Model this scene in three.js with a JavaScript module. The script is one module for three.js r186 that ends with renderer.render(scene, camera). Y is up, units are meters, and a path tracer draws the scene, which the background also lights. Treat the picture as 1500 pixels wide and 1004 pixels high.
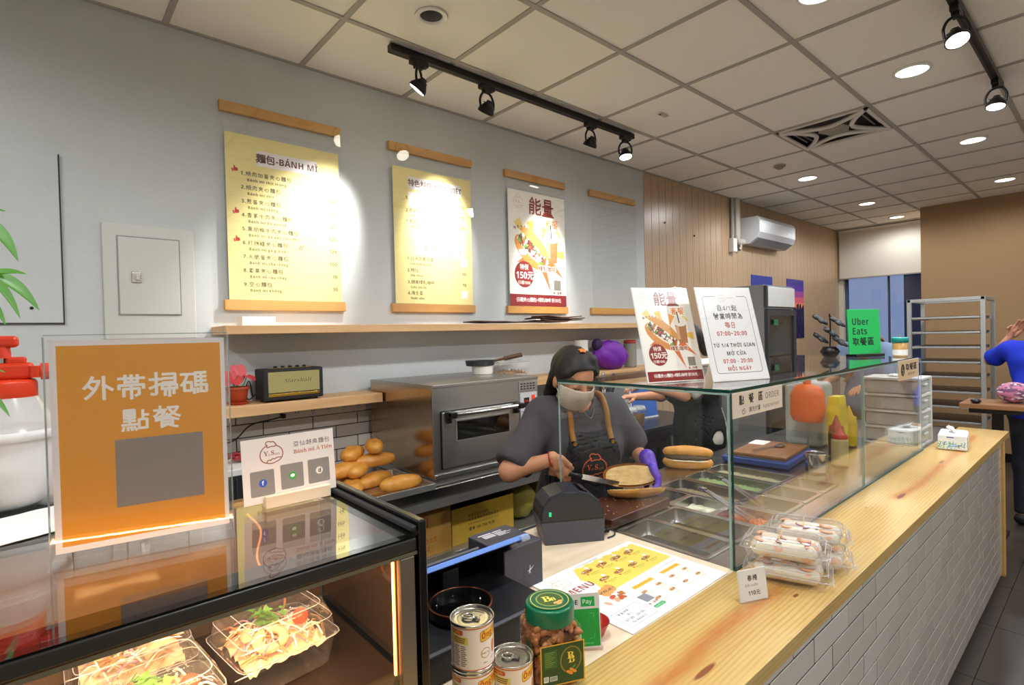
import * as THREE from 'three';
import { RoundedBoxGeometry } from 'three/addons/geometries/RoundedBoxGeometry.js';
import { mergeGeometries } from 'three/addons/utils/BufferGeometryUtils.js';
import { RectAreaLightUniformsLib } from 'three/addons/lights/RectAreaLightUniformsLib.js';
import { ImprovedNoise } from 'three/addons/math/ImprovedNoise.js';

// ---------- camera, lights, exposure ----------
const scene = new THREE.Scene();
const W = 1500, H = 1004, FOCAL = 789.75, EYE = new THREE.Vector3(0, 1.58, 2.86);
const YAW = THREE.MathUtils.degToRad(41.305), PITCH = THREE.MathUtils.degToRad(-0.821), ROLL = THREE.MathUtils.degToRad(-1.404);
const camera = new THREE.PerspectiveCamera(2 * Math.atan(H / 2 / FOCAL) * 180 / Math.PI, W / H, 0.05, 60);
const FWD = new THREE.Vector3(Math.sin(YAW) * Math.cos(PITCH), Math.sin(PITCH), -Math.cos(YAW) * Math.cos(PITCH));
const RT0 = new THREE.Vector3(Math.cos(YAW), 0, Math.sin(YAW)), UP0 = new THREE.Vector3().crossVectors(RT0, FWD);
const RIGHT = RT0.clone().multiplyScalar(Math.cos(ROLL)).addScaledVector(UP0, Math.sin(ROLL));
const UP = RT0.clone().multiplyScalar(-Math.sin(ROLL)).addScaledVector(UP0, Math.cos(ROLL));
camera.position.copy(EYE);
camera.quaternion.setFromRotationMatrix(new THREE.Matrix4().makeBasis(RIGHT, UP, FWD.clone().negate()));
// a photo pixel meets the plane axis = value: the point in metres
function at(u, v, axis, value) {
  const d = FWD.clone().addScaledVector(RIGHT, (u - W / 2) / FOCAL).addScaledVector(UP, -(v - H / 2) / FOCAL);
  return EYE.clone().addScaledVector(d, (value - EYE[axis]) / d[axis]);
}
scene.background = new THREE.Color().setRGB(0.20, 0.27, 0.46);       // blue dusk outside the far window
const renderer = new THREE.WebGLRenderer({ antialias: true });
renderer.toneMapping = THREE.LinearToneMapping;
renderer.toneMappingExposure = 1.0;
renderer.shadowMap.enabled = true;
RectAreaLightUniformsLib.init();
const WARM = new THREE.Color(1, 0.985, 0.94), NEUTRAL = new THREE.Color(0.95, 0.985, 1.02);
const DOWNLIGHT = 7.2, SPOT = 15;                                       // candela-like strengths of one fitting
const CEIL = 3.02, LEDGE = 0.903, DESK = 0.903, TABLE = 0.86;

// ---------- helpers ----------
let seed = 7;
const rnd = (a = 1, b) => { seed = (seed * 1664525 + 1013904223) >>> 0; const t = seed / 4294967296; return b === undefined ? t * a : a + t * (b - a); };
const perlin = new ImprovedNoise(), noise = (x, y = 0, z = 0) => perlin.noise(x + 13.7, y + 5.3, z + 9.1);
const V = (x, y, z) => new THREE.Vector3(x, y, z);
const used = {};
function numbered(n) { const k = used[n] = (used[n] ?? -1) + 1; return k ? n + '_' + String(k).padStart(3, '0') : n; }
function shade(o) { o.castShadow = o.receiveShadow = true; return o; }
function thing(name, label, category, [x, y, z] = [0, 0, 0], turn = 0, group) {
  const o = new THREE.Group(); o.name = numbered(name); o.position.set(x, y, z); o.rotation.y = turn;
  o.userData = { label, category }; if (group) o.userData.group = group;
  scene.add(o); return o;
}
function part(parent, name, geo, material, [x, y, z] = [0, 0, 0], [rx, ry, rz] = [0, 0, 0]) {
  const m = shade(new THREE.Mesh(Array.isArray(geo) ? join(geo) : geo, material)); m.name = name; m.position.set(x, y, z); m.rotation.set(rx, ry, rz); parent.add(m); return m;
}
function solo(name, label, category, geo, material, pos = [0, 0, 0], turn = 0, group) {
  const m = part(scene, numbered(name), geo, material, pos, [0, turn, 0]); m.userData = { label, category }; if (group) m.userData.group = group; return m;
}
function structure(name, geo, material) { const m = part(scene, name, geo, material); m.userData = { kind: 'structure' }; return m; }
function copy(src, pos, turn, label, group) {
  const c = src.clone(); c.name = numbered(src.name.replace(/_\d+$/, '')); c.userData = { ...src.userData }; c.position.set(...pos); c.rotation.y = turn;
  if (label) c.userData.label = label; if (group) c.userData.group = group;
  scene.add(c); return c;
}
const clean = (g) => { const q = g.index ? g.toNonIndexed() : g; for (const k of Object.keys(q.attributes)) if (!['position', 'normal', 'uv'].includes(k)) q.deleteAttribute(k); if (!q.attributes.uv) q.setAttribute('uv', new THREE.BufferAttribute(new Float32Array(q.attributes.position.count * 2), 2)); q.morphAttributes = {}; return q; };
const join = (list) => mergeGeometries(list.map(clean));
const box = (w, h, d, x = 0, y = 0, z = 0) => new THREE.BoxGeometry(w, h, d).translate(x, y, z);
const rbox = (w, h, d, r, x = 0, y = 0, z = 0, s = 2) => new RoundedBoxGeometry(w, h, d, s, r).translate(x, y, z);
const span = (x0, x1, y0, y1, z0, z1) => box(x1 - x0, y1 - y0, z1 - z0, (x0 + x1) / 2, (y0 + y1) / 2, (z0 + z1) / 2);
const rspan = (x0, x1, y0, y1, z0, z1, r) => rbox(x1 - x0, y1 - y0, z1 - z0, r, (x0 + x1) / 2, (y0 + y1) / 2, (z0 + z1) / 2);
const cyl = (r0, r1, h, x = 0, y = 0, z = 0, n = 32) => new THREE.CylinderGeometry(r0, r1, h, n).translate(x, y, z);
const lathe = (pts, n = 48) => new THREE.LatheGeometry(pts.map(([r, y]) => new THREE.Vector2(r, y)), n);
const ball = (rx, ry, rz, x = 0, y = 0, z = 0, n = 20) => new THREE.SphereGeometry(1, n, Math.round(n * 0.7)).scale(rx, ry, rz).translate(x, y, z);
const tube = (pts, r, n = 24, sides = 8, closed = false) => new THREE.TubeGeometry(new THREE.CatmullRomCurve3(pts.map((p) => V(...p)), closed), n, r, sides, closed);
const bar = (a, b, r, n = 10) => { const A = V(...a), B = V(...b), d = B.clone().sub(A); return new THREE.CylinderGeometry(r, r, d.length(), n).applyQuaternion(new THREE.Quaternion().setFromUnitVectors(V(0, 1, 0), d.normalize())).translate((A.x + B.x) / 2, (A.y + B.y) / 2, (A.z + B.z) / 2); };
function extrude(pts, depth, bevel = 0) { const s = new THREE.Shape(pts.map(([x, y]) => new THREE.Vector2(x, y))); return new THREE.ExtrudeGeometry(s, { depth, bevelEnabled: bevel > 0, bevelSize: bevel, bevelThickness: bevel, bevelSegments: 2, curveSegments: 12 }); }
function roundRect(w, h, r) { const s = new THREE.Shape(), x = -w / 2, y = -h / 2; s.moveTo(x + r, y); s.lineTo(x + w - r, y); s.quadraticCurveTo(x + w, y, x + w, y + r); s.lineTo(x + w, y + h - r); s.quadraticCurveTo(x + w, y + h, x + w - r, y + h); s.lineTo(x + r, y + h); s.quadraticCurveTo(x, y + h, x, y + h - r); s.lineTo(x, y + r); s.quadraticCurveTo(x, y, x + r, y); return s; }
// uv in metres from the dominant side of each face; grain runs along the axis named
function uvMetres(g, along = 'x', shift = 0) {
  const q = clean(g), p = q.attributes.position, n = q.attributes.normal, uv = q.attributes.uv;
  for (let i = 0; i < p.count; i++) {
    const c = { x: p.getX(i), y: p.getY(i), z: p.getZ(i) }, a = { x: Math.abs(n.getX(i)), y: Math.abs(n.getY(i)), z: Math.abs(n.getZ(i)) };
    const rest = ['x', 'y', 'z'].filter((k) => k !== along), flat = a[along] > 0.8, k = a[rest[0]] > a[rest[1]] ? rest[1] : rest[0];
    uv.setXY(i, (flat ? c[rest[0]] : c[along]) + shift, (flat ? c[rest[1]] : c[k]) + shift * 0.37 + (k === rest[0] ? 0 : 0.13));
  }
  return q;
}
function bend(g, f) { const p = g.attributes.position, v = V(); for (let i = 0; i < p.count; i++) { v.fromBufferAttribute(p, i); f(v); p.setXYZ(i, v.x, v.y, v.z); } g.computeVertexNormals(); return g; }
function canvas(w, h, draw) { const c = document.createElement('canvas'); c.width = w; c.height = h; draw(c.getContext('2d'), w, h); const t = new THREE.CanvasTexture(c); t.colorSpace = THREE.SRGBColorSpace; t.anisotropy = 8; return t; }
function field(w, h, f, color = true) {   // computed texture: f(u, v) gives [r, g, b] in sRGB 0..255 or one grey value
  const d = new Uint8Array(w * h * 4);
  for (let y = 0; y < h; y++) for (let x = 0; x < w; x++) { const c = f(x / w, y / h), o = (y * w + x) * 4; for (let k = 0; k < 3; k++) d[o + k] = Math.max(0, Math.min(255, c.length ? c[k] : c)); d[o + 3] = 255; }
  const t = new THREE.DataTexture(d, w, h); t.magFilter = THREE.LinearFilter; t.minFilter = THREE.LinearMipmapLinearFilter; t.generateMipmaps = true; t.wrapS = t.wrapT = THREE.RepeatWrapping; if (color) t.colorSpace = THREE.SRGBColorSpace; t.needsUpdate = true; return t;
}
const fbm = (x, y, z = 0, o = 4) => { let s = 0, a = 0.5; for (let i = 0; i < o; i++, a /= 2, x *= 2.03, y *= 2.03) s += a * noise(x, y, z + i * 3.1); return s; };
const tiled = (u, v, n, z = 0) => { const a = u * n, b = v * n; return (1 - u) * (1 - v) * fbm(a, b, z) + u * (1 - v) * fbm(a - n, b, z) + (1 - u) * v * fbm(a, b - n, z) + u * v * fbm(a - n, b - n, z); };
const mix = (a, b, t) => a.map((x, i) => x + (b[i] - x) * t);
const std = (color, roughness = 0.5, more = {}) => new THREE.MeshPhysicalMaterial({ color, roughness, ...more });
// smooth surface of a distance function (surface nets)
function surface(sdf, lo, hi, cell) {
  const n = [0, 1, 2].map((k) => Math.ceil((hi[k] - lo[k]) / cell) + 1), [nx, ny, nz] = n, f = new Float32Array(nx * ny * nz), id = (i, j, k) => (k * ny + j) * nx + i;
  for (let k = 0; k < nz; k++) for (let j = 0; j < ny; j++) for (let i = 0; i < nx; i++) f[id(i, j, k)] = sdf(lo[0] + i * cell, lo[1] + j * cell, lo[2] + k * cell);
  const pos = [], vert = new Int32Array(nx * ny * nz).fill(-1), idx = [], corner = [[0, 0, 0], [1, 0, 0], [0, 1, 0], [1, 1, 0], [0, 0, 1], [1, 0, 1], [0, 1, 1], [1, 1, 1]];
  const edges = []; for (let a = 0; a < 8; a++) for (let b = a + 1; b < 8; b++) if ([1, 2, 4].includes(a ^ b)) edges.push([a, b]);
  for (let k = 0; k < nz - 1; k++) for (let j = 0; j < ny - 1; j++) for (let i = 0; i < nx - 1; i++) {
    let s = 0, c = [0, 0, 0];
    const val = corner.map(([x, y, z]) => f[id(i + x, j + y, k + z)]);
    for (const [a, b] of edges) if (val[a] < 0 !== val[b] < 0) { const t = val[a] / (val[a] - val[b]); s++; for (let q = 0; q < 3; q++) c[q] += corner[a][q] + t * (corner[b][q] - corner[a][q]); }
    if (s) { vert[id(i, j, k)] = pos.length / 3; pos.push(lo[0] + (i + c[0] / s) * cell, lo[1] + (j + c[1] / s) * cell, lo[2] + (k + c[2] / s) * cell); }
  }
  const quad = (a, b, c, d, flip) => { if (a < 0 || b < 0 || c < 0 || d < 0) return; if (flip) idx.push(a, c, b, a, d, c); else idx.push(a, b, c, a, c, d); };
  for (let k = 1; k < nz - 1; k++) for (let j = 1; j < ny - 1; j++) for (let i = 1; i < nx - 1; i++) {
    const o = f[id(i, j, k)] < 0;
    if (o !== f[id(i + 1, j, k)] < 0) quad(vert[id(i, j - 1, k - 1)], vert[id(i, j, k - 1)], vert[id(i, j, k)], vert[id(i, j - 1, k)], !o);
    if (o !== f[id(i, j + 1, k)] < 0) quad(vert[id(i - 1, j, k - 1)], vert[id(i - 1, j, k)], vert[id(i, j, k)], vert[id(i, j, k - 1)], !o);
    if (o !== f[id(i, j, k + 1)] < 0) quad(vert[id(i - 1, j - 1, k)], vert[id(i, j - 1, k)], vert[id(i, j, k)], vert[id(i - 1, j, k)], !o);
  }
  const g = new THREE.BufferGeometry(); g.setAttribute('position', new THREE.Float32BufferAttribute(pos, 3)); g.setIndex(idx); g.computeVertexNormals(); return g;
}
const cap = (a, b, ra, rb) => { const ax = a[0], ay = a[1], az = a[2], dx = b[0] - ax, dy = b[1] - ay, dz = b[2] - az, l = dx * dx + dy * dy + dz * dz || 1e-9; return (x, y, z) => { const px = x - ax, py = y - ay, pz = z - az, t = Math.max(0, Math.min(1, (px * dx + py * dy + pz * dz) / l)), ex = px - t * dx, ey = py - t * dy, ez = pz - t * dz; return Math.sqrt(ex * ex + ey * ey + ez * ez) - ra - (rb - ra) * t; }; };
const ell = (c, r) => (x, y, z) => { const a = (x - c[0]) / r[0], b = (y - c[1]) / r[1], d = (z - c[2]) / r[2], k = Math.sqrt(a * a + b * b + d * d), m = Math.sqrt((a / r[0]) ** 2 + (b / r[1]) ** 2 + (d / r[2]) ** 2) || 1e-6; return k * (k - 1) / m; };
const smin = (a, b, k) => { const h = Math.max(k - Math.abs(a - b), 0) / k; return Math.min(a, b) - h * h * k / 4; };
const blend = (k, ...fs) => (x, y, z) => { let d = fs[0](x, y, z); for (let i = 1; i < fs.length; i++) d = smin(d, fs[i](x, y, z), k); return d; };
function tint(g, f) { const p = g.attributes.position, c = new Float32Array(p.count * 3); for (let i = 0; i < p.count; i++) { const q = f(p.getX(i), p.getY(i), p.getZ(i)); c.set(q, i * 3); } g.setAttribute('color', new THREE.BufferAttribute(c, 3)); return g; }
const lin = (hex) => new THREE.Color(hex).toArray();

// ---------- written characters, as strokes on a 20 by 20 grid ----------
const STROKES = {
  hand: 'M1 6H8M5 1V17Q5 19 2 18M1 13L8 10', man: 'M5 1Q4 6 1 10M4 6V19', fire: 'M4 2Q4 12 1 18M4 9L8 15M1 6L2 10M7 5L6 9', mouth: 'M1 5H6V14H1Z', walk: 'M3 2L5 5M2 8H5Q4 12 2 15M2 15Q8 19 19 18',
  run: 'M2 4H10M6 1V8M1 8H11M6 8V17M6 12H10M3 11Q3 16 1 18M3 14Q8 19 19 18', temple: 'M10 4H18M14 1V8M9 8H19M9 12H19M16 10V17Q16 19 13 18M11 14L13 16', tree: 'M1 6H7M4 1V19M4 7L1 12M4 7L7 10', water: 'M2 3L4 5M1 9L3 11M1 18L4 13',
  black: 'M4 2H16V9H4ZM7 4L8 7M13 4L12 7M10 2V14M4 11.5H16M2 14.5H18M3 17L2 19M8 17V19M12 17L13 19M16 17L18 19', divine: 'M10 2V10M10 6H17M4 10H16V18H4Z',
  '外': 'M7 2Q5 7 2 10M6 5H11Q9 13 3 18M5 9L8 12M14 2V19M14 8L19 12', '帶': 'M2 4H18M6 2V7M10 2V7M14 2V7M6 7H14M2 12V9.5H18V12M5 18V12.5H15V17L13 18M10 9.5V20',
  '掃': 'M10 2H18V9H10M10 5.5H18M9 14V11H19V14M11 19V14H17V18M14 11V20', '碼': 'M1 3H9M5 3Q4 9 1 12M3 10H8V17H3ZM11 2V13M11 2H18M11 5.5H18M11 9H18M15 2V12M11 12.5H19V17Q19 19 16 18M10 16V19M12.5 16V18.5M15 15V18',
  '餐': 'M1 4H9M5 1V4M4 5Q3 8 1 9M4 6H8Q7 9 2 11M11 2H18Q17 6 10 10M12 4Q14 8 19 10M10 8Q7 12 2 13M10 8Q13 12 18 13M10 10V11.5M6 12H14V17.5M6 12V19L10 17M6 14.5H14M6 17H14M11 17Q14 19 17 19.5',
  '能': 'M6 1L2 6H8M7 3L9 7M2 19V9H8V17Q8 19 6 19M2 12H8M2 15H8M12 2V8Q12 9 14 9H19V7M18 3L12 6M12 11V17Q12 19 14 19H19V16M18 12L12 15', '量': 'M5 1H15V7H5ZM5 4H15M2 9H18M5 11H15V16H5ZM5 13.5H15M10 11V19M3 17.5H17M1 19.5H19',
  '套': 'M2 4H18M10 1Q9 7 2 10M11 4Q14 8 18 10M6 8V14M6 8H14M6 10H13M6 12H13M2 14H18M7 14Q6 17 4 18H15M12 16L16 19', '特': 'M3 2L2 6M1 6H8M5 1V19M1 13L8 11',
  '價': 'M8 2H19M9 5H18V8H9ZM12 2V8M15 2V8M10 9.5H17V16H10ZM10 12H17M10 14H17M11 16L8 19M16 16L19 19', '元': 'M4 4H16M2 9H18M8 9Q8 16 2 18M12 9V17Q12 18.5 14 18.5H18V15',
  '燒': 'M11 3H17M14 1V6M9 6.5H19M9 11H19M11 8V11M17 8V11M12 12Q12 17 8 19M16 12V17Q16 19 19 18V16', '肉': 'M3 19V4H17V17Q17 19 14 18M10 1Q9 6 6 9M10 4L14 8M10 9Q9 13 6 15M10 12L14 16', '加': 'M1 6H9V16Q9 18 7 17M5 2Q5 12 1 18M12 6H18V17H12Z',
  '蛋': 'M3 3H16L15 5M10 3V10M10 6.5H14M6 5Q6 9 2 11M5 8Q9 10 18 11M5 12H15V15.5H5ZM10 11V18M3 18.5H16M15 17L17 19', '夾': 'M2 5H18M10 1V10Q8 16 2 19M10 10Q12 16 18 19M6 7Q6 10 3 12M6 8L8 11M14 7Q14 10 12 12M14 8L17 11',
  '心': 'M3 9L2 14M7 7V15Q7 18 11 18H14Q16 18 16 14M10 5L12 9M16 7L19 12', '麵': 'M2 3H10M6 1V8M2 8H10M3 5L4 7M9 5L8 7M5 9Q4 13 1 15M4 11H9Q7 16 2 19M4 13Q8 18 11 19M11 2H19M15 2L14 5M11.5 5H19V18H11.5ZM14 5V18M16.5 5V18M14 9H16.5M14 13H16.5',
  '包': 'M6 1Q5 5 2 8M5 4H17V12Q17 14 14 13M4 8H12V12H4M4 8V16Q4 18.5 7 18.5H17V15', '煉': 'M9 3H19M14 1V19M11 6H17V12H11ZM11 9H17M14 12Q12 16 9 17M14 12Q16 16 19 17', '乳': 'M9 2L2 4M2 5L3 7M5 5V7M9 4L8 7M2 9H9L6 12V18L4 18M1 14H10M13 2V16Q13 18 15 18H19V14',
  '啡': 'M11 2V18M8 5H11M8 9H11M8 13H11M15 2V18M15 5H19M15 9H19M15 13H19', '任': 'M17 2L9 4M8 10H19M14 3V17M9 17H18', '選': 'M8 2H12V4.5H8V7H12M14 2H18V4.5H14V7H18M8 10H18M11 8V13M15 8V13M7 13H19M10 14L8 16M15 14L18 16', '折': 'M17 2L11 4V10Q11 15 9 18M11 9H19M15 9V19',
  '自': 'M10 1L9 4M4 4H16V18H4ZM4 9H16M4 13.5H16', '起': 'M12 4H18V9H12V14Q12 15 14 15H18V12', '營': 'M5 1Q5 5 2 6M5 3L8 6M2 2L3 4M15 1Q15 5 12 6M15 3L18 6M2 10V7.5H18V10M6 9H14V12H6ZM9 12L8 14M5 14H15V19H5Z',
  '業': 'M8 1V6M12 1V6M4 2L5 5M16 2L15 5M2 6H18M6 7L8 9M14 7L12 9M4 10H16M5 12.5H15M2 15H18M10 10V20M9 15Q6 18 2 19M11 15Q14 18 18 19', '時': 'M1 4H7V16H1ZM1 10H7', '間': 'M2 19V2H8V8H2M2 5H8M18 19V2H12V8H18M12 5H18M7 10H13V17H7ZM7 13.5H13',
  '為': 'M6 1L8 4M3 5H13Q8 13 2 15M10 5V8M8 8.5H15L14 12M7 12H17V17Q16 19 13 18M4 16V18M8 15V17M11 15V17', '每': 'M6 1Q5 4 2 6M4 3H17M6 6H16L15 17Q14 19 11 18M6 6L4 15H18M1 10.5H19M10 8V9M10 12V14', '日': 'M5 3H15V18H5ZM5 10.5H15',
  '區': 'M18 2H2V18H18M7 4H14V8H7ZM4.5 10H9V15H4.5ZM12 10H16.5V15H12Z', '請': 'M4 1L5 3M1 4H8M2 7H7M2 10H7M2 13H7V18H2ZM10 3H18M14 1V9M11 6H17M9 9H19M11 19V11H17V18M11 13.5H17M11 16H17', '先': 'M6 2L3 7M4 5H16M10 1V10M2 10H18M8 10Q8 16 2 18M12 10V17Q12 18.5 14 18.5H18V15',
  '付': 'M8 6H19M15 1V17Q15 19 12 18M9 10L11 13', '費': 'M4 2H16V5H4V8H17L16 10M8 1V7L4 10M12 1V10M5 11H15V17H5ZM5 13H15M5 15H15M6 17L3 19M14 17L17 19', '取': 'M1 3H10M3 3V15M8 3V19M3 7H8M3 11H8M1 15L10 14M11 5H18Q16 13 10 18M12 7Q14 14 19 18',
  '春': 'M4 3H16M5 6H15M2 9H18M10 1Q9 10 2 14M11 9Q14 13 18 14M6 12H14V19H6ZM6 15.5H14', '捲': 'M11 2L12 4M17 2L16 4M10 5H18M9 8.5H19M14 2Q13 9 9 12M15 8Q17 11 19 12M11 12H17V15H11V18Q11 19 13 19H18V17',
  '煎': 'M6 1L7 3M14 1L13 3M2 4H18M4 14V6H9V13M4 8.5H9M4 11H9M12 6V11M16 5V12L14 13M3 16L2 19M8 16V19M12 16L13 19M16 16L18 19', '香': 'M14 1L5 3M2 5H18M10 2V11M10 5Q7 9 2 11M10 5Q13 9 18 11M5 12H15V19H5ZM5 15.5H15',
  '茅': 'M2 4H18M7 1V6M13 1V6M4 8H15L10 11M6 10L11 12M2 13H17L15 15M10 13V18Q10 19 7 18M9 14Q7 17 3 18', '牛': 'M5 3L3 8M4 7H17M1 12H19M10 1V20', '胡': 'M1 6H9M5 1V10M2 10H8V17H2ZM12 2H18V17Q18 19 15 18M12 2V12Q12 16 10 19M12 7H18M12 12H18',
  '椒': 'M10 1V8M10 4H13M8 8H13M10 8V18M9 12L8 15M12 12L13 14M13 5H19Q17 13 13 18M14 8Q15 14 19 18', '打': 'M10 4H19M15 4V17Q15 19 12 18', '拋': 'M12 2Q12 12 9 17M9 6H14V15Q14 17 17 17H19V14M16 4V12M14 8H19V12',
  '雞': 'M5 1L1 3M1 5L2 7M4 5L5 7M9 4L7 7M5 7L2 10H8M5 9L2 12M1 14H10M5 12Q5 17 1 19M6 14L10 19M13 1Q12 5 10 7M12 5V19M15 2L16 4M12 5H19M12 9.5H18M12 14H18M12 18H19M15.5 5V18', '火': 'M10 2Q10 13 3 18M10 10Q12 15 18 18M5 6L4 11M15 6L13 10',
  '腿': 'M2 3H7V17Q7 19 5 18M2 3V12Q2 16 1 19M2 7H7M2 12H7M10 2H16V9H10ZM10 5.5H16M10 9V15M13 9L18 14M8 16L10 13M9 16Q12 19 19 18', '素': 'M3 3H17M5 6H15M2 9H18M10 1V9M9 9L5 13H12L5 15M4 16H15M10 14V20M6 17L4 19M13 17L16 19',
  '菜': 'M2 4H18M7 1V6M13 1V6M15 7L4 8M5 9L6 11M10 9V11M15 9L13 11M2 13H18M10 11V20M10 13L4 18M10 13L17 18', '空': 'M10 1V3M2 7V4H18V7M7 6Q7 9 3 10M12 6V9H17M5 12H15M10 12V18M2 18.5H18', '色': 'M7 1Q5 5 2 7M6 3H13L11 7M4 7H16V12H4M10 7V12M4 7V16Q4 18.5 7 18.5H17V15',
  '料': 'M5 1V19M1 8H10M2 3L3 6M9 3L7 6M5 9L1 15M5 9L9 13M12 4L14 6M11 9L13 11M10 14L19 12M16 1V19', '理': 'M1 4H8M4.5 4V15M1 9.5H8M1 16L8 14M10 2H18V10H10ZM10 6H18M14 2V18M10 14H18M9 18H19', '甜': 'M8 2L2 4M1 7H10M5 3V11M2 11H8V17H2ZM11 5H19M13 2V17M17.5 2V17M13 10H17M13 17H17',
  '白': 'M10 1L8 5M4 5H16V18H4ZM4 11.5H16', '木': 'M2 7H18M10 2V19M10 7Q7 13 2 16M10 7Q13 13 18 16', '耳': 'M2 3H18M6 3V16M14 3V19M6 7H14M6 11H14M2 16H18', '生': 'M5 2L3 8M4 6H17M10 1V18M4 12H16M2 18H18', '亞': 'M2 3H18M7 3V7H3V13H7V18M13 3V7H17V13H13V18M2 18H18M7 7H13M7 13H13',
  '仙': 'M14 2V17M9 7V17H19V7', '越': 'M12 5H19M12 5V13L15 11M15 2Q16 11 19 14V11M18 7Q17 11 14 14M17 2L18 4', '南': 'M3 4H17M10 1V7M3 19V7H17V17L15 18M7 9L8 11M13 9L12 11M6 11.5H14M5 14.5H15M10 11V18', '線': 'M5 1L2 5H6L2 10H8M7 7L9 11M5 10V19M2 13L1 17M7 13L9 16M14 1L13 3M11 3H17V9H11ZM11 6H17M14 9V18L12 18M9 12H12Q12 16 9 18M18 11L15 13L19 18',
  '上': 'M10 2V18M10 9H17M2 18H18', '茶': 'M2 4H18M7 1V6M13 1V6M10 6Q7 10 2 12M10 6Q13 10 18 12M4 14H16M10 11V20M9 15L5 18M11 15L16 18', '限': 'M2 2V19M2 2H7L5 8Q9 11 5 14M10 2H17V9H10ZM10 5.5H17M10 9V18L13 16M17 10L13 13M12 10Q14 16 19 18',
};
const ALSO = { '掃': ['hand'], '特': ['temple'], '時': ['temple'], '價': ['man'], '任': ['man'], '付': ['man'], '仙': ['man'], '燒': ['fire'], '煉': ['fire'], '啡': ['mouth'], '選': ['walk'], '折': ['hand'], '捲': ['hand'], '打': ['hand'], '拋': ['hand'], '起': ['run'], '越': ['run'], '椒': ['tree'] };
const SPLIT = { '點': [['black', 0, 0, 0.58, 1], ['divine', 10.6, 1, 0.47, 0.95]], '咖': [['mouth', 0, 0, 1, 1], ['加', 6.5, 0, 0.66, 1]], '黑': [['black', 0, 0, 1, 1]], '海': [['water', 0, 0, 1, 1], ['每', 5, 0, 0.74, 1]] };
const INK = {};
function ink(ch) {
  if (INK[ch]) return INK[ch];
  const p = new Path2D(), put = (n, x, y, sx, sy) => p.addPath(new Path2D(STROKES[n]), new DOMMatrix([sx, 0, 0, sy, x, y]));
  if (SPLIT[ch]) for (const s of SPLIT[ch]) put(...s); else { put(ch, 0, 0, 1, 1); for (const n of ALSO[ch] ?? []) put(n, 0, 0, 1, 1); }
  return INK[ch] = p;
}
// Vietnamese letters: the plain letter and its marks drawn above, beside or below it
function accented(c, ch, x, y, size, color, bold) {
  const [base, ...marks] = ch.normalize('NFD'), w = c.measureText(base).width, up = base === base.toUpperCase() ? 0.16 : 0.34; let top = y + size * up;
  c.fillText(base, x, y + size * 0.9); c.save(); c.translate(x + w / 2, 0); c.strokeStyle = color; c.lineWidth = size * (bold ? 0.08 : 0.055); c.lineCap = 'round';
  const s = size * 0.13, line = (...p) => { c.beginPath(); p.forEach(([a, b], i) => (i ? c.lineTo(a * s, top + b * s) : c.moveTo(a * s, top + b * s))); c.stroke(); };
  for (const m of marks) { const k = m.codePointAt(0); if (k === 0x302) { line([-1.3, -0.2], [0, -1.2], [1.3, -0.2]); top -= s * 1.2; } else if (k === 0x306) { line([-1.2, -1], [-0.5, -0.3], [0.5, -0.3], [1.2, -1]); top -= s * 1.2; } else if (k === 0x300) line([-0.8, -1.4], [0.4, -0.4]); else if (k === 0x301) line([0.8, -1.4], [-0.4, -0.4]); else if (k === 0x309) line([-0.5, -1.5], [0.5, -1.5], [0.5, -0.9], [0, -0.4]); else if (k === 0x303) line([-1.2, -0.4], [-0.5, -1], [0.5, -0.5], [1.2, -1]); else if (k === 0x323) { c.beginPath(); c.arc(0, y + size * 1.04, size * 0.055, 0, 7); c.fillStyle = color; c.fill(); } else if (k === 0x31b) { const t0 = top; top = y + size * (up + 0.1); line([w / 2 / s - 0.6, 0.2], [w / 2 / s + 0.3, -0.2], [w / 2 / s + 0.5, -0.9]); top = t0; } }
  c.restore(); c.fillStyle = color;
}
// writes a line of mixed script; x, y is its left top; returns the width
function write(c, text, x, y, size, color, weight = 0.1, { font = 'sans-serif', bold = true, gap = 0.06, align = 'left', outline } = {}) {
  const widthOf = (ch) => STROKES[ch] || SPLIT[ch] ? size * (1 + gap) : (c.font = (bold ? 'bold ' : '') + size + 'px ' + font, c.measureText(ch.normalize('NFD')[0]).width + size * gap * 0.5);
  const total = [...text].reduce((s, ch) => s + widthOf(ch), 0);
  if (align === 'center') x -= total / 2; if (align === 'right') x -= total;
  c.lineCap = 'square'; c.lineJoin = 'round';
  for (const ch of text) {
    const w = widthOf(ch);
    if (STROKES[ch] || SPLIT[ch]) {
      c.save(); c.translate(x, y); c.scale(size / 20, size / 20);
      if (outline) { c.strokeStyle = outline; c.lineWidth = weight * 20 + 4; c.stroke(ink(ch)); }
      c.strokeStyle = color; c.lineWidth = weight * 20; c.stroke(ink(ch)); c.restore();
    } else {
      c.font = (bold ? 'bold ' : '') + size + 'px ' + font; c.textBaseline = 'alphabetic';
      if (outline) { c.strokeStyle = outline; c.lineWidth = size * 0.2; c.strokeText(ch, x, y + size * 0.9); }
      c.fillStyle = color; if (/[\u1ea0-\u1ef9\u01a0\u01a1\u01af\u01b0]/.test(ch)) accented(c, ch, x, y, size, color, bold); else c.fillText(ch, x, y + size * 0.9);
    }
    x += w;
  }
  return total;
}
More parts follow.
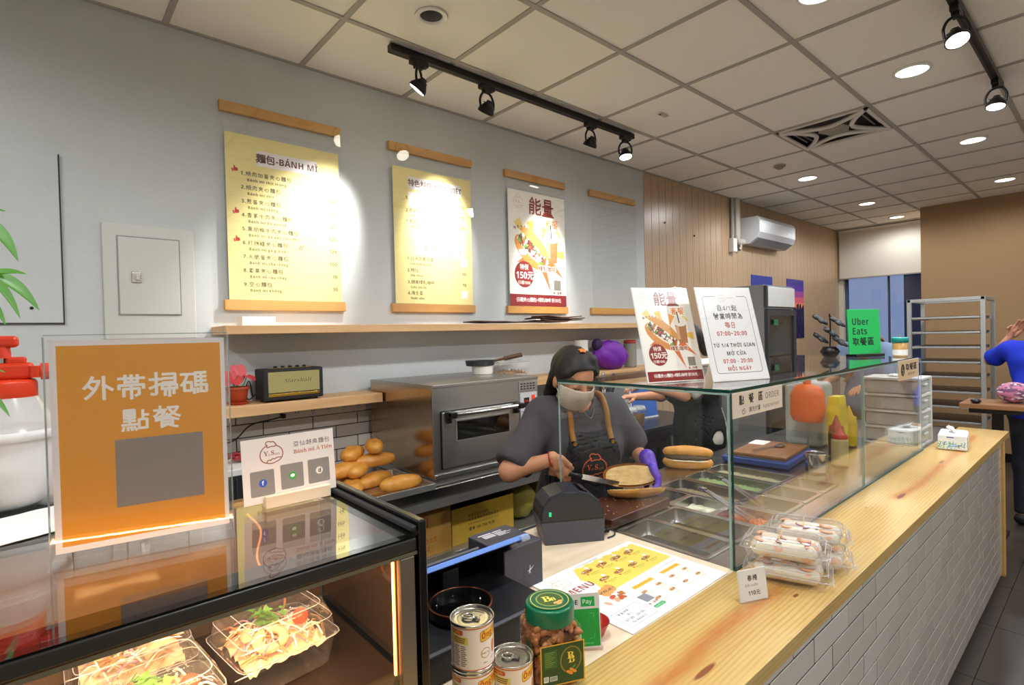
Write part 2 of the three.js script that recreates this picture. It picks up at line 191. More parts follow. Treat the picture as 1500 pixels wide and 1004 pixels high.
// the shop's mark: a round loaf with a chef's hat drawn in one line, lettering inside
function loafMark(c, x, y, s, color, lw = 3) {
  c.save(); c.translate(x, y); c.scale(s / 100, s / 100); c.strokeStyle = color; c.lineWidth = lw; c.lineCap = 'round'; c.lineJoin = 'round';
  c.stroke(new Path2D('M32 22Q8 34 6 58Q6 84 30 92M68 24Q96 34 96 60Q94 86 66 92'));
  c.stroke(new Path2D('M30 92Q36 76 46 84Q54 74 62 80Q72 72 88 76M30 92Q50 100 66 92'));
  c.stroke(new Path2D('M36 20Q24 14 34 6Q44 2 50 8Q62 4 66 14Q76 22 64 28Q50 24 36 30Q32 24 36 20'));
  c.fillStyle = color; c.font = 'bold 26px serif'; c.fillText('Y', 20, 62); c.font = '15px serif'; c.fillText('a', 37, 64); c.font = 'bold 26px serif'; c.fillText('S', 48, 62); c.font = '14px serif'; c.fillText('ien', 64, 64); c.restore();
}

// ---------- materials ----------
function woodTexture(light, dark, lines, seedz, w = 640, h = 320) {
  return field(w, h, (u, v) => {
    const warp = tiled(u, v, 2, seedz) * 0.10, g = Math.sin((v + warp) * lines * Math.PI * 2), f = tiled(u, v, 24, seedz + 4) * 0.5 + noise(u * 14, v * 260, seedz) * 0.35;
    return mix(light, dark, Math.max(0, Math.min(1, 0.38 + 0.26 * g * (0.6 + tiled(u, v, 3, seedz + 9)) + 0.35 * f)));
  });
}
const woodMat = (t, rough, more = {}) => { const m = std(0xffffff, rough, { map: t, ...more }); return m; };
const pineTex = woodTexture([232, 192, 124], [196, 142, 72], 9, 1);
const beechTex = woodTexture([222, 182, 134], [198, 150, 98], 16, 5);
const paleTex = woodTexture([236, 218, 190], [218, 194, 160], 22, 8);
const cladTex = woodTexture([200, 172, 140], [164, 134, 103], 26, 12);
const tableTex = woodTexture([160, 112, 70], [122, 80, 46], 14, 15, 512, 256);
const PINE = woodMat(pineTex, 0.45), BEECH = woodMat(beechTex, 0.5), PALE = woodMat(paleTex, 0.5), CLAD = woodMat(cladTex, 0.3), BROWNWOOD = woodMat(tableTex, 0.5);
const speck = field(256, 256, (u, v) => 128 + 90 * tiled(u, v, 40, 2), false), brush = field(256, 256, (u, v) => 140 + 22 * noise(u * 3, v * 90) + 14 * noise(u * 9, v * 210, 3), false), coarse = field(256, 256, (u, v) => 128 + 120 * tiled(u, v, 6, 7), false);
const paintTex = field(512, 512, (u, v) => { const k = 1 + 0.05 * tiled(u, v, 4, 3) + 0.03 * tiled(u, v, 60, 8); return [194 * k, 197 * k, 196 * k]; });
const WALLPAINT = std(0xffffff, 0.75, { map: paintTex, bumpMap: speck, bumpScale: 0.0006 });
const BEIGEPAINT = std(0xa2825c, 0.8, { bumpMap: speck, bumpScale: 0.0006 }), CREAM = std(0xd9d2c2, 0.85), WHITEPAINT = std(0xcfc9bd, 0.85);
const CEILTILE = std(0xf3efe6, 0.9, { bumpMap: speck, bumpScale: 0.0008 }), RAIL = std(0xa9a59c, 0.6);
const CERAMIC = std(0xcdc4bb, 0.16, { clearcoat: 0.4, clearcoatRoughness: 0.1 }), CERAMICS = [CERAMIC, std(0xc8bfb6, 0.18, { clearcoat: 0.4 }), std(0xd2c9c1, 0.15, { clearcoat: 0.4 })], GROUT = std(0x46413d, 0.95);
const STEEL = std(0xb2b0ac, 0.25, { metalness: 1 }), SATIN = std(0xb4b2ae, 0.42, { metalness: 0.85 }), CHROME = std(0xd6d6d6, 0.1, { metalness: 1 }), TIN = std(0xc4c0b8, 0.22, { metalness: 1 });
const BLACK = std(0x0b0b0b, 0.35), BLACKGLOSS = std(0x070707, 0.14), BLACKMATT = std(0x17161a, 0.6), DARKGREY = std(0x2b2b31, 0.45), CHARCOAL = std(0x3b3a40, 0.5);
const WHITE = std(0xe9e7e2, 0.4), OFFWHITE = std(0xd8d5cd, 0.5), PAPER = std(0xf1efea, 0.8), CABLE = std(0x101010, 0.5);
const GLASS = std(0xffffff, 0.0, { transmission: 1, ior: 1.5 }), GLASSEDGE = std(0x0c3a30, 0.12, { ior: 1.5 }), GLASSTIP = std(0x8ea69c, 0.15), ACRYLIC = std(0xffffff, 0.02, { transmission: 1, ior: 1.49 }), CLEARPET = std(0xffffff, 0.03, { transmission: 0.97, ior: 1.6 }), PETRIM = std(0xe6e9ea, 0.12, { transmission: 0.5 }), FROST = std(0xe4e6e4, 0.35, { transmission: 0.55, ior: 1.4 });
const LAMPGLOW = (k, c = 0xfff4df) => std(0xffffff, 0.4, { emissive: c, emissiveIntensity: k });
const print = (t, rough = 0.55, more = {}) => std(0xffffff, rough, { map: t, ...more });
const sheet = (w, h) => new THREE.PlaneGeometry(w, h);

// ---------- the room ----------
const GX = 0.47, GZ = 0.55, TILE = 0.6065, ROOM = { x0: -1.75, x1: 9.12, z1: 5.4 };
const wallBack = structure('wall_back', uvMetres(span(ROOM.x0, 4.13, 0, 3.2, -0.15, 0), 'x'), WALLPAINT);
const wallWood = structure('wall_back_wood', span(4.13, ROOM.x1 + 0.2, 0, 3.2, -0.15, -0.012), std(0x4a3826, 0.8));
for (let k = 0, w = 0.118; 4.135 + k * w < ROOM.x1; k++) part(wallWood, k ? 'plank_' + String(k).padStart(3, '0') : 'plank', uvMetres(rspan(4.135 + k * w, 4.135 + (k + 1) * w - 0.003, 0, CEIL + 0.02, -0.02, 0, 0.002), 'y', k * 0.37), CLAD);
structure('wall_left', span(ROOM.x0 - 0.15, ROOM.x0, 0, 3.2, -0.15, ROOM.z1), WHITEPAINT);
structure('wall_front', span(ROOM.x0 - 0.15, ROOM.x1 + 0.2, 0, 3.2, ROOM.z1, ROOM.z1 + 0.15), WHITEPAINT);
structure('wall_right', span(8.2, ROOM.x1 + 0.2, 0, 3.2, 1.2, ROOM.z1 + 0.1), BEIGEPAINT);
structure('wall_recess', [span(ROOM.x1, ROOM.x1 + 0.2, 0, 0.3, 0, 1.2), span(ROOM.x1, ROOM.x1 + 0.2, 2.75, 3.2, 0, 1.2), span(ROOM.x1, ROOM.x1 + 0.2, 0.3, 2.75, 0, 0.06)], CREAM);
const win = structure('window_1', [span(9.2, 9.24, 0.3, 2.75, 0.06, 0.10), span(9.2, 9.24, 0.3, 2.75, 1.14, 1.2), span(9.2, 9.24, 0.3, 0.36, 0.1, 1.14), span(9.2, 9.24, 2.69, 2.75, 0.1, 1.14), span(9.2, 9.24, 0.36, 2.69, 0.605, 0.625)], std(0x4a5568, 0.5));
part(win, 'pane', span(9.215, 9.225, 0.36, 2.69, 0.1, 0.6), GLASS); part(win, 'pane', span(9.215, 9.225, 0.36, 2.69, 0.63, 1.14), GLASS);
structure('baseboard_right', rspan(8.188, 8.2, 0, 0.1, 1.2, ROOM.z1, 0.003), BLACK);
const FLOORM = [0, 1, 2].map((k) => std(0xffffff, 0.4, { map: field(256, 256, (u, v) => { const q = 1 + 0.16 * tiled(u, v, 3, 20 + k) + 0.1 * tiled(u, v, 30, 22 + k); return [66 * q, 60 * q, 54 * q]; }) }));
const floor = structure('floor', span(ROOM.x0 - 0.15, ROOM.x1 + 0.2, -0.2, -0.008, -0.15, ROOM.z1 + 0.1), std(0x4a4744, 0.9));
for (let i = 0, n = 0; i < 18; i++) for (let k = 0; k < 9; k++, n++) {
  const x0 = ROOM.x0 + i * 0.605, z0 = k * 0.605 - 0.01, x1 = Math.min(x0 + 0.602, ROOM.x1), z1 = Math.min(z0 + 0.602, ROOM.z1);
  if (x1 - x0 > 0.05 && z1 - z0 > 0.05) part(floor, 'tile_' + String(n).padStart(3, '0'), span(x0, x1, -0.01, 0, z0, z1), FLOORM[(i * 7 + k * 5 + ((i * k) % 3)) % 3]);
}
// suspended ceiling: slab, lay-in tiles and the exposed grid
const ceiling = structure('ceiling', span(ROOM.x0 - 0.15, ROOM.x1 + 0.2, 3.12, 3.2, -0.15, ROOM.z1 + 0.1), WHITEPAINT);
const HOLE = { x: 1.368, z: 0.809, r: 0.052 };
for (let i = -4, n = 0; i < 15; i++) for (let k = -1; k < 9; k++) {
  const x0 = Math.max(GX + i * TILE, ROOM.x0), x1 = Math.min(GX + (i + 1) * TILE, ROOM.x1), z0 = Math.max(GZ + k * TILE, 0), z1 = Math.min(GZ + (k + 1) * TILE, ROOM.z1);
  if (x1 - x0 < 0.04 || z1 - z0 < 0.04 || (i === 6 && k === 1)) continue;
  let g = span(x0 + 0.002, x1 - 0.002, CEIL + 0.003, CEIL + 0.018, z0 + 0.002, z1 - 0.002);
  if (HOLE.x > x0 && HOLE.x < x1 && HOLE.z > z0 && HOLE.z < z1) {
    const s = new THREE.Shape([[x0, z0], [x1, z0], [x1, z1], [x0, z1]].map(([x, z]) => new THREE.Vector2(x, -z))); const o = new THREE.Path(); o.absarc(HOLE.x, -HOLE.z, HOLE.r, 0, Math.PI * 2, true); s.holes.push(o);
    g = new THREE.ExtrudeGeometry(s, { depth: 0.015, bevelEnabled: false, curveSegments: 32 }).rotateX(-Math.PI / 2).translate(0, CEIL + 0.003, 0);
  }
  part(ceiling, 'ceiling_tile_' + String(n++).padStart(3, '0'), uvMetres(g, 'x', i * 0.31 + k * 0.17), CEILTILE);
}
for (let i = -3; i < 15; i++) part(ceiling, 'grid_rail', rspan(GX + i * TILE - 0.013, GX + i * TILE + 0.013, CEIL - 0.003, CEIL + 0.004, 0, ROOM.z1, 0.001), RAIL);
for (let k = 0; k < 9; k++) part(ceiling, 'grid_rail', rspan(ROOM.x0, ROOM.x1, CEIL - 0.0035, CEIL + 0.0045, GZ + k * TILE - 0.013, GZ + k * TILE + 0.013, 0.001), RAIL);
part(ceiling, 'wall_angle', span(ROOM.x0, ROOM.x1, CEIL - 0.004, CEIL + 0.004, 0, 0.018), RAIL);
// brick-size wall tiles between the steel table and the lower shelf
function tiling(parent, x0, x1, yTop, rows, z, shift) {
  let n = 0; const w = 0.2505, h = 0.0655, geo = {};
  for (let r = 0; r < rows; r++) for (let x = x0 - w + ((r % 2) * w) / 2 + shift; x < x1; x += w) {
    const a = Math.max(x, x0), b = Math.min(x + w - 0.005, x1), key = (b - a).toFixed(3); if (b - a < 0.015) continue;
    geo[key] ??= rbox(b - a, h - 0.005, 0.008, 0.0012, 0, 0, 0, 1);
    part(parent, 'tile_' + String(n).padStart(3, '0'), geo[key], CERAMICS[(n * 5 + r) % 3], [(a + b) / 2, yTop - (r + 0.5) * h, z - 0.0027 + 0.0003 * ((n * 7) % 3)]); n++;
  }
}
const splash = structure('wall_backsplash', span(-0.6, 1.5, 0.84, 1.24, 0, 0.006), GROUT);
tiling(splash, -0.6, 1.5, 1.238, 6, 0.006, 0.06);

// ---------- the service counter ----------
const CX0 = -0.75, CX1 = 4.5, CZ = 2.345;
const counter = thing('service_counter', 'long service counter with pine ledge and white brick tile front', 'counter');
part(counter, 'carcass', [span(CX0, CX1 - 0.03, 0.06, 0.85, 1.52, CZ - 0.004), span(1.44, CX1 - 0.03, 0.06, 0.85, 1.36, 1.53)], std(0x3a332d, 0.7));
part(counter, 'plinth', span(CX0, CX1 - 0.03, 0, 0.06, 1.6, CZ - 0.02), std(0x2b2825, 0.8));
part(counter, 'tile_backing', span(CX0, CX1 - 0.03, 0.02, LEDGE - 0.036, CZ - 0.004, CZ), GROUT);
tiling(counter, 0.55, CX1 - 0.035, 0.8735, 13, CZ, 0.0);
const LX0 = CX0, LX1 = CX1 + 0.03, LZ0 = 2.133, LZ1 = 2.378, toLedge = (u, v) => { const p = at(u, v, 'y', LEDGE); return [p.x, p.z]; };
const streaks = [[[965, 1004], [1004, 975], [1032, 942], [1060, 919], [1100, 891], [1130, 872]], [[1316, 727], [1345, 712], [1374, 686], [1404, 662], [1425, 640]]].map((s) => s.map(([u, v]) => toLedge(u, v)));
const knots = [[1032, 984, 0.045, 0.0075], [1320, 727, 0.06, 0.010], [1379, 677, 0.05, 0.008], [1152, 775, 0.01, 0.004], [1268, 744, 0.012, 0.003], [1165, 873, 0.014, 0.005]].map(([u, v, a, b]) => [...toLedge(u, v), a, b]);
const segDist = (x, z, s) => { let best = 9; for (let i = 0; i + 1 < s.length; i++) { const [ax, az] = s[i], [bx, bz] = s[i + 1], dx = bx - ax, dz = bz - az, t = Math.max(0, Math.min(1, ((x - ax) * dx + (z - az) * dz) / (dx * dx + dz * dz))); best = Math.min(best, Math.hypot((x - ax - t * dx) * 0.35, z - az - t * dz)); } return best; };
const ledgeTex = field(2048, 256, (u, v) => {
  const x = LX0 + u * (LX1 - LX0), z = LZ0 + v * (LZ1 - LZ0); let push = 0, core = 0;
  for (const [kx, kz, a, b] of knots) { const dx = (x - kx) / (a * 2.6), dz = (z - kz) / (b * 3.2), q = Math.exp(-dx * dx - dz * dz); push += q * Math.sign(z - kz || 1) * b * 0.9; const e = ((x - kx) / a) ** 2 + ((z - kz) / b) ** 2; core = Math.max(core, 1 - Math.min(1, e)); }
  const zz = z - push + 0.012 * fbm(x * 1.3, z * 4, 2), arch = (x - 1.9) * 0.03, ring = Math.sin((zz + arch * 0.3) * 560 + fbm(x * 1.1, z * 9) * 9), fine = noise(x * 9, z * 900) * 0.4;
  const heart = Math.max(...streaks.map((s) => Math.exp(-((segDist(x, z, s) / 0.02) ** 2))));
  let c = mix([208, 178, 110], [172, 124, 56], Math.max(0, Math.min(1, 0.16 + 0.5 * Math.pow(0.5 + 0.5 * ring, 3) * (0.75 + 1.2 * fbm(x * 3, z * 14, 8)) + 0.22 * fine + 0.5 * fbm(x * 2, z * 12, 6))));
  c = mix(c, [182, 112, 50], heart * (0.8 + 0.3 * noise(x * 22, z * 130, 3)));
  return core > 0 ? mix(c, [134, 74, 38], Math.min(1, core * 1.8)) : c;
});
ledgeTex.wrapS = ledgeTex.wrapT = THREE.ClampToEdgeWrapping;
{ const g = clean(rspan(LX0, LX1, LEDGE - 0.036, LEDGE, LZ0, LZ1, 0.002)), p = g.attributes.position, n = g.attributes.normal; for (let i = 0; i < p.count; i++) g.attributes.uv.setXY(i, (p.getX(i) - LX0) / (LX1 - LX0), Math.min(1, (p.getZ(i) - LZ0 - (Math.abs(n.getZ(i)) > 0.7 ? LEDGE - p.getY(i) : 0)) / (LZ1 - LZ0))); part(counter, 'ledge', g, print(ledgeTex, 0.3, { clearcoat: 0.35, clearcoatRoughness: 0.25 })).userData.label = 'varnished pine ledge with reddish heart streak and knots'; }
part(counter, 'end_post', uvMetres(rspan(CX1 - 0.03, CX1 + 0.015, 0, LEDGE - 0.037, 2.11, 2.36, 0.003), 'y'), PINE);
part(counter, 'end_panel', uvMetres(rspan(CX1 - 0.03, CX1, 0, DESK - 0.012, 1.4, 2.11, 0.003), 'y', 0.4), PINE);
part(counter, 'worktop', uvMetres(rspan(CX0, 1.452, DESK - 0.03, DESK, 1.49, LZ0 - 0.0005, 0.001), 'x'), PALE).userData.label = 'pale laminate worktop';
// stainless prep top: rails between the sunk pans
const cells = [];
const cell = (x0, x1, z0, z1, food) => cells.push({ x0, x1, z0, z1, food });
cell(1.465, 1.642, 1.71, 2.04); cell(1.647, 1.824, 1.71, 2.04);
cell(1.83, 2.005, 1.505, 1.675); cell(1.83, 2.005, 1.68, 1.852, 'cream'); cell(1.83, 2.005, 1.858, 2.04, 'tomato');
cell(2.02, 2.195, 1.505, 1.862, 'pate'); cell(2.21, 2.385, 1.505, 1.862, 'cucumber'); cell(2.4, 2.575, 1.505, 1.862, 'pickle');
cell(2.02, 2.195, 1.872, 2.04, 'broth'); cell(2.21, 2.385, 1.872, 2.04, 'broth'); cell(2.4, 2.575, 1.872, 2.04, 'broth');
{ const s = new THREE.Shape([[1.454, 1.34], [CX1 - 0.03, 1.34], [CX1 - 0.03, LZ0], [1.454, LZ0]].map(([x, z]) => new THREE.Vector2(x, -z)));
  for (const c of cells) s.holes.push(new THREE.Path([[c.x0, -c.z0], [c.x0, -c.z1], [c.x1, -c.z1], [c.x1, -c.z0]].map(([x, z]) => new THREE.Vector2(x, z))));
  part(counter, 'prep_top', new THREE.ExtrudeGeometry(s, { depth: 0.02, bevelEnabled: false }).rotateX(-Math.PI / 2).translate(0, DESK - 0.024, 0), STEEL).userData.label = 'brushed stainless prep top'; }
part(counter, 'back_apron', span(1.454, CX1 - 0.03, 0.06, DESK - 0.025, 1.345, 1.36), SATIN);
// pans: a rounded rim that hangs on the top and a deep body
function panGeo(w, d, depth) {
  const rim = roundRect(w, d, 0.016), hole = new THREE.Path(roundRect(w - 0.02, d - 0.02, 0.02).getPoints(6)); rim.holes.push(hole);
  const top = new THREE.ExtrudeGeometry(rim, { depth: 0.002, bevelEnabled: true, bevelSize: 0.002, bevelThickness: 0.0015, bevelSegments: 2, curveSegments: 6 }).rotateX(-Math.PI / 2);
  const a = roundRect(w - 0.02, d - 0.02, 0.02).getPoints(6), b = roundRect(w - 0.034, d - 0.034, 0.022).getPoints(6), pos = [], idx = [], n = a.length;
  a.forEach((p) => pos.push(p.x, 0.001, -p.y)); b.forEach((p) => pos.push(p.x, -depth, -p.y)); pos.push(0, -depth, 0);
  for (let i = 0; i < n; i++) { const j = (i + 1) % n; idx.push(i, j, n + i, j, n + j, n + i, n + i, n + j, 2 * n); }
  const g = new THREE.BufferGeometry(); g.setAttribute('position', new THREE.Float32BufferAttribute(pos, 3)); g.setIndex(idx); g.computeVertexNormals();
  return join([top, g]);
}
const heap = (w, d, h, lumps, sd) => bend(new THREE.PlaneGeometry(w, d, 34, 34).rotateX(-Math.PI / 2), (p) => { p.y = h * (0.6 + 0.9 * Math.abs(noise(p.x * lumps, p.z * lumps, sd))) - 0.006 * ((p.x / w * 2) ** 4 + (p.z / d * 2) ** 4); });
const FOODS = { cream: [0xe8ebc8, 0.02, 24, 'pale green butter cream'], tomato: [0xb4532c, 0.02, 60, 'tomato slices'], pate: [0x9a8c6a, 0.012, 30, 'grey brown pate'], cucumber: [0x8fa36a, 0.02, 70, 'sliced cucumber'], pickle: [0xa9a27e, 0.02, 90, 'shredded pickle'], broth: [0x8a7339, 0.004, 12, 'amber sauce'] };
const panMade = {}, PANLABEL = ['empty steel pan on the prep counter, next to the printed menu', 'empty steel pan between the menu side pan and the cream pan', 'shallow empty steel pan beside the brown cutting board', 'steel pan holding pale butter cream with tongs', 'steel pan of red tomato slices beside the glass front', 'steel pan of brown pate behind the tongs', 'steel pan of sliced cucumber in front of the filled baguette', 'steel pan of shredded pickle beside the wooden cutting board', 'steel sauce pan beside the tomato pan', 'middle one of the three steel sauce pans along the glass', 'steel sauce pan furthest from the tomato pan'];
cells.forEach((c, i) => {
  const w = c.x1 - c.x0 + 0.004, d = c.z1 - c.z0 + 0.004, key = w.toFixed(3) + d.toFixed(3);
  panMade[key] ??= panGeo(w, d, 0.09);
  const t = thing('food_pan', PANLABEL[i], 'pan', [(c.x0 + c.x1) / 2, DESK - 0.002, (c.z0 + c.z1) / 2], 0, 'steel food pans');
  part(t, 'pan_body', panMade[key], STEEL);
  if (c.food) { const [col, h, l, lab] = FOODS[c.food]; const f = part(t, 'filling', heap(w - 0.03, d - 0.03, h, l, i), std(col, c.food === 'broth' ? 0.12 : 0.45), [0, c.food === 'broth' ? -0.04 : -0.038, 0]); f.userData = { label: lab }; }
});
// sneeze guard: frameless glass on the ledge side
const GX0 = 1.446, GX1 = 3.57, GTOP = 1.41, GZF = 2.131, GZB = 1.468;
const guard = thing('glass_sneeze_guard', 'frameless glass sneeze guard box over the prep pans', 'glass case');
const pane = (n, g) => part(guard, n, g, GLASS);
pane('end_pane', span(GX0, GX0 + 0.008, DESK, GTOP - 0.009, GZB, GZF - 0.008)); pane('front_pane', span(GX0, 2.598, DESK + 0.001, GTOP - 0.009, GZF - 0.008, GZF)); pane('front_pane', span(2.603, GX1, DESK + 0.001, GTOP - 0.009, GZF - 0.008, GZF)); pane('far_end_pane', span(GX1 - 0.008, GX1, DESK, GTOP - 0.009, GZB, GZF - 0.0085)); pane('top_pane', span(GX0, GX1, GTOP - 0.008, GTOP, GZB, GZF));
const edge = (g, m = GLASSEDGE) => part(guard, 'glass_edge', g, m);
edge(span(GX0 - 0.0015, GX0 - 0.0002, GTOP - 0.0085, GTOP + 0.0005, GZB, GZF)); edge(span(GX0, GX1, GTOP - 0.0085, GTOP + 0.0005, GZF + 0.0002, GZF + 0.0015)); edge(span(GX0 - 0.0015, GX0 + 0.009, DESK, GTOP - 0.01, GZF + 0.0002, GZF + 0.0016));
edge(span(GX0, GX0 + 0.008, DESK, GTOP - 0.01, GZB - 0.0015, GZB - 0.0002), GLASSTIP); edge(span(GX0 - 0.002, GX0 - 0.0002, DESK, GTOP - 0.01, GZF - 0.009, GZF - 0.002), GLASSTIP); edge(span(2.5985, 2.6025, DESK, GTOP - 0.01, GZF - 0.008, GZF + 0.001), GLASSTIP); edge(span(GX0, GX1, GTOP - 0.014, GTOP - 0.0095, GZF + 0.0002, GZF + 0.0014), GLASSTIP); edge(span(GX0 - 0.0016, GX0 - 0.0003, GTOP - 0.015, GTOP - 0.0095, GZB, GZF), GLASSTIP); edge(span(GX1 - 0.008, GX1, DESK, GTOP - 0.01, GZB - 0.0015, GZB - 0.0002), GLASSTIP); edge(span(GX1 - 0.008, GX1 + 0.0005, DESK, GTOP - 0.01, GZF + 0.0002, GZF + 0.0014), GLASSTIP);
part(guard, 'sealing_strip', span(GX0, GX1, LEDGE, LEDGE + 0.004, GZF + 0.001, GZF + 0.008), std(0x2d4f4b, 0.3));

// ---------- ceiling fittings ----------
function downlight(x, z, label, power = 1) {
  const t = thing('downlight', label, 'ceiling light', [x, CEIL, z], 0, 'recessed downlights');
  part(t, 'trim_ring', lathe([[0.076, 0.002], [0.092, 0.002], [0.094, -0.003], [0.09, -0.008], [0.078, -0.009], [0.076, -0.004]], 40), WHITE);
  part(t, 'lens', cyl(0.077, 0.077, 0.004, 0, -0.003, 0, 40), LAMPGLOW(7));
  const l = new THREE.SpotLight(NEUTRAL, DOWNLIGHT * power, 0, 1.52, 0.35, 2); l.name = 'downlight_lamp'; l.position.set(0, -0.02, 0); l.target.position.set(0, -1, 0); l.castShadow = true; l.shadow.radius = 3.5; t.add(l, l.target); return t;
}
downlight(3.752, 2.072, 'round recessed downlight between the ceiling cassette and the black track'); downlight(5.547, 2.078, 'round recessed downlight, second in the row beyond the black track', 0.65); downlight(7.34, 2.069, 'round recessed downlight near the brown wall', 0.45);
downlight(5.609, 0.847, 'round recessed downlight in front of the split air conditioner', 0.65); downlight(7.344, 0.868, 'round recessed downlight, middle one along the wood wall', 0.5); downlight(8.6, 0.867, 'round recessed downlight beside the cream blind', 0.36);
downlight(2.56, 2.0, 'round recessed downlight above the glass sneeze guard', 0.88);
for (const [x, z, p] of [[0.75, 2.07, 0.9], [-0.9, 2.07, 0.9], [-0.9, 0.85, 0.32], [0.75, 3.9, 1.3], [2.6, 3.9, 1.2], [4.4, 3.9, 1.0], [6.2, 3.9, 0.8]]) downlight(x, z, 'round recessed downlight of the customer side ceiling', p);
{ const t = thing('unlit_downlight', 'unlit round downlight with white rim near the black track end', 'ceiling light', [HOLE.x, CEIL, HOLE.z]);
  part(t, 'trim_ring', lathe([[0.05, 0.012], [0.052, -0.004], [0.072, -0.007], [0.074, 0.001], [0.055, 0.002]], 40), WHITE);
  part(t, 'reflector_cup', lathe([[0.0, 0.075], [0.03, 0.072], [0.047, 0.02], [0.0505, 0.004]], 32), std(0x77736c, 0.4, { side: THREE.DoubleSide }));
  part(t, 'gimbal_lamp', cyl(0.034, 0.03, 0.03), BLACK, [0.004, 0.05, -0.004], [0.5, 0, 0.2]); }
function trackRail(x0, x1, z, label) { const t = thing('track_rail', label, 'track rail', [0, CEIL - 0.022, z]); part(t, 'rail', rspan(x0, x1, -0.017, 0.017, -0.018, 0.018, 0.002), BLACK); part(t, 'slot', span(x0 + 0.05, x1 - 0.03, -0.0185, -0.0165, -0.006, 0.006), BLACKMATT); part(t, 'feed_box', rspan(x0 - 0.005, x0 + 0.11, -0.021, 0.015, -0.02, 0.02, 0.003), BLACK); part(t, 'end_cap', rspan(x1 - 0.004, x1 + 0.008, -0.019, 0.016, -0.02, 0.02, 0.002), BLACK); return t; }
trackRail(1.33, 3.28, 0.5, 'black lighting track above the wall menus'); trackRail(2.3, 4.34, 2.372, 'black lighting track over the customer side');
function spotHead(x, z, aim, label, power) {
  const t = thing('track_spotlight', label, 'spotlight', [x, CEIL - 0.041, z], 0, 'track spotlights'), d = V(...aim).normalize();
  part(t, 'adapter', [rbox(0.1, 0.026, 0.034, 0.004, 0, -0.011, 0), rbox(0.05, 0.016, 0.03, 0.003, 0, -0.03, 0)], BLACK);
  const c = V(0, -0.125, 0), side = V(0, 1, 0).cross(d).normalize(); if (side.lengthSq() < 0.1) side.set(1, 0, 0);
  const arm = (s) => tube([[0, -0.034, 0], [side.x * s * 0.03, -0.046, side.z * s * 0.03], [side.x * s * 0.05, -0.085, side.z * s * 0.05], [c.x + side.x * s * 0.046, c.y, c.z + side.z * s * 0.046]], 0.0065, 16, 6);
  part(t, 'yoke_arm', arm(1), BLACK); part(t, 'yoke_arm', arm(-1), BLACK);
  const head = part(t, 'lamp_head', lathe([[0, -0.032], [0.022, -0.03], [0.03, -0.018], [0.046, 0.006], [0.048, 0.022], [0.045, 0.024], [0.043, 0.018], [0, 0.017]], 36), BLACK, c.toArray()); head.quaternion.setFromUnitVectors(V(0, 1, 0), d);
  part(head, 'lens', cyl(0.042, 0.042, 0.003, 0, 0.0205, 0, 36), power ? LAMPGLOW(9) : std(0xd8a46a, 0.2)); part(head, 'heat_sink', [cyl(0.02, 0.016, 0.016, 0, -0.035, 0, 16), ...[0, 1, 2, 3, 4].map((k) => box(0.05, 0.004, 0.004, 0, -0.026, -0.02 + k * 0.01))], DARKGREY);
  if (power) { const l = new THREE.SpotLight(WARM, power, 0, 0.4, 1, 2); l.name = 'spot_lamp'; l.position.copy(c).addScaledVector(d, 0.03); l.target.position.copy(c).addScaledVector(d, 1); l.castShadow = true; l.shadow.radius = 2; t.add(l, l.target); }
}
spotHead(1.49, 0.5, [-0.44, -0.8, -0.5], 'black track spotlight tilted towards the bread menu board', SPOT * 1.1); spotHead(1.93, 0.5, [-0.02, -0.62, -0.5], 'black track spotlight turned to the second menu board', SPOT); spotHead(2.82, 0.5, [0.0, -0.85, -0.5], 'black track spotlight turned to the combo meal poster', SPOT * 0.8); spotHead(3.2, 0.5, [-0.12, -1, 0.22], 'black track spotlight at the track end pointing straight down', SPOT * 0.7);
spotHead(3.1, 2.372, [-0.35, -1, 0.25], 'lit black spotlight on the customer side track, further from its end cap', SPOT * 0.5); spotHead(4.21, 2.372, [-0.2, -1, -0.05], 'lit black spotlight at the end of the customer side track', SPOT * 0.5);
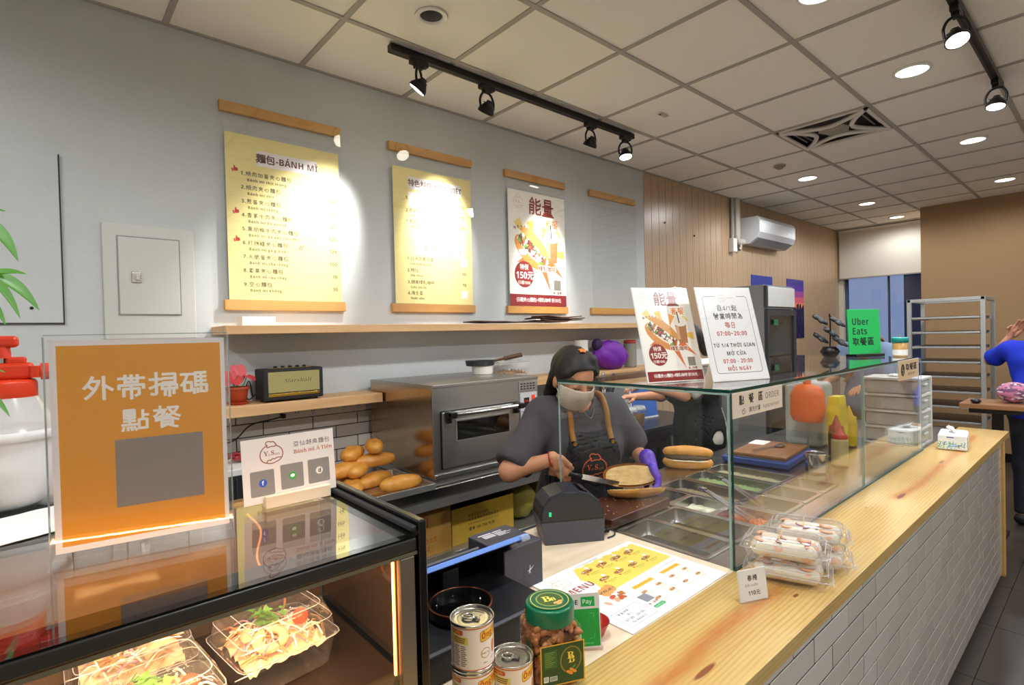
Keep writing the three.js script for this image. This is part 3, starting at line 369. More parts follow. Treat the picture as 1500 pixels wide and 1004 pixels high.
// four way cassette with its curved white frame
{ const x0 = GX + 6 * TILE + 0.012, x1 = x0 + TILE - 0.024, z0 = GZ + TILE + 0.012, z1 = z0 + TILE - 0.024, cx = (x0 + x1) / 2, cz = (z0 + z1) / 2, t = thing('ceiling_cassette', 'ceiling air cassette with white curved frame in a grid bay', 'air conditioner', [cx, CEIL, cz]), h = (x1 - x0) / 2;
  part(t, 'housing', [box(2 * h, 0.012, 2 * h, 0, 0.06, 0), box(0.006, 0.06, 2 * h, -h + 0.003, 0.03, 0), box(0.006, 0.06, 2 * h, h - 0.003, 0.03, 0), box(2 * h, 0.06, 0.006, 0, 0.03, -h + 0.003), box(2 * h, 0.06, 0.006, 0, 0.03, h - 0.003)], std(0x2c2926, 0.7));
  const W2 = std(0xdcd7ce, 0.5); part(t, 'frame', [box(2 * h, 0.012, 0.022, 0, -0.004, h - 0.011), box(2 * h, 0.012, 0.022, 0, -0.004, -h + 0.011), box(0.022, 0.012, 2 * h, h - 0.011, -0.004, 0), box(0.022, 0.012, 2 * h, -h + 0.011, -0.004, 0)], W2);
  for (let k = 0; k < 4; k++) { const a = k * Math.PI / 2, r = (x, z) => [x * Math.cos(a) - z * Math.sin(a), -0.006, x * Math.sin(a) + z * Math.cos(a)]; part(t, 'curved_rib', tube([r(-h + 0.015, -h + 0.015), r(-h * 0.5, -h * 0.62), r(0, -h * 0.42), r(h * 0.5, -h * 0.62), r(h - 0.015, -h + 0.015)], 0.016, 28, 8), W2); part(t, 'louvre', [0.72, 0.85].map((q) => box(1.3 * h, 0.003, 0.012, 0, 0.02, -h * q)), std(0x8b857c, 0.5), [0, 0, 0], [0, a, 0]); }
  for (let k = -4; k <= 4; k++) part(t, 'grille_bar', bar([k * 0.025, 0.004, -0.1 + Math.abs(k) * 0.008], [k * 0.025, 0.004, 0.1 - Math.abs(k) * 0.008], 0.003, 6), W2); }
{ const t = thing('exit_sensor', 'small square ceiling sensor near the end of the menu track', 'sensor', [3.162, CEIL, 0.837]); part(t, 'plate', rbox(0.09, 0.006, 0.03, 0.002, 0, -0.003, 0), std(0xb9b1a4, 0.6)); part(t, 'lamp_eye', ball(0.008, 0.006, 0.008, -0.03, -0.006, 0, 10), BLACK); }
{ const t = thing('smoke_detector', 'flat round smoke detector beside the ceiling cassette', 'detector', [4.978, CEIL, 0.845]); part(t, 'base', cyl(0.05, 0.05, 0.008, 0, -0.004, 0), std(0xa79d90, 0.6)); part(t, 'cap', lathe([[0, -0.03], [0.025, -0.028], [0.04, -0.012], [0.042, -0.006]], 28), std(0x8f867a, 0.6)); }

// ---------- prints for the boards ----------
const thumb = (c, x, y, s) => { c.save(); c.translate(x, y); c.rotate(-0.25); c.scale(s / 20, s / 20); c.fillStyle = '#c8372c'; c.beginPath(); c.roundRect(6, 8, 12, 10, 3); c.fill(); c.beginPath(); c.moveTo(7, 10); c.lineTo(10, 1); c.lineTo(13, 2); c.lineTo(13, 9); c.fill(); c.fillRect(1, 9, 4, 9); c.strokeStyle = '#7a1a14'; c.lineWidth = 0.8; for (const k of [10.5, 13, 15.5]) { c.beginPath(); c.moveTo(13, k); c.lineTo(18, k); c.stroke(); } c.restore(); };
const dots = (c, x0, x1, y) => { c.fillStyle = '#6d5a2e'; for (let x = x0; x < x1; x += 13) c.fillRect(x, y, 4, 3); };
const YELLOW = '#efdf98', BROWN = '#5a2a1c', INKC = '#3c2c1e';
const menuA = canvas(716, 1024, (c, w, h) => {
  c.fillStyle = YELLOW; c.fillRect(0, 0, w, h); c.fillStyle = '#efe9ea'; c.fillRect(182, 84, 384, 94); write(c, '麵包-BÁNH MÌ', 374, 100, 58, BROWN, 0.12, { align: 'center', gap: 0.02 });
  const rows = [['1.燒肉加蛋夾心麵包', 'Bánh mì thịt trứng', '110', 1], ['2.燒肉夾心麵包', 'Bánh mì thịt', '100'], ['3.煎蛋夾心麵包', 'Bánh mì trứng', '90'], ['4.香茅牛肉夾心麵包', 'Bánh mì bò xào sả', '120', 1], ['5.黑胡椒牛肉夾心麵包', 'Bánh mì bò xào tiêu đen', '120'], ['6.打拋雞夾心麵包', 'Bánh mì gà giò sả', '120', 1], ['7.火腿蛋夾心麵包', 'Bánh mì chả trứng', '100'], ['8.素菜夾心麵包', 'Bánh mì rau chay', '70'], ['9.空心麵包', 'Bánh mì không', '30']];
  rows.forEach(([a, b, p, t], i) => { const y = 222 + i * 86; const q = write(c, a, 84, y, 31, INKC, 0.09, { gap: 0.14 }); write(c, b, 120, y + 42, 24, INKC, 0.1, { gap: 0.12 }); dots(c, 84 + q + 22, 600, y + 34); write(c, p, 688, y + 12, 32, INKC, 0.1, { align: 'right' }); if (t) thumb(c, 26, y - 20, 42); });
  c.strokeStyle = '#c8372c'; c.lineWidth = 5; for (const k of [0, 14]) { c.beginPath(); c.moveTo(430 + k, 684); c.lineTo(444 + k, 660); c.stroke(); }
});
const menuB = canvas(716, 1024, (c, w, h) => {
  c.fillStyle = YELLOW; c.fillRect(0, 0, w, h); c.fillStyle = '#efe9ea'; c.fillRect(130, 60, 490, 92); write(c, '特色料理-MÓN VIỆT', 376, 78, 54, BROWN, 0.1, { align: 'center', gap: 0.0 });
  c.fillStyle = '#f4efe6'; c.fillRect(128, 176, 300, 110); c.fillRect(186, 560, 450, 84); write(c, '甜點-MÓN NGỌT', 410, 574, 52, '#8c6a5a', 0.08, { align: 'center', gap: 0.0 });
  [['2.香茅牛肉麵', 'Bún bò sả', '130', 300], ['3.煎肉', 'Bún thịt', '180', 384]].forEach(([a, b, p, y]) => { write(c, a, 104, y, 32, INKC, 0.08); write(c, b, 148, y + 42, 23, INKC); dots(c, 420, 590, y + 30); write(c, p, 650, y, 34, INKC, 0.1, { align: 'right' }); });
  write(c, '1.', 104, 206, 32, INKC); dots(c, 440, 590, 244); write(c, '120', 650, 214, 34, INKC, 0.1, { align: 'right' });
  [['1.白木耳養生茶', 'Chè dưỡng nhan', '', 664], ['2.燒仙', 'Sữa chua', '50', 752], ['3.越南煉乳咖啡', 'Cafe sữa đá', '70', 842], ['4.海生茶', 'Nước sâm', '', 926]].forEach(([a, b, p, y]) => { write(c, a.replace('養', '香'), 104, y, 33, INKC, 0.09); write(c, b, 128, y + 44, 24, INKC); dots(c, 380, 600, y + 32); if (p) write(c, p, 652, y + 4, 34, INKC, 0.1, { align: 'right' }); else { c.fillStyle = '#e4e2e0'; c.fillRect(600, y - 14, 66, 62); } });
});
function sandwich(c, x, y, s) { // a filled roll seen from the side, tilted
  c.save(); c.translate(x, y); c.rotate(0.62); c.scale(s / 100, s / 100);
  c.fillStyle = '#d98f45'; c.beginPath(); c.ellipse(0, 12, 54, 26, 0, 0, 7); c.fill(); c.fillStyle = '#e8b06a'; c.beginPath(); c.ellipse(0, -12, 53, 19, 0, Math.PI, 0); c.fill(); c.fillStyle = '#f4e2c0'; c.beginPath(); c.ellipse(0, 0, 50, 20, 0, 0, 7); c.fill();
  for (let i = 0; i < 130; i++) { const a = rnd(-46, 46); c.fillStyle = ['#4f8a2f', '#6fa53a', '#7a2f2a', '#efe6d8', '#c9603a', '#5b3a22', '#f3efe6'][i % 7]; c.beginPath(); c.ellipse(a, rnd(-11, 13), rnd(3, 8), rnd(2, 5), rnd(3), 0, 7); c.fill(); }
  c.fillStyle = '#dd9d54'; c.beginPath(); c.ellipse(0, -9, 53, 21, 0, Math.PI, 0); c.fill(); c.restore();
}
function cup(c, x, y, s) { c.save(); c.translate(x, y); c.scale(s / 100, s / 100); c.fillStyle = '#b4794a'; c.beginPath(); c.moveTo(-26, -26); c.lineTo(26, -26); c.lineTo(19, 50); c.lineTo(-19, 50); c.fill(); c.fillStyle = '#d6ad86'; c.fillRect(-22, -14, 12, 50); c.fillStyle = '#efe6dd'; c.beginPath(); c.ellipse(0, -30, 30, 18, 0, 0, 7); c.fill(); c.strokeStyle = '#2a2320'; c.lineWidth = 5; c.beginPath(); c.moveTo(-4, -28); c.lineTo(-6, -66); c.stroke(); c.restore(); }
const comboPrint = canvas(724, 1024, (c, w, h) => {
  c.fillStyle = '#f6f1e6'; c.fillRect(0, 0, w, h);
  const rays = [[100, 260, 250, 470], [260, 260, 330, 460], [450, 300, 400, 430], [640, 330, 470, 470], [700, 540, 490, 520], [690, 760, 500, 610], [520, 900, 400, 620], [90, 640, 280, 560], [120, 480, 270, 500], [330, 620, 340, 560]];
  rays.forEach(([x, y, cx, cy], i) => { const dx = x - cx, dy = y - cy, l = Math.hypot(dx, dy), nx = -dy / l * 44, ny = dx / l * 44, e = i > 4 && i < 8 || i === 9; c.fillStyle = e ? '#e0733c' : ['#f3d77e', '#f0c65a', '#f5a95c'][i % 3]; c.beginPath(); c.moveTo(x - (e ? 0 : nx), y - (e ? 0 : ny)); c.lineTo(x + (e ? 0 : nx), y + (e ? 0 : ny)); c.lineTo(cx + (e ? nx : 0), cy + (e ? ny : 0)); c.lineTo(cx - (e ? nx : 0), cy - (e ? ny : 0)); c.fill(); });
  loafMark(c, 60, 30, 130, '#d9b88a', 2.5); write(c, '能量', 250, 36, 158, '#8c2a22', 0.105, { gap: 0.06 }); write(c, '套餐', 448, 214, 86, '#e88a4c', 0.1, { outline: '#fbf3e4', gap: 0.14 });
  [...'燒肉加蛋夾心麵包+'].forEach((ch, i) => write(c, ch, 60 + i * 40, 318 - Math.sin(i / 7 * 3) * 28 + i * i * 1.6, 30, '#7c2c26', 0.1));
  sandwich(c, 290, 500, 410); cup(c, 548, 470, 300); write(c, '煉乳咖啡', 360, 650, 54, '#8c2a22', 0.11, { outline: '#f8ecd6' });
  c.fillStyle = '#8f2626'; c.beginPath(); c.arc(180, 740, 118, 0, 7); c.fill(); write(c, '特價', 180, 650, 50, '#f7ead9', 0.12, { align: 'center' }); write(c, '150元', 186, 704, 82, '#fff7e9', 0.12, { align: 'center', gap: 0 }); write(c, '任選1000份', 184, 796, 36, '#f7ead9', 0.12, { align: 'center', gap: 0 });
  c.fillStyle = '#8a8378'; c.fillRect(556, 776, 96, 96); write(c, '線上點餐', 604, 880, 28, '#7c3a2c', 0.1, { align: 'center' });
  c.fillStyle = '#8f2626'; c.fillRect(0, 918, w, 106); write(c, '任選夾心麵包+煉乳咖啡 折30元', w / 2, 944, 42, '#f6eee6', 0.13, { align: 'center', gap: -0.02 });
});
const OAK = woodMat(woodTexture([222, 172, 96], [176, 118, 52], 5, 31, 512, 256), 0.5);
function board(x0, x1, tex, label, tall) {
  const w = x1 - x0, t = thing('menu_board', label, 'menu board', [(x0 + x1) / 2, 0, 0], 0);
  part(t, 'top_bar', uvMetres(rbox(w + 0.004, 0.05, 0.026, 0.002, 0, 2.711, 0.0135), 'x', x0), OAK); part(t, 'bottom_bar', uvMetres(rbox(w + 0.01, 0.05, 0.026, 0.002, 0, 1.757, 0.0135), 'x', x0 + 0.3), OAK);
  part(t, 'acrylic_sheet', box(w - 0.004, 0.998, 0.003, 0, 2.234, 0.0295), ACRYLIC);
  for (const s of [-1, 1]) for (const y of [1.79, 2.05, 2.3, 2.66]) part(t, 'clear_stud', cyl(0.006, 0.006, 0.008, s * (w / 2 - 0.01), y, 0, 12), ACRYLIC);
  if (tex) { part(t, 'print_backing', box(w - 0.03, tall, 0.002, 0.0, 1.783 + tall / 2, 0.0235), PAPER); part(t, 'menu_print', sheet(w - 0.03, tall), print(tex, 0.6), [0, 1.783 + tall / 2, 0.0252]); }
  t.children.filter((m) => m.name === 'clear_stud').forEach((m) => { m.geometry = cyl(0.006, 0.006, 0.022, 0, 0, 0, 12).rotateX(Math.PI / 2).translate(Math.sign(1) * 0, 0, 0.0165); });
  const ys = [1.79, 2.05, 2.3, 2.66]; t.children.filter((m) => m.name === 'clear_stud').forEach((m, i) => m.position.set((i < 4 ? -1 : 1) * (w / 2 - 0.01), ys[i % 4], 0)); return t;
}
board(0.68, 1.274, menuA, 'yellow bread menu board with nine numbered rows', 0.806); board(1.574, 2.174, menuB, 'yellow menu board with two white title strips', 0.812); board(2.468, 3.072, comboPrint, 'poster board with a filled roll and iced coffee combo', 0.822); board(3.365, 3.97, null, 'empty clear board between two wooden bars');
// shelves
solo('wall_shelf', 'long upper wall shelf under the menu boards', 'shelf', uvMetres(rspan(0.62, 4.1, 1.612, 1.652, 0, 0.25, 0.003), 'x'), BEECH);
solo('wall_shelf', 'lower wall shelf carrying the speaker and the red potted plant', 'shelf', uvMetres(rspan(-0.4, 1.385, 1.236, 1.286, 0.001, 0.22, 0.003), 'x', 0.7), BEECH);
solo('wall_shelf', 'lower wall shelf behind the worker with a purple bag', 'shelf', uvMetres(rspan(2.12, 4.1, 1.236, 1.286, 0.001, 0.25, 0.003), 'x', 0.2), BEECH);
{ const t = thing('electrical_panel', 'cream flush electrical cabinet door with square chrome latch', 'cabinet', [0.384, 1.85, 0]), C = std(0xc4c3bc, 0.4);
  part(t, 'frame', rbox(0.342, 0.5, 0.014, 0.005, 0, 0, 0.007), C); part(t, 'door', rbox(0.225, 0.335, 0.01, 0.004, -0.004, 0.026, 0.015), C); part(t, 'door_reveal', [box(0.235, 0.345, 0.003, -0.004, 0.026, 0.0142)], std(0x8d8c86, 0.5));
  part(t, 'latch', [rbox(0.036, 0.048, 0.008, 0.003, 0, 0, 0)], TIN, [-0.055, 0.02, 0.022]); part(t, 'latch_lever', rbox(0.018, 0.028, 0.006, 0.003, 0, 0, 0), SATIN, [-0.05, 0.02, 0.028]); }
{ const t = thing('access_panel', 'flat grey access panel set flush in the grey wall', 'panel', [-0.25, 2.012, 0]); part(t, 'panel', uvMetres(rbox(0.662, 0.678, 0.008, 0.002, 0, 0, 0.004), 'x', 2.2), WALLPAINT); part(t, 'gap', [box(0.004, 0.69, 0.0095, 0.333, 0, 0.0048), box(0.668, 0.004, 0.0095, 0, -0.341, 0.0048)], std(0x2e2d2a, 0.8)); part(t, 'key_hole', cyl(0.006, 0.006, 0.004, 0, 0, 0, 12).rotateX(Math.PI / 2), BLACK, [0.235, -0.28, 0.009]); }
// upper shelf items
{ const t = thing('white_carton', 'small white carton on the upper shelf under the bread menu', 'box', [0.79, 1.652, 0.1]); part(t, 'carton', rbox(0.15, 0.044, 0.1, 0.003, 0, 0.022, 0), WHITE); part(t, 'flap', box(0.148, 0.001, 0.098, 0, 0.0446, 0), OFFWHITE); }
{ const B = std(0x4a2c1c, 0.7), bow = (w, d, k, y, r) => bend(new THREE.BoxGeometry(w, 0.007, d, 20, 1, 6).rotateY(r).translate(0, y, 0), (p) => { p.y += k * (p.x - 0.0) ** 2 + 0.006 * noise(p.x * 7, p.z * 9, y * 40); });
  [[bow(0.78, 0.2, 0.02, 0.012, 0.0), B, -0.12, 'long dark brown menu folder lying flat at the bottom of the shelf stack'], [bow(0.44, 0.19, 0.16, 0.02, 0.05), std(0x54331f, 0.7), 0.22, 'brown menu folder second from the bottom of the shelf stack'], [bow(0.42, 0.19, 0.2, 0.032, -0.05), std(0x3f2418, 0.7), 0.24, 'darkest brown menu folder below the curled topmost one'], [bow(0.36, 0.18, 0.3, 0.043, 0.06), std(0x5a3420, 0.7), 0.26, 'curled brown menu folder topmost on the shelf stack']].forEach(([g, m, x, label]) => solo('menu_folder', label, 'folder', g, m, [2.58 + x, 1.652, 0.13], 0, 'menu folders on the upper shelf')); solo('paper_slip', 'small white paper slip between the brown menu folders', 'paper', bow(0.07, 0.12, 0.3, 0.026, 0.3), PAPER, [2.54, 1.652, 0.17]); }
// speaker and anthurium on the lower shelf
const speakerTex = canvas(512, 256, (c, w, h) => { c.fillStyle = '#a59a63'; c.fillRect(0, 0, w, h); for (let i = 0; i < 9000; i++) { c.fillStyle = i % 2 ? '#8d8350' : '#b9ae78'; c.fillRect(rnd(w), rnd(h), 2, 1); } c.font = 'italic bold 62px serif'; c.fillStyle = '#d6c891'; c.fillText('Marshall', 150, 138); c.fillStyle = '#5c5230'; c.fillText('Marshall', 147, 136); });
{ const t = thing('radio_speaker', 'black retro speaker with gold grille cloth on the lower shelf', 'speaker', [0.93, 1.286, 0.125]);
  part(t, 'cabinet', rbox(0.285, 0.15, 0.14, 0.008, 0, 0.083, 0), std(0x16181a, 0.65, { bumpMap: speck, bumpScale: 0.001 })); part(t, 'grille', rbox(0.245, 0.1, 0.006, 0.002, 0.0, 0.094, 0.0695), std(0x9a8f5a, 0.8)); part(t, 'grille_print', sheet(0.241, 0.096), print(speakerTex, 0.8), [0, 0.094, 0.0728]); part(t, 'brass_strip', rbox(0.245, 0.014, 0.006, 0.002, 0, 0.033, 0.07), std(0xc9a24a, 0.25, { metalness: 1 }));
  part(t, 'control_plate', rbox(0.2, 0.003, 0.05, 0.001, 0, 0.159, 0.01), std(0xb08f45, 0.3, { metalness: 1 })); for (let k = 0; k < 5; k++) part(t, 'knob', cyl(0.008, 0.009, 0.01, -0.07 + k * 0.035, 0.165, 0.012, 16), BLACK); for (const x of [-0.12, 0.12]) part(t, 'foot', cyl(0.008, 0.008, 0.008, x, 0.004, 0.03, 12), BLACK); for (const x of [-0.12, 0.12]) part(t, 'foot', cyl(0.008, 0.008, 0.008, x, 0.004, -0.03, 12), BLACK);
  part(t, 'power_cord', tube([[-0.13, 0.04, -0.074], [-0.17, 0.01, -0.08], [-0.18, 0.05, -0.09], [-0.16, 0.1, -0.1], [-0.14, 0.02, -0.115]], 0.003, 30, 6), CABLE); }
{ const t = thing('potted_anthurium', 'red anthurium in a terracotta pot beside the speaker', 'plant', [0.695, 1.286, 0.12]), POT = std(0xb0421f, 0.55), RED = std(0xd0454a, 0.4, { side: THREE.DoubleSide });
  part(t, 'saucer', lathe([[0, 0], [0.042, 0], [0.05, 0.012], [0.046, 0.012], [0.04, 0.005], [0, 0.005]], 32), POT); part(t, 'pot', lathe([[0, 0.006], [0.034, 0.006], [0.046, 0.07], [0.05, 0.07], [0.05, 0.082], [0.044, 0.082], [0.042, 0.07], [0, 0.068]], 32), POT);
  const flower = (x, y, z, s, rx, ry, rz) => { const g = bend(new THREE.CircleGeometry(1, 28, 0, Math.PI * 2), (p) => { const a = Math.atan2(p.y, p.x), r = Math.hypot(p.x, p.y), f = 1 - 0.45 * Math.max(0, Math.sin(a)) ** 4 + 0.25 * Math.max(0, -Math.sin(a)) ** 6; p.x *= f * 0.9; p.y *= f * 1.15; p.z = 0.22 * r * r * Math.abs(Math.cos(a)); }).scale(s, s, s); return g.rotateX(rx).rotateY(ry).rotateZ(rz).translate(x, y, z); };
  for (const [x, y, z, s, rx, ry] of [[0.0, 0.155, 0.0, 0.042, -0.3, 0.2], [-0.04, 0.135, 0.01, 0.036, -0.5, -0.4], [0.045, 0.125, 0.02, 0.026, -1.1, 0.5], [-0.02, 0.12, 0.03, 0.03, -0.9, 0.1]]) part(t, 'flower', flower(x, y, z, s, rx, ry, 0), RED); for (const [x, z] of [[0.0, 0.0], [-0.03, 0.01], [0.035, 0.02], [-0.015, 0.03]]) part(t, 'stem', tube([[x * 0.3, 0.066, z * 0.3], [x * 0.7, 0.1, z], [x, 0.13, z]], 0.0025, 8, 6), std(0x6b8a3a, 0.5)); }
{ const t = thing('power_strip', 'long white wall socket strip under the lower shelf', 'sockets', [1.12, 1.202, 0.0105]); part(t, 'plate', rbox(0.52, 0.052, 0.016, 0.004, 0, 0, 0.008), std(0xd6cfc4, 0.4)); for (let k = 0; k < 6; k++) part(t, 'socket_slot', [box(0.003, 0.012, 0.002, -0.006, 0.006, 0), box(0.003, 0.012, 0.002, 0.006, 0.006, 0), cyl(0.003, 0.003, 0.002, 0, -0.01, 0, 8).rotateX(0)], BLACK, [-0.21 + k * 0.085, 0, 0.0165]); part(t, 'plug', [rbox(0.022, 0.022, 0.03, 0.004, 0, 0, 0.02)], BLACK, [-0.2, -0.005, 0.012]);
  part(t, 'plug_cord', tube([[-0.2, -0.005, 0.045], [-0.26, -0.012, 0.06], [-0.36, -0.03, 0.05], [-0.43, -0.09, 0.05], [-0.5, -0.1, 0.05], [-0.6, -0.05, 0.05], [-0.7, -0.04, 0.03]], 0.0035, 40, 6), CABLE); }
// far wall: conduit, split unit, posters, fridge
{ const t = thing('split_air_conditioner', 'white wall mounted air conditioner on the wood cladding', 'air conditioner', [6.46, 2.68, 0.001]); const prof = [[0, -0.14], [0.1, -0.145], [0.19, -0.085], [0.215, -0.03], [0.215, 0.1], [0.19, 0.14], [0, 0.145]];
  part(t, 'casing', extrude(prof.map(([z, y]) => [-z, y]), 0.96, 0.004).rotateY(Math.PI / 2).translate(-0.48, 0, 0), std(0xd3d5d8, 0.25)); part(t, 'flap', rbox(0.9, 0.004, 0.1, 0.0015, 0, 0, 0), std(0xa9acb2, 0.3), [0, -0.118, 0.152], [-0.58, 0, 0]); part(t, 'air_slot', rbox(0.88, 0.004, 0.05, 0.001, 0, 0, 0), BLACKMATT, [0, -0.143, 0.08]); part(t, 'display_lamp', box(0.12, 0.018, 0.002, 0.3, 0.02, 0.2195), std(0xf4f8ff, 0.3)); }
{ const t = thing('pipe_trunking', 'white vertical pipe trunking beside the air conditioner', 'pipe cover', [5.8, 0, 0.001]), C = std(0xc9c4ba, 0.5); part(t, 'trunk', rbox(0.085, 0.42, 0.06, 0.012, 0.02, 2.81, 0.03), C); part(t, 'drain_pipe', cyl(0.018, 0.018, 0.44, -0.06, 2.8, 0.025, 16), std(0xa9a49a, 0.5)); part(t, 'elbow', tube([[0.02, 2.64, 0.03], [0.03, 2.58, 0.03], [0.07, 2.55, 0.03], [0.17, 2.555, 0.035]], 0.034, 20, 12), C); part(t, 'junction_box', rbox(0.085, 0.15, 0.06, 0.01, -0.06, 2.5, 0.03), WHITE); part(t, 'pipe_stub', tube([[0.09, 2.54, 0.04], [0.1, 2.49, 0.04], [0.06, 2.46, 0.04]], 0.014, 14, 8), C); }
const duskPrint = canvas(256, 384, (c, w, h) => { const g = ['#3a2f8c', '#5a3aa0', '#a34f9c', '#e0637a', '#f08a5a', '#3b2a6a', '#241f58', '#1b1d50']; g.forEach((k, i) => { c.fillStyle = k; c.fillRect(0, i * h / 10, w, h); }); c.fillStyle = '#181a44'; for (let i = 0; i < 26; i++) { const q = rnd(20, 90); c.fillRect(rnd(w), h * 0.52 - q * 0.5, rnd(8, 22), q + 200); } for (let i = 0; i < 160; i++) { c.fillStyle = ['#f2c56b', '#e58a4e', '#8fa2ff'][i % 3]; c.fillRect(rnd(w), rnd(h * 0.5, h), 3, 3); } });
solo('city_poster', 'tall dusk city photograph poster on the wood cladding', 'poster', box(0.54, 0.77, 0.006), [print(duskPrint, 0.4)][0], [7.48, 1.828, 0.0035]);
solo('blue_poster', 'plain blue poster half hidden by the drinks fridge', 'poster', box(0.56, 0.5, 0.006), std(0x2438a0, 0.4), [6.5, 1.96, 0.0035]);
for (const [x, y] of [[4.46, 2.6], [4.98, 2.53]]) solo('wall_hook', 'small dark screw hole in the wood cladding', 'hook', [cyl(0.009, 0.009, 0.012, 0, 0, 0, 10).rotateX(Math.PI / 2)], BLACK, [x, y, 0.007], 0, 'wood wall hooks');
{ const t = thing('drinks_fridge', 'upright drinks fridge with glass door against the wood cladding', 'fridge', [5.8, 0, 0.28]), B = std(0x8f9498, 0.35), TR = std(0x3c4043, 0.4); part(t, 'cabinet', [span(-0.36, -0.33, 0.05, 2.02, -0.26, 0.2), span(0.33, 0.36, 0.05, 2.02, -0.26, 0.2), span(-0.33, 0.33, 0.05, 2.02, -0.26, -0.23), span(-0.33, 0.33, 0.05, 0.25, -0.23, 0.2), span(-0.33, 0.33, 1.78, 2.02, -0.23, 0.2)], B); part(t, 'light_box', rspan(-0.32, 0.35, 1.8, 2.0, 0.2, 0.225, 0.006), std(0xd3d3cf, 0.4)); part(t, 'side_trim', rspan(-0.358, -0.322, 1.79, 2.01, 0.2, 0.232, 0.004), TR);
  const d = part(t, 'door', [span(-0.35, -0.3, 0.26, 1.77, 0.2, 0.235), span(0.3, 0.35, 0.26, 1.77, 0.2, 0.235), span(-0.3, 0.3, 0.26, 0.32, 0.2, 0.235), span(-0.3, 0.3, 1.71, 1.77, 0.2, 0.235)], TR); part(d, 'door_glass', span(-0.3, 0.3, 0.32, 1.71, 0.21, 0.222), std(0xdfeaf0, 0.02, { transmission: 1 })); part(d, 'handle', rspan(-0.33, -0.315, 0.9, 1.3, 0.236, 0.262, 0.004), BLACK);
  for (const y of [0.6, 0.95, 1.3]) part(t, 'wire_shelf', span(-0.325, 0.325, y, y + 0.012, -0.22, 0.18), SATIN); part(t, 'sign_sticker', box(0.1, 0.06, 0.002, -0.16, 1.64, 0.2365), std(0x2f6a4c, 0.5)); for (let k = 0; k < 4; k++) part(t, 'foot', cyl(0.02, 0.02, 0.05, k % 2 ? 0.3 : -0.3, 0.025, k < 2 ? -0.2 : 0.15, 12), BLACK); }
// roller blind and the yard outside
{ const t = thing('roller_blind', 'cream roller blind half drawn over the far window', 'blind', [9.07, 0, 0.61]); part(t, 'cloth', span(-0.002, 0.002, 2.3, 3.0, -0.58, 0.57), std(0xe6e0d2, 0.9, { transmission: 0.15 })); part(t, 'roller', cyl(0.018, 0.018, 1.16, 0, 0, 0, 16).rotateX(Math.PI / 2), WHITE, [0, 2.995, 0]); part(t, 'bottom_bar', rspan(-0.007, 0.007, 2.282, 2.302, -0.58, 0.57, 0.003), std(0x9b968c, 0.5)); }
solo('neighbour_wall', 'dark blue wall of the building outside the window', 'building', [span(11.2, 11.5, 0, 2.55, 0.35, 3.2), span(11.18, 11.2, 1.0, 2.0, 0.9, 1.3), span(11.0, 11.5, 2.55, 2.62, 0.33, 3.2)], std(0x41506f, 0.8));
solo('yard_ground', 'paved yard ground outside the far window', 'ground', span(9.35, 13, -0.2, 0, -2, 4), std(0x555a63, 0.9));

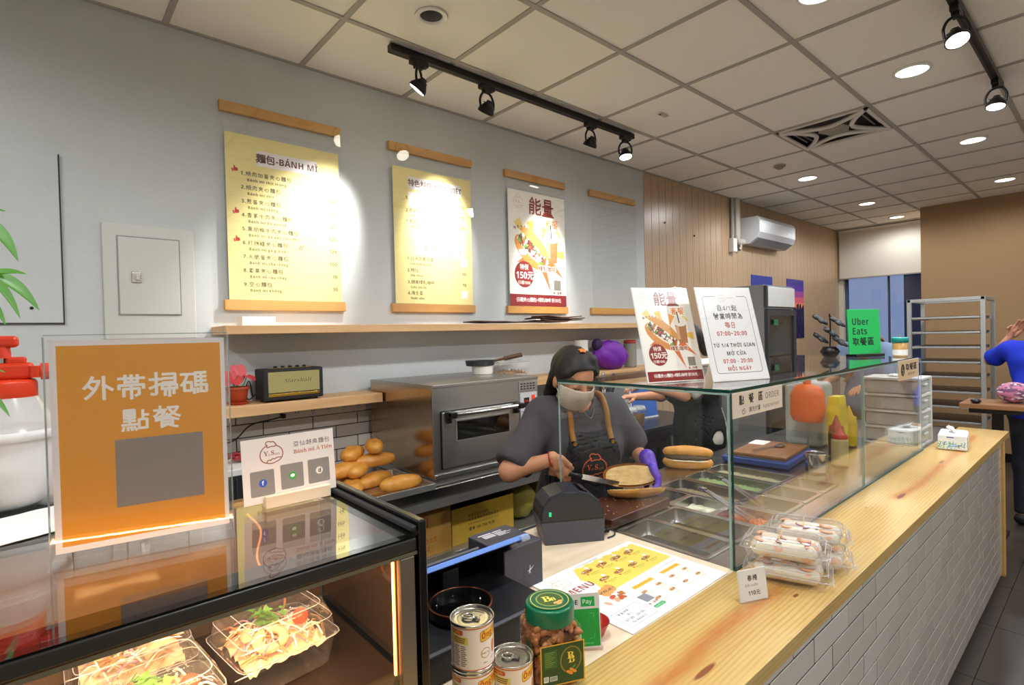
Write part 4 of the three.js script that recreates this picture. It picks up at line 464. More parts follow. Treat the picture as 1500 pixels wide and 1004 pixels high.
// ---------- heated display case on the worktop ----------
const CASE = { x0: -0.75, x1: 0.447, z0: 1.745, z1: 2.135, y0: DESK, y1: 1.28, floor: 1.05 };
{ const k = CASE, t = thing('heated_display_case', 'black framed heated glass display case holding salad boxes', 'display case');
  const FR = std(0x0a0a0b, 0.22), ALU = std(0x8a8074, 0.35, { metalness: 0.8 }), BLK = std(0x050506, 0.04);
  part(t, 'base', rspan(k.x0, k.x1, k.y0 + 0.004, k.floor - 0.006, k.z0, k.z1 - 0.012, 0.006), FR);
  part(t, 'deck', span(k.x0 + 0.01, k.x1 - 0.03, k.floor - 0.006, k.floor, k.z0 + 0.01, k.z1 - 0.02), std(0x2a2018, 0.2));
  part(t, 'side_panel', rspan(k.x1 - 0.014, k.x1, k.y0 + 0.002, k.y1 + 0.016, k.z0 - 0.002, k.z1 + 0.004, 0.003), FR);
  part(t, 'side_panel', rspan(k.x0 - 0.002, k.x0 + 0.012, k.y0 + 0.002, k.y1 + 0.016, k.z0 - 0.002, k.z1 + 0.004, 0.003), FR);
  part(t, 'inner_mirror', span(k.x1 - 0.019, k.x1 - 0.0145, k.floor, k.y1 - 0.02, k.z0 + 0.02, k.z1 - 0.03), std(0x8a7460, 0.05, { metalness: 0.9 }));
  part(t, 'back_door', span(k.x0 + 0.01, k.x1 - 0.02, k.floor, k.y1 - 0.01, k.z0 + 0.006, k.z0 + 0.012), std(0x5a4a3c, 0.12));
  part(t, 'top_glass', span(k.x0 + 0.012, k.x1 - 0.015, k.y1 - 0.006, k.y1, k.z0, k.z1), GLASS);
  part(t, 'top_border', [span(k.x0 + 0.012, k.x1 - 0.015, k.y1 - 0.0085, k.y1 - 0.0065, k.z1 - 0.056, k.z1), span(k.x1 - 0.045, k.x1 - 0.015, k.y1 - 0.0085, k.y1 - 0.0065, k.z0, k.z1 - 0.056), span(k.x0 + 0.012, k.x1 - 0.045, k.y1 - 0.0085, k.y1 - 0.0065, k.z0, k.z0 + 0.03)], BLK);
  part(t, 'side_gasket', rspan(k.x1 - 0.026, k.x1 - 0.0145, k.y1 + 0.0003, k.y1 + 0.009, k.z0, k.z1, 0.003), BLACKMATT);
  part(t, 'front_rail', rspan(k.x0 + 0.012, k.x1 - 0.015, k.y1 - 0.03, k.y1 - 0.009, k.z1 - 0.012, k.z1, 0.004), std(0x2b2a24, 0.3)); part(t, 'trim_rail', span(k.x0 + 0.012, k.x1 - 0.015, k.y1 - 0.036, k.y1 - 0.0305, k.z1 - 0.01, k.z1 - 0.001), std(0x7d7760, 0.35, { metalness: 0.6 }));
  part(t, 'front_glass', span(k.x0 + 0.014, k.x1 - 0.04, k.floor - 0.06, k.y1 - 0.037, k.z1 - 0.008, k.z1 - 0.003), GLASS);
  part(t, 'corner_post', rspan(k.x1 - 0.045, k.x1 - 0.0195, k.floor - 0.06, k.y1 - 0.037, k.z1 - 0.014, k.z1 - 0.001, 0.002), ALU); part(t, 'post_back', rspan(k.x1 - 0.045, k.x1 - 0.0195, k.floor, k.y1 - 0.037, k.z1 - 0.03, k.z1 - 0.016, 0.002), std(0x1b1714, 0.3));
  const GLOW = std(0xffffff, 0.4, { emissive: 0xff9038, emissiveIntensity: 6 });
  part(t, 'light_strip', span(k.x0 + 0.03, k.x1 - 0.06, k.y1 - 0.03, k.y1 - 0.026, k.z1 - 0.026, k.z1 - 0.016), GLOW); part(t, 'light_strip', span(k.x1 - 0.049, k.x1 - 0.046, k.floor + 0.01, k.y1 - 0.045, k.z1 - 0.022, k.z1 - 0.018), GLOW);
  const l = new THREE.RectAreaLight(new THREE.Color(1, 0.56, 0.23), 210, 1.05, 0.012); l.name = 'case_lamp'; l.position.set((k.x0 + k.x1) / 2, k.y1 - 0.032, k.z1 - 0.021); l.lookAt((k.x0 + k.x1) / 2, k.floor, k.z1 - 0.13); t.add(l);
  part(t, 'lamp_wire', tube([[0.28, 1.262, 1.79], [0.30, 1.23, 1.80], [0.29, 1.18, 1.81], [0.33, 1.1, 1.83], [0.3, 1.056, 1.84]], 0.0022, 30, 6), std(0xc58c55, 0.5)); }
// salad boxes
function clamshell(w, d, h, lid) { // thin clear tray with stepped rim and a domed lid
  const ring = (sx, sz, y, r) => roundRect(w * sx, d * sz, r).getPoints(5).map((p) => [p.x, y, -p.y]);
  const loft = (rings, closeEnd) => { const pos = [], idx = [], n = rings[0].length; rings.forEach((q) => q.forEach((p) => pos.push(...p))); for (let k = 0; k + 1 < rings.length; k++) for (let i = 0; i < n; i++) { const j = (i + 1) % n, a = k * n + i, b = k * n + j; idx.push(a, b, a + n, b, b + n, a + n); } if (closeEnd) { const c = pos.length / 3, o = (rings.length - 1) * n; pos.push(0, rings[rings.length - 1][0][1], 0); for (let i = 0; i < n; i++) idx.push(o + i, o + (i + 1) % n, c); } const g = new THREE.BufferGeometry(); g.setAttribute('position', new THREE.Float32BufferAttribute(pos, 3)); g.setIndex(idx); g.computeVertexNormals(); return g; };
  const tray = loft([ring(1.06, 1.06, h, 0.02), ring(1, 1, h, 0.018), ring(0.97, 0.97, h * 0.8, 0.018), ring(0.9, 0.9, h * 0.06, 0.02), ring(0.84, 0.84, 0, 0.02)], true);
  const top = loft([ring(1.06, 1.06, h + 0.001, 0.02), ring(0.99, 0.99, h + 0.002, 0.018), ring(0.95, 0.95, h + lid * 0.55, 0.02), ring(0.86, 0.86, h + lid * 0.92, 0.026), ring(0.76, 0.76, h + lid, 0.03)], true);
  return [tray, top];
}
const leafGeo = (s) => bend(new THREE.CircleGeometry(s, 7), (p) => { const a = Math.atan2(p.y, p.x), r = Math.hypot(p.x, p.y); const f = 0.75 + 0.35 * Math.cos(a * 3); p.x *= f; p.y *= f; p.z = r * r * 8 * 0.5; });
function saladBox(pos, turn, label, sd) {
  const t = thing('salad_box', label, 'salad box', pos, turn, 'salad boxes in the display case'), [a, b] = clamshell(0.15, 0.15, 0.05, 0.05); seed = 100 + sd;
  part(t, 'tray', a, CLEARPET, [0, 0.001, 0]); part(t, 'lid', b, CLEARPET, [0, 0.001, 0]); for (const [q, y] of [[1.06, 0.051], [0.95, 0.078], [0.78, 0.1]]) part(t, 'moulded_rib', tube(roundRect(0.15 * q, 0.15 * q, 0.02).getPoints(5).map((p) => [p.x, y, -p.y]), 0.0007, 60, 5, true), PETRIM);
  part(t, 'noodle_bed', bend(new THREE.PlaneGeometry(0.126, 0.126, 30, 30).rotateX(-Math.PI / 2), (p) => { p.y = 0.034 + 0.022 * Math.abs(noise(p.x * 50, p.z * 50, sd)) + 0.01 * (1 - (p.x * p.x + p.z * p.z) / 0.006); }), std(0xe6c79a, 0.5));
  const strips = (n, col, r) => { const list = []; for (let i = 0; i < n; i++) { const x = rnd(-0.05, 0.05), z = rnd(-0.05, 0.05), y = rnd(0.05, 0.066), q = rnd(6.3), l = rnd(0.012, 0.03); list.push(tube([[x - l * Math.cos(q), y - 0.006, z - l * Math.sin(q)], [x + rnd(-0.006, 0.006), y + 0.005, z + rnd(-0.006, 0.006)], [x + l * Math.cos(q), y - 0.006, z + l * Math.sin(q)]], r, 6, 5)); } return part(t, 'shredded_vegetables', list, std(col, 0.4)); };
  for (const m of [strips(46, 0xf2e6d4, 0.0016), strips(26, 0xd98a4a, 0.0014), strips(20, 0xb48aa0, 0.0015)]) m.userData.kind = 'stuff';
  for (let i = 0; i < 4; i++) part(t, 'prawn_slice', bend(new THREE.TorusGeometry(0.015, 0.008, 8, 14, 3.6), (p) => { p.z *= 0.7; }), std(0xe9b183, 0.4), [rnd(-0.035, 0.04), 0.064, rnd(-0.035, 0.045)], [-1.3 + rnd(-0.3, 0.3), 0, rnd(6)]);
  const lv = []; for (let i = 0; i < 46; i++) { const r = rnd(0.034) * (i % 3 ? 1 : 0.5), q = rnd(6.3); lv.push(leafGeo(rnd(0.006, 0.010)).rotateX(-1.2 + rnd(-0.6, 0.6)).rotateY(q).translate(-0.012 + r * Math.cos(q), 0.07 + rnd(0.02), -0.01 + r * Math.sin(q))); } const hb = part(t, 'coriander', lv, std(0x5f9a35, 0.5, { side: THREE.DoubleSide })); hb.userData.kind = 'stuff';
  part(t, 'cherry_tomato', ball(0.013, 0.013, 0.013, 0, 0, 0, 16), std(0xd0421f, 0.2), [0.04, 0.069, 0.012]); return t;
}
saladBox([0.275, CASE.floor, 1.94], 0.12, 'clear salad box topped with coriander and a cherry tomato beside the corner post', 1);
saladBox([0.1, CASE.floor, 2.015], 0.1, 'clear salad box in the middle of the display case', 2);
saladBox([-0.075, CASE.floor, 2.03], 0.05, 'clear salad box furthest from the corner post', 3);
saladBox([0.095, CASE.floor, 1.845], 0.0, 'clear salad box at the back door of the case', 4);

// ---------- on top of the case ----------
const orangePrint = canvas(720, 1018, (c, w, h) => {
  c.fillStyle = '#e9e3e2'; c.fillRect(0, 0, w, h); c.fillStyle = '#dc9418'; c.fillRect(26, 26, w - 46, h - 56);
  write(c, '外帶掃碼', w * 0.53, 172, 124, '#ece8e4', 0.115, { align: 'center', gap: 0.08 }); write(c, '點餐', w * 0.55, 346, 116, '#ece8e4', 0.11, { align: 'center', gap: 0.14 });
  c.fillStyle = '#8a7f78'; c.fillRect(236, 500, 372, 338);
});
{ const t = thing('orange_sign_stand', 'clear acrylic stand holding an orange takeaway sign', 'sign', [0.115, CASE.y1, 1.906], -0.15);
  part(t, 'front_sheet', box(0.222, 0.305, 0.002, 0, 0.157, 0.0035), ACRYLIC); part(t, 'back_sheet', box(0.222, 0.31, 0.002, 0, 0.159, -0.0035), ACRYLIC); part(t, 'paper', box(0.212, 0.294, 0.001, 0, 0.160, -0.0005), PAPER); part(t, 'sign_print', sheet(0.212, 0.294), print(orangePrint, 0.6), [0, 0.160, 0.0006]);
  part(t, 'foot_plate', [box(0.222, 0.002, 0.07, 0, 0.0012, 0.0), box(0.222, 0.014, 0.002, 0, 0.008, 0.034)], ACRYLIC); part(t, 'side_edge', [box(0.0012, 0.31, 0.008, -0.1115, 0.157, 0), box(0.0012, 0.31, 0.008, 0.1115, 0.157, 0), box(0.222, 0.0012, 0.008, 0, 0.3145, 0)], std(0xc9cfcd, 0.15, { transmission: 0.7 })); }
const cardPrint = canvas(720, 500, (c, w, h) => {
  c.fillStyle = '#e8ddd4'; c.fillRect(0, 0, w, h); loafMark(c, 122, 24, 190, '#9a5a3a', 4); write(c, '亞仙越南麵包', 388, 60, 46, '#4a4038', 0.07, { gap: 0.1 }); write(c, 'Bánh mì Á Tiên', 386, 122, 42, '#b4633a', 0.1, { font: 'serif', gap: -0.02 });
  [[52, 250], [278, 234], [494, 232]].forEach(([x, y], i) => { c.fillStyle = '#8d867f'; c.beginPath(); c.roundRect(x, y, 178, 196, 12); c.fill(); c.fillStyle = ['#2d55b8', '#2fa84a', '#e8ddd4'][i]; c.beginPath(); c.arc(x + 92, y + 98, 30, 0, 7); c.fill(); write(c, ['f', '', '♪'][i] === '♪' ? 'd' : ['f', ''][i] ?? '', x + 82, y + 74, 44, i === 2 ? '#111' : '#fff'); if (i === 1) { c.fillStyle = '#fff'; c.beginPath(); c.ellipse(x + 92, y + 96, 18, 14, 0, 0, 7); c.fill(); } });
});
{ const t = thing('card_on_wooden_stand', 'cream shop card slotted in a small wooden stand', 'card', [0.347, CASE.y1, 1.838], -0.01);
  part(t, 'wooden_stand', [uvMetres(rbox(0.118, 0.022, 0.01, 0.0015, 0.008, 0.011, 0.009), 'x'), uvMetres(rbox(0.118, 0.022, 0.01, 0.0015, 0.008, 0.011, -0.008), 'x'), uvMetres(box(0.118, 0.008, 0.012, 0.008, 0.005, 0), 'x')], PALE); const card = part(t, 'card', box(0.166, 0.115, 0.0012), PAPER, [-0.002, 0.068, 0.0], [-0.06, 0, 0.012]); part(card, 'card_print', sheet(0.166, 0.115), print(cardPrint, 0.55), [0, 0, 0.0008]); }

// ---------- black appliance behind the case, spray bottle, paper, plant ----------
{ const t = thing('black_holding_cabinet', 'black box cabinet standing behind the display case', 'cabinet', [-0.22, DESK, 1.6]); part(t, 'body', rspan(-0.5, 0.43, 0.002, 0.364, -0.26, 0.133, 0.006), std(0x101211, 0.3)); part(t, 'top_plate', rspan(-0.5, 0.43, 0.3645, 0.3735, -0.262, 0.138, 0.003), std(0x1d221c, 0.12)); part(t, 'edge_strip', span(-0.5, 0.43, 0.338, 0.344, 0.134, 0.138), std(0x6b6a5a, 0.4)); for (const x of [-0.48, 0.4]) part(t, 'foot', cyl(0.014, 0.014, 0.004, x, 0.002, 0, 12), BLACK); }
{ const g = bend(new THREE.BoxGeometry(0.2, 0.0008, 0.17, 20, 1, 16), (p) => { p.y += 0.004 * Math.abs(noise(p.x * 14, p.z * 14, 4)) + 0.001; }); solo('loose_paper', 'loose crumpled white paper lying before the spray bottle', 'paper', g, PAPER, [-0.02, 1.2775, 1.63], 0.35); }
{ const t = thing('spray_bottle', 'white pressure spray bottle with red pump head', 'spray bottle', [-0.052, 1.278, 1.47]), MILK = std(0xe7e6e6, 0.35, { transmission: 0.25 }), RED = std(0xd33a1c, 0.32);
  part(t, 'tank', lathe([[0, 0.004], [0.05, 0.004], [0.058, 0.012], [0.078, 0.05], [0.083, 0.09], [0.0835, 0.132], [0.09, 0.135]], 48), MILK); part(t, 'rim', lathe([[0.084, 0.132], [0.092, 0.132], [0.0925, 0.146], [0.084, 0.148]], 48), MILK); part(t, 'shoulder', lathe([[0.084, 0.146], [0.074, 0.16], [0.05, 0.208], [0.042, 0.214]], 48), std(0xf0f0ee, 0.15, { transmission: 0.6 })); for (const a of [0.35, 2.4, 4.4]) part(t, 'foot_rib', rbox(0.03, 0.045, 0.006, 0.002, 0, 0, 0), MILK, [0.06 * Math.cos(a), 0.0225, 0.06 * Math.sin(a)], [0, -a, 0]);
  part(t, 'cap', lathe([[0.042, 0.205], [0.05, 0.206], [0.05, 0.235], [0.046, 0.24], [0, 0.242]], 32), RED); part(t, 'pump_head', [rbox(0.075, 0.032, 0.036, 0.008, 0.008, 0.256, 0), rbox(0.03, 0.014, 0.024, 0.005, 0.02, 0.276, 0)], RED); part(t, 'plunger', [cyl(0.006, 0.006, 0.03, 0, 0.285, 0, 16)], CHROME); part(t, 'pump_handle', [rbox(0.05, 0.022, 0.03, 0.008, 0.0, 0.312, 0), cyl(0.012, 0.014, 0.03, 0.0, 0.296, 0, 16)], RED);
  const arm = part(t, 'spout', [cyl(0.014, 0.014, 0.022, 0.05, 0.254, 0.012, 16).rotateX(0), cyl(0.016, 0.016, 0.024, 0, 0, 0, 20).rotateZ(Math.PI / 2).translate(0.066, 0.254, 0.012), cyl(0.018, 0.015, 0.02, 0, 0, 0, 20).rotateZ(Math.PI / 2).translate(0.086, 0.254, 0.012)], RED); part(arm, 'brass_nozzle', [cyl(0.007, 0.009, 0.014, 0, 0, 0, 12).rotateZ(-Math.PI / 2).translate(0.103, 0.254, 0.012), cyl(0.0045, 0.006, 0.016, 0, 0, 0, 12).rotateZ(-Math.PI / 2).translate(0.117, 0.254, 0.012)], std(0x8a7a34, 0.3, { metalness: 1 })); }
{ const t = thing('lucky_bamboo', 'green leafy bamboo plant at the wall end of the counter', 'plant', [-0.215, 1.278, 1.6]), LEAF = std(0x4c8a24, 0.4, { side: THREE.DoubleSide, transmission: 0.12 });
  part(t, 'vase', lathe([[0, 0], [0.04, 0], [0.045, 0.01], [0.04, 0.14], [0.044, 0.16], [0.04, 0.16], [0.036, 0.02], [0, 0.016]], 32), std(0xdfe4e0, 0.1, { transmission: 0.7 })); part(t, 'cane', tube([[0, 0.02, 0], [0.01, 0.2, 0.005], [0.0, 0.42, 0], [0.012, 0.6, 0]], 0.011, 30, 10), std(0x6f9a3a, 0.5)); part(t, 'cane', tube([[-0.012, 0.02, -0.01], [-0.03, 0.22, 0], [-0.02, 0.4, 0.01]], 0.01, 20, 10), std(0x6f9a3a, 0.5));
  const leaf = (a, b, w, droop) => { const A = V(...a), B = V(...b), g = new THREE.PlaneGeometry(1, 1, 14, 4), p = g.attributes.position, d = B.clone().sub(A), s = V(0, 1, 0).cross(d).normalize(), n = d.clone().cross(s).normalize(); for (let i = 0; i < p.count; i++) { const u = p.getX(i) + 0.5, v = p.getY(i) * 2, h = Math.sin(Math.PI * Math.min(1, 0.1 + u * 0.9)) ** 0.8 * w; const q = A.clone().addScaledVector(d, u).addScaledVector(s, v * h * 0.75).addScaledVector(n, v * v * h * 0.35).add(V(0, droop * (u - u * u) * 4, 0)).addScaledVector(V(0.5, 0.7, 0.5), v * h * 0.6); p.setXYZ(i, q.x, q.y, q.z); } g.computeVertexNormals(); return g; };
  const to = (u, v, z = 1.55) => { const q = at(u, v, 'z', z); return [q.x + 0.215, q.y - 1.278, q.z - 1.6]; };
  for (const [u, v, su, sv, w, dr, z] of [[27, 384, -40, 320, 0.021, 0.012, 1.55], [39, 402, -60, 425, 0.015, 0.012, 1.56], [58, 456, -30, 400, 0.02, 0.012, 1.54], [30, 468, -28, 400, 0.014, 0.01, 1.57], [9, 478, -40, 430, 0.014, 0.008, 1.55], [15, 612, -50, 560, 0.011, 0.008, 1.62], [10, 310, -60, 330, 0.01, 0.01, 1.55], [9, 546, -60, 542, 0.006, 0.004, 1.6]]) part(t, 'leaf', leaf(to(su, sv, z), to(u, v, z), w, dr), LEAF); }

// ---------- on the worktop and the ledge ----------
const desk = (x, z, up = 0) => [x * 0.981, DESK + up, EYE.z - (EYE.z - z) * 0.981];
const dishRow = (c, x, y, s) => { c.fillStyle = '#c98b4a'; c.beginPath(); c.ellipse(x, y, s, s * 0.42, -0.1, 0, 7); c.fill(); for (let i = 0; i < 12; i++) { c.fillStyle = ['#4f7f33', '#8a3b2a', '#f0e3c8', '#3c2c1e'][i % 4]; c.beginPath(); c.ellipse(x + rnd(-s * 0.7, s * 0.7), y + rnd(-s * 0.2, s * 0.15), s * 0.14, s * 0.09, 0, 0, 7); c.fill(); } };
const scribble = (c, x, y, w, s, col) => { for (let k = 0; k < w; k += s * 1.05) { c.strokeStyle = col; c.lineWidth = s * 0.11; c.stroke(new Path2D(`M${x + k} ${y + s * rnd(0.2, 0.5)}h${s * 0.8}M${x + k + s * rnd(0.2, 0.6)} ${y}v${s * 0.9}M${x + k} ${y + s * 0.85}h${s * 0.8}`)); } };
const menuPaper = canvas(1280, 960, (c, w, h) => {   // landscape: x runs along the counter, y towards the ledge
  c.fillStyle = '#f7f6f1'; c.fillRect(0, 0, w, h); c.fillStyle = '#f0d862'; c.beginPath(); c.moveTo(440, 40); for (let x = 440; x <= 1250; x += 40) c.lineTo(x, 60 + 14 * Math.sin(x * 0.05)); c.lineTo(1250, 470); c.lineTo(420, 500); c.lineTo(330, 470); c.lineTo(380, 330); c.lineTo(340, 220); c.fill();
  c.fillStyle = '#fbf8e6'; c.fillRect(470, 560, 780, 370); loafMark(c, 80, 60, 180, '#d8b487', 2.5); write(c, 'MENU', 70, 250, 104, '#a02c34', 0.1, { gap: 0.02 });
  scribble(c, 470, 30, 300, 16, '#5a6a9a'); scribble(c, 460, 520, 760, 14, '#7a86a8');
  for (let r = 0; r < 2; r++) for (let k = 0; k < 4; k++) { const x = 500 + k * 190, y = 150 + r * 180; dishRow(c, x, y, 72 - r * 8); c.fillStyle = '#d9452f'; c.beginPath(); c.arc(x - 40, y + 44, 11, 0, 7); c.fill(); scribble(c, x - 20, y + 46, 110, 15, '#5a4a1c'); scribble(c, x - 20, y + 70, 90, 11, '#8a7630'); c.fillStyle = '#fdf6df'; c.beginPath(); c.arc(x + 40, y - 44, 20, 0, 7); c.fill(); }
  for (const [x, y] of [[520, 572], [900, 572]]) { c.fillStyle = '#f2b93a'; c.fillRect(x, y, 260, 40); scribble(c, x + 10, y + 8, 230, 22, '#a8741c'); }
  for (let k = 0; k < 8; k++) { const x = 540 + (k % 4) * 190, y = 680 + Math.floor(k / 4) * 120; c.fillStyle = ['#f1e4e6', '#e7d9c2', '#dcd5e6', '#efe0d0'][k % 4]; c.beginPath(); c.ellipse(x, y, 44, 26, 0, 0, 7); c.fill(); dishRow(c, x, y, 36); scribble(c, x - 40, y + 36, 90, 12, '#6a5a4a'); scribble(c, x - 40, y + 54, 70, 10, '#9a8a7a'); }
  for (let k = 0; k < 3; k++) { c.fillStyle = '#e6a25c'; c.beginPath(); c.ellipse(310 + k * 46, 480 - k * 10, 44, 60, 0.3, 0, 7); c.fill(); dishRow(c, 300 + k * 48, 470, 44); } for (let k = 0; k < 10; k++) { c.fillStyle = ['#d9a884', '#c9583a', '#b8743c'][k % 3]; c.beginPath(); c.ellipse(200 + rnd(220), 560 + rnd(60), 34, 20, rnd(3), 0, 7); c.fill(); }
  c.fillStyle = '#8b8d93'; c.fillRect(420, 690, 100, 96); write(c, '線上點餐', 400, 800, 26, '#8a4a34', 0.1); c.fillStyle = '#3aa45e'; c.beginPath(); c.roundRect(396, 846, 128, 36, 16); c.fill(); scribble(c, 410, 856, 100, 16, '#eafaf0');
  c.strokeStyle = '#5a6070'; c.lineWidth = 3; c.strokeRect(70, 720, 290, 190); write(c, '營業時間', 110, 736, 30, '#4a505e', 0.08); write(c, '每日', 170, 778, 28, '#4a505e', 0.08); write(c, '07:00 - 20:00', 96, 816, 34, '#4a505e'); write(c, '02-8665072', 120, 862, 28, '#4a505e');
});
{ const t = thing('paper_menu', 'large yellow and white paper menu lying on the worktop', 'menu', desk(1.219, 1.976, 0.0015), 0.0); const a = Math.atan2(-0.012, 0.44); part(t, 'sheet', rbox(0.436, 0.002, 0.33, 0.0006, 0, 0, 0, 1), PAPER, [0, 0, -0.028], [0, 0, 0]); part(t, 'menu_print', sheet(0.436, 0.33).rotateX(-Math.PI / 2), print(menuPaper, 0.45), [0, 0.0012, -0.028]); t.rotation.y = -a * 0.3; }
// receipt printer
{ const t = thing('receipt_printer', 'dark grey receipt printer with rounded lid on the worktop', 'printer', desk(1.333, 1.608), 0.0), G = std(0x4b4b55, 0.5), N = std(0x23252f, 0.3);
  const prof = [[-0.1, 0.075], [0.1, 0.075], [0.098, 0.1], [0.085, 0.128], [0.06, 0.15], [0.02, 0.163], [-0.03, 0.163], [-0.07, 0.15], [-0.093, 0.125], [-0.1, 0.1]], low = [[-0.088, 0.004], [0.1, 0.004], [0.104, 0.075], [-0.102, 0.075]];
  t.rotation.y = -0.55;
  part(t, 'lower_body', extrude(low, 0.112, 0.005).translate(0, 0, -0.056), G); part(t, 'lid', extrude(prof, 0.112, 0.006).translate(0, 0, -0.056), N); part(t, 'lid_window', rbox(0.07, 0.004, 0.09, 0.0015, 0, 0, 0), BLACKGLOSS, [0.062, 0.152, 0], [0, 0, -0.62]);
  part(t, 'seam', box(0.206, 0.0025, 0.1242, 0, 0.0765, 0), BLACK); part(t, 'paper_slot', rbox(0.003, 0.006, 0.084, 0.001, 0.1075, 0.064, 0), BLACK); part(t, 'paper_tongue', box(0.012, 0.002, 0.05, 0.112, 0.022, 0), PAPER); part(t, 'power_light', rbox(0.008, 0.014, 0.003, 0.001, -0.075, 0.1, 0.0625), std(0x1fd18c, 0.3, { emissive: 0x1fd18c, emissiveIntensity: 0.5 })); part(t, 'interface_plug', [rbox(0.03, 0.02, 0.03, 0.004, 0.115, 0.02, -0.02), rbox(0.02, 0.014, 0.02, 0.003, 0.128, 0.014, 0.008)], BLACK); part(t, 'data_cable', tube([[0.13, 0.012, -0.02], [0.16, 0.006, -0.01], [0.15, 0.004, 0.03], [0.12, 0.004, 0.05]], 0.0025, 20, 6), CABLE);
  }
const boxLabel = canvas(256, 128, (c, w, h) => { c.fillStyle = '#3a3842'; c.fillRect(0, 0, w, h); c.fillStyle = '#dcdce0'; c.fillRect(14, 14, 96, 10); c.fillRect(120, 14, 70, 9); c.fillRect(30, 34, 80, 40); for (let k = 0; k < 5; k++) c.fillRect(120, 34 + k * 12, 60 + (k % 3) * 26, 6); c.fillStyle = '#3a3842'; for (let k = 0; k < 14; k++) c.fillRect(34 + k * 5.4, 38, 2, 32); });
const starPrint = canvas(128, 128, (c, w, h) => { c.fillStyle = '#3a3842'; c.fillRect(0, 0, w, h); c.strokeStyle = '#cfd2d6'; c.lineWidth = 6; c.stroke(new Path2D('M54 96L68 28L64 66L92 52L64 74L70 100M40 76L62 66')); });
{ const t = thing('cash_device_box', 'black square device box with a white label on top', 'device', desk(0.967, 1.708)); part(t, 'housing', rbox(0.138, 0.12, 0.155, 0.004, 0, 0.0602, 0), std(0x3a3842, 0.45)); part(t, 'top_label', sheet(0.12, 0.06).rotateX(-Math.PI / 2), print(boxLabel, 0.5), [0, 0.1208, -0.03]); part(t, 'front_mark', sheet(0.04, 0.04), print(starPrint, 0.5), [0.02, 0.05, 0.0781]); part(t, 'base_gap', box(0.13, 0.002, 0.148, 0, 0.001, 0), BLACK); }
{ const t = thing('cash_till', 'wide flat black cash till base beneath the till screen', 'cash till', desk(0.665, 1.76)); part(t, 'case', rspan(-0.19, 0.228, 0.004, 0.062, -0.2, 0.2, 0.003), std(0x15151a, 0.45)); part(t, 'drawer_front', rspan(-0.185, 0.222, 0.008, 0.05, -0.206, -0.2005, 0.002), BLACKMATT); part(t, 'lip', span(-0.19, 0.228, 0.0622, 0.0632, 0.19, 0.2), std(0x55555c, 0.4)); for (const x of [-0.17, 0.2]) for (const z of [-0.18, 0.18]) part(t, 'foot', cyl(0.01, 0.01, 0.004, x, 0.002, z, 12), BLACK); }
{ const t = thing('till_tablet', 'tablet till screen with a blue edge on a round stand', 'tablet', desk(0.7, 1.865, 0.0625)); part(t, 'round_base', lathe([[0, 0], [0.068, 0], [0.07, 0.006], [0.066, 0.012], [0, 0.014]], 48), BLACKGLOSS); part(t, 'copper_ring', new THREE.TorusGeometry(0.069, 0.0022, 8, 56).rotateX(Math.PI / 2).translate(0, 0.026, 0), std(0x9a5c3c, 0.3, { metalness: 0.9 })); part(t, 'base_cup', lathe([[0.069, 0.004], [0.0695, 0.026], [0.066, 0.026], [0.065, 0.008]], 48), BLACK); for (let k = 0; k < 6; k++) part(t, 'base_screw', ball(0.003, 0.003, 0.003, 0.055 * Math.cos(k), 0.014, 0.055 * Math.sin(k), 8), CHROME); part(t, 'neck', rbox(0.05, 0.05, 0.012, 0.004, 0.04, 0.03, -0.1), BLACK);
  const s = part(t, 'screen', [rbox(0.31, 0.21, 0.009, 0.004, 0, 0, 0)], std(0x17161d, 0.3), [0.08, 0.05, -0.12], [1.03, 0, 0]); part(s, 'blue_case_edge', [rbox(0.312, 0.005, 0.012, 0.002, 0, 0.106, 0)], std(0x5b86d6, 0.35)); part(s, 'display', sheet(0.29, 0.185).rotateY(Math.PI), std(0x101014, 0.06), [0, 0, -0.0052]); part(s, 'clear_clip', rbox(0.03, 0.026, 0.016, 0.004, 0.14, 0.1, 0.004), std(0xcfd8e6, 0.1, { transmission: 0.6 })); part(s, 'stylus', cyl(0.004, 0.004, 0.16, 0, 0, 0, 12).rotateZ(Math.PI / 2), std(0x55555c, 0.4), [-0.06, 0.075, -0.012]); }
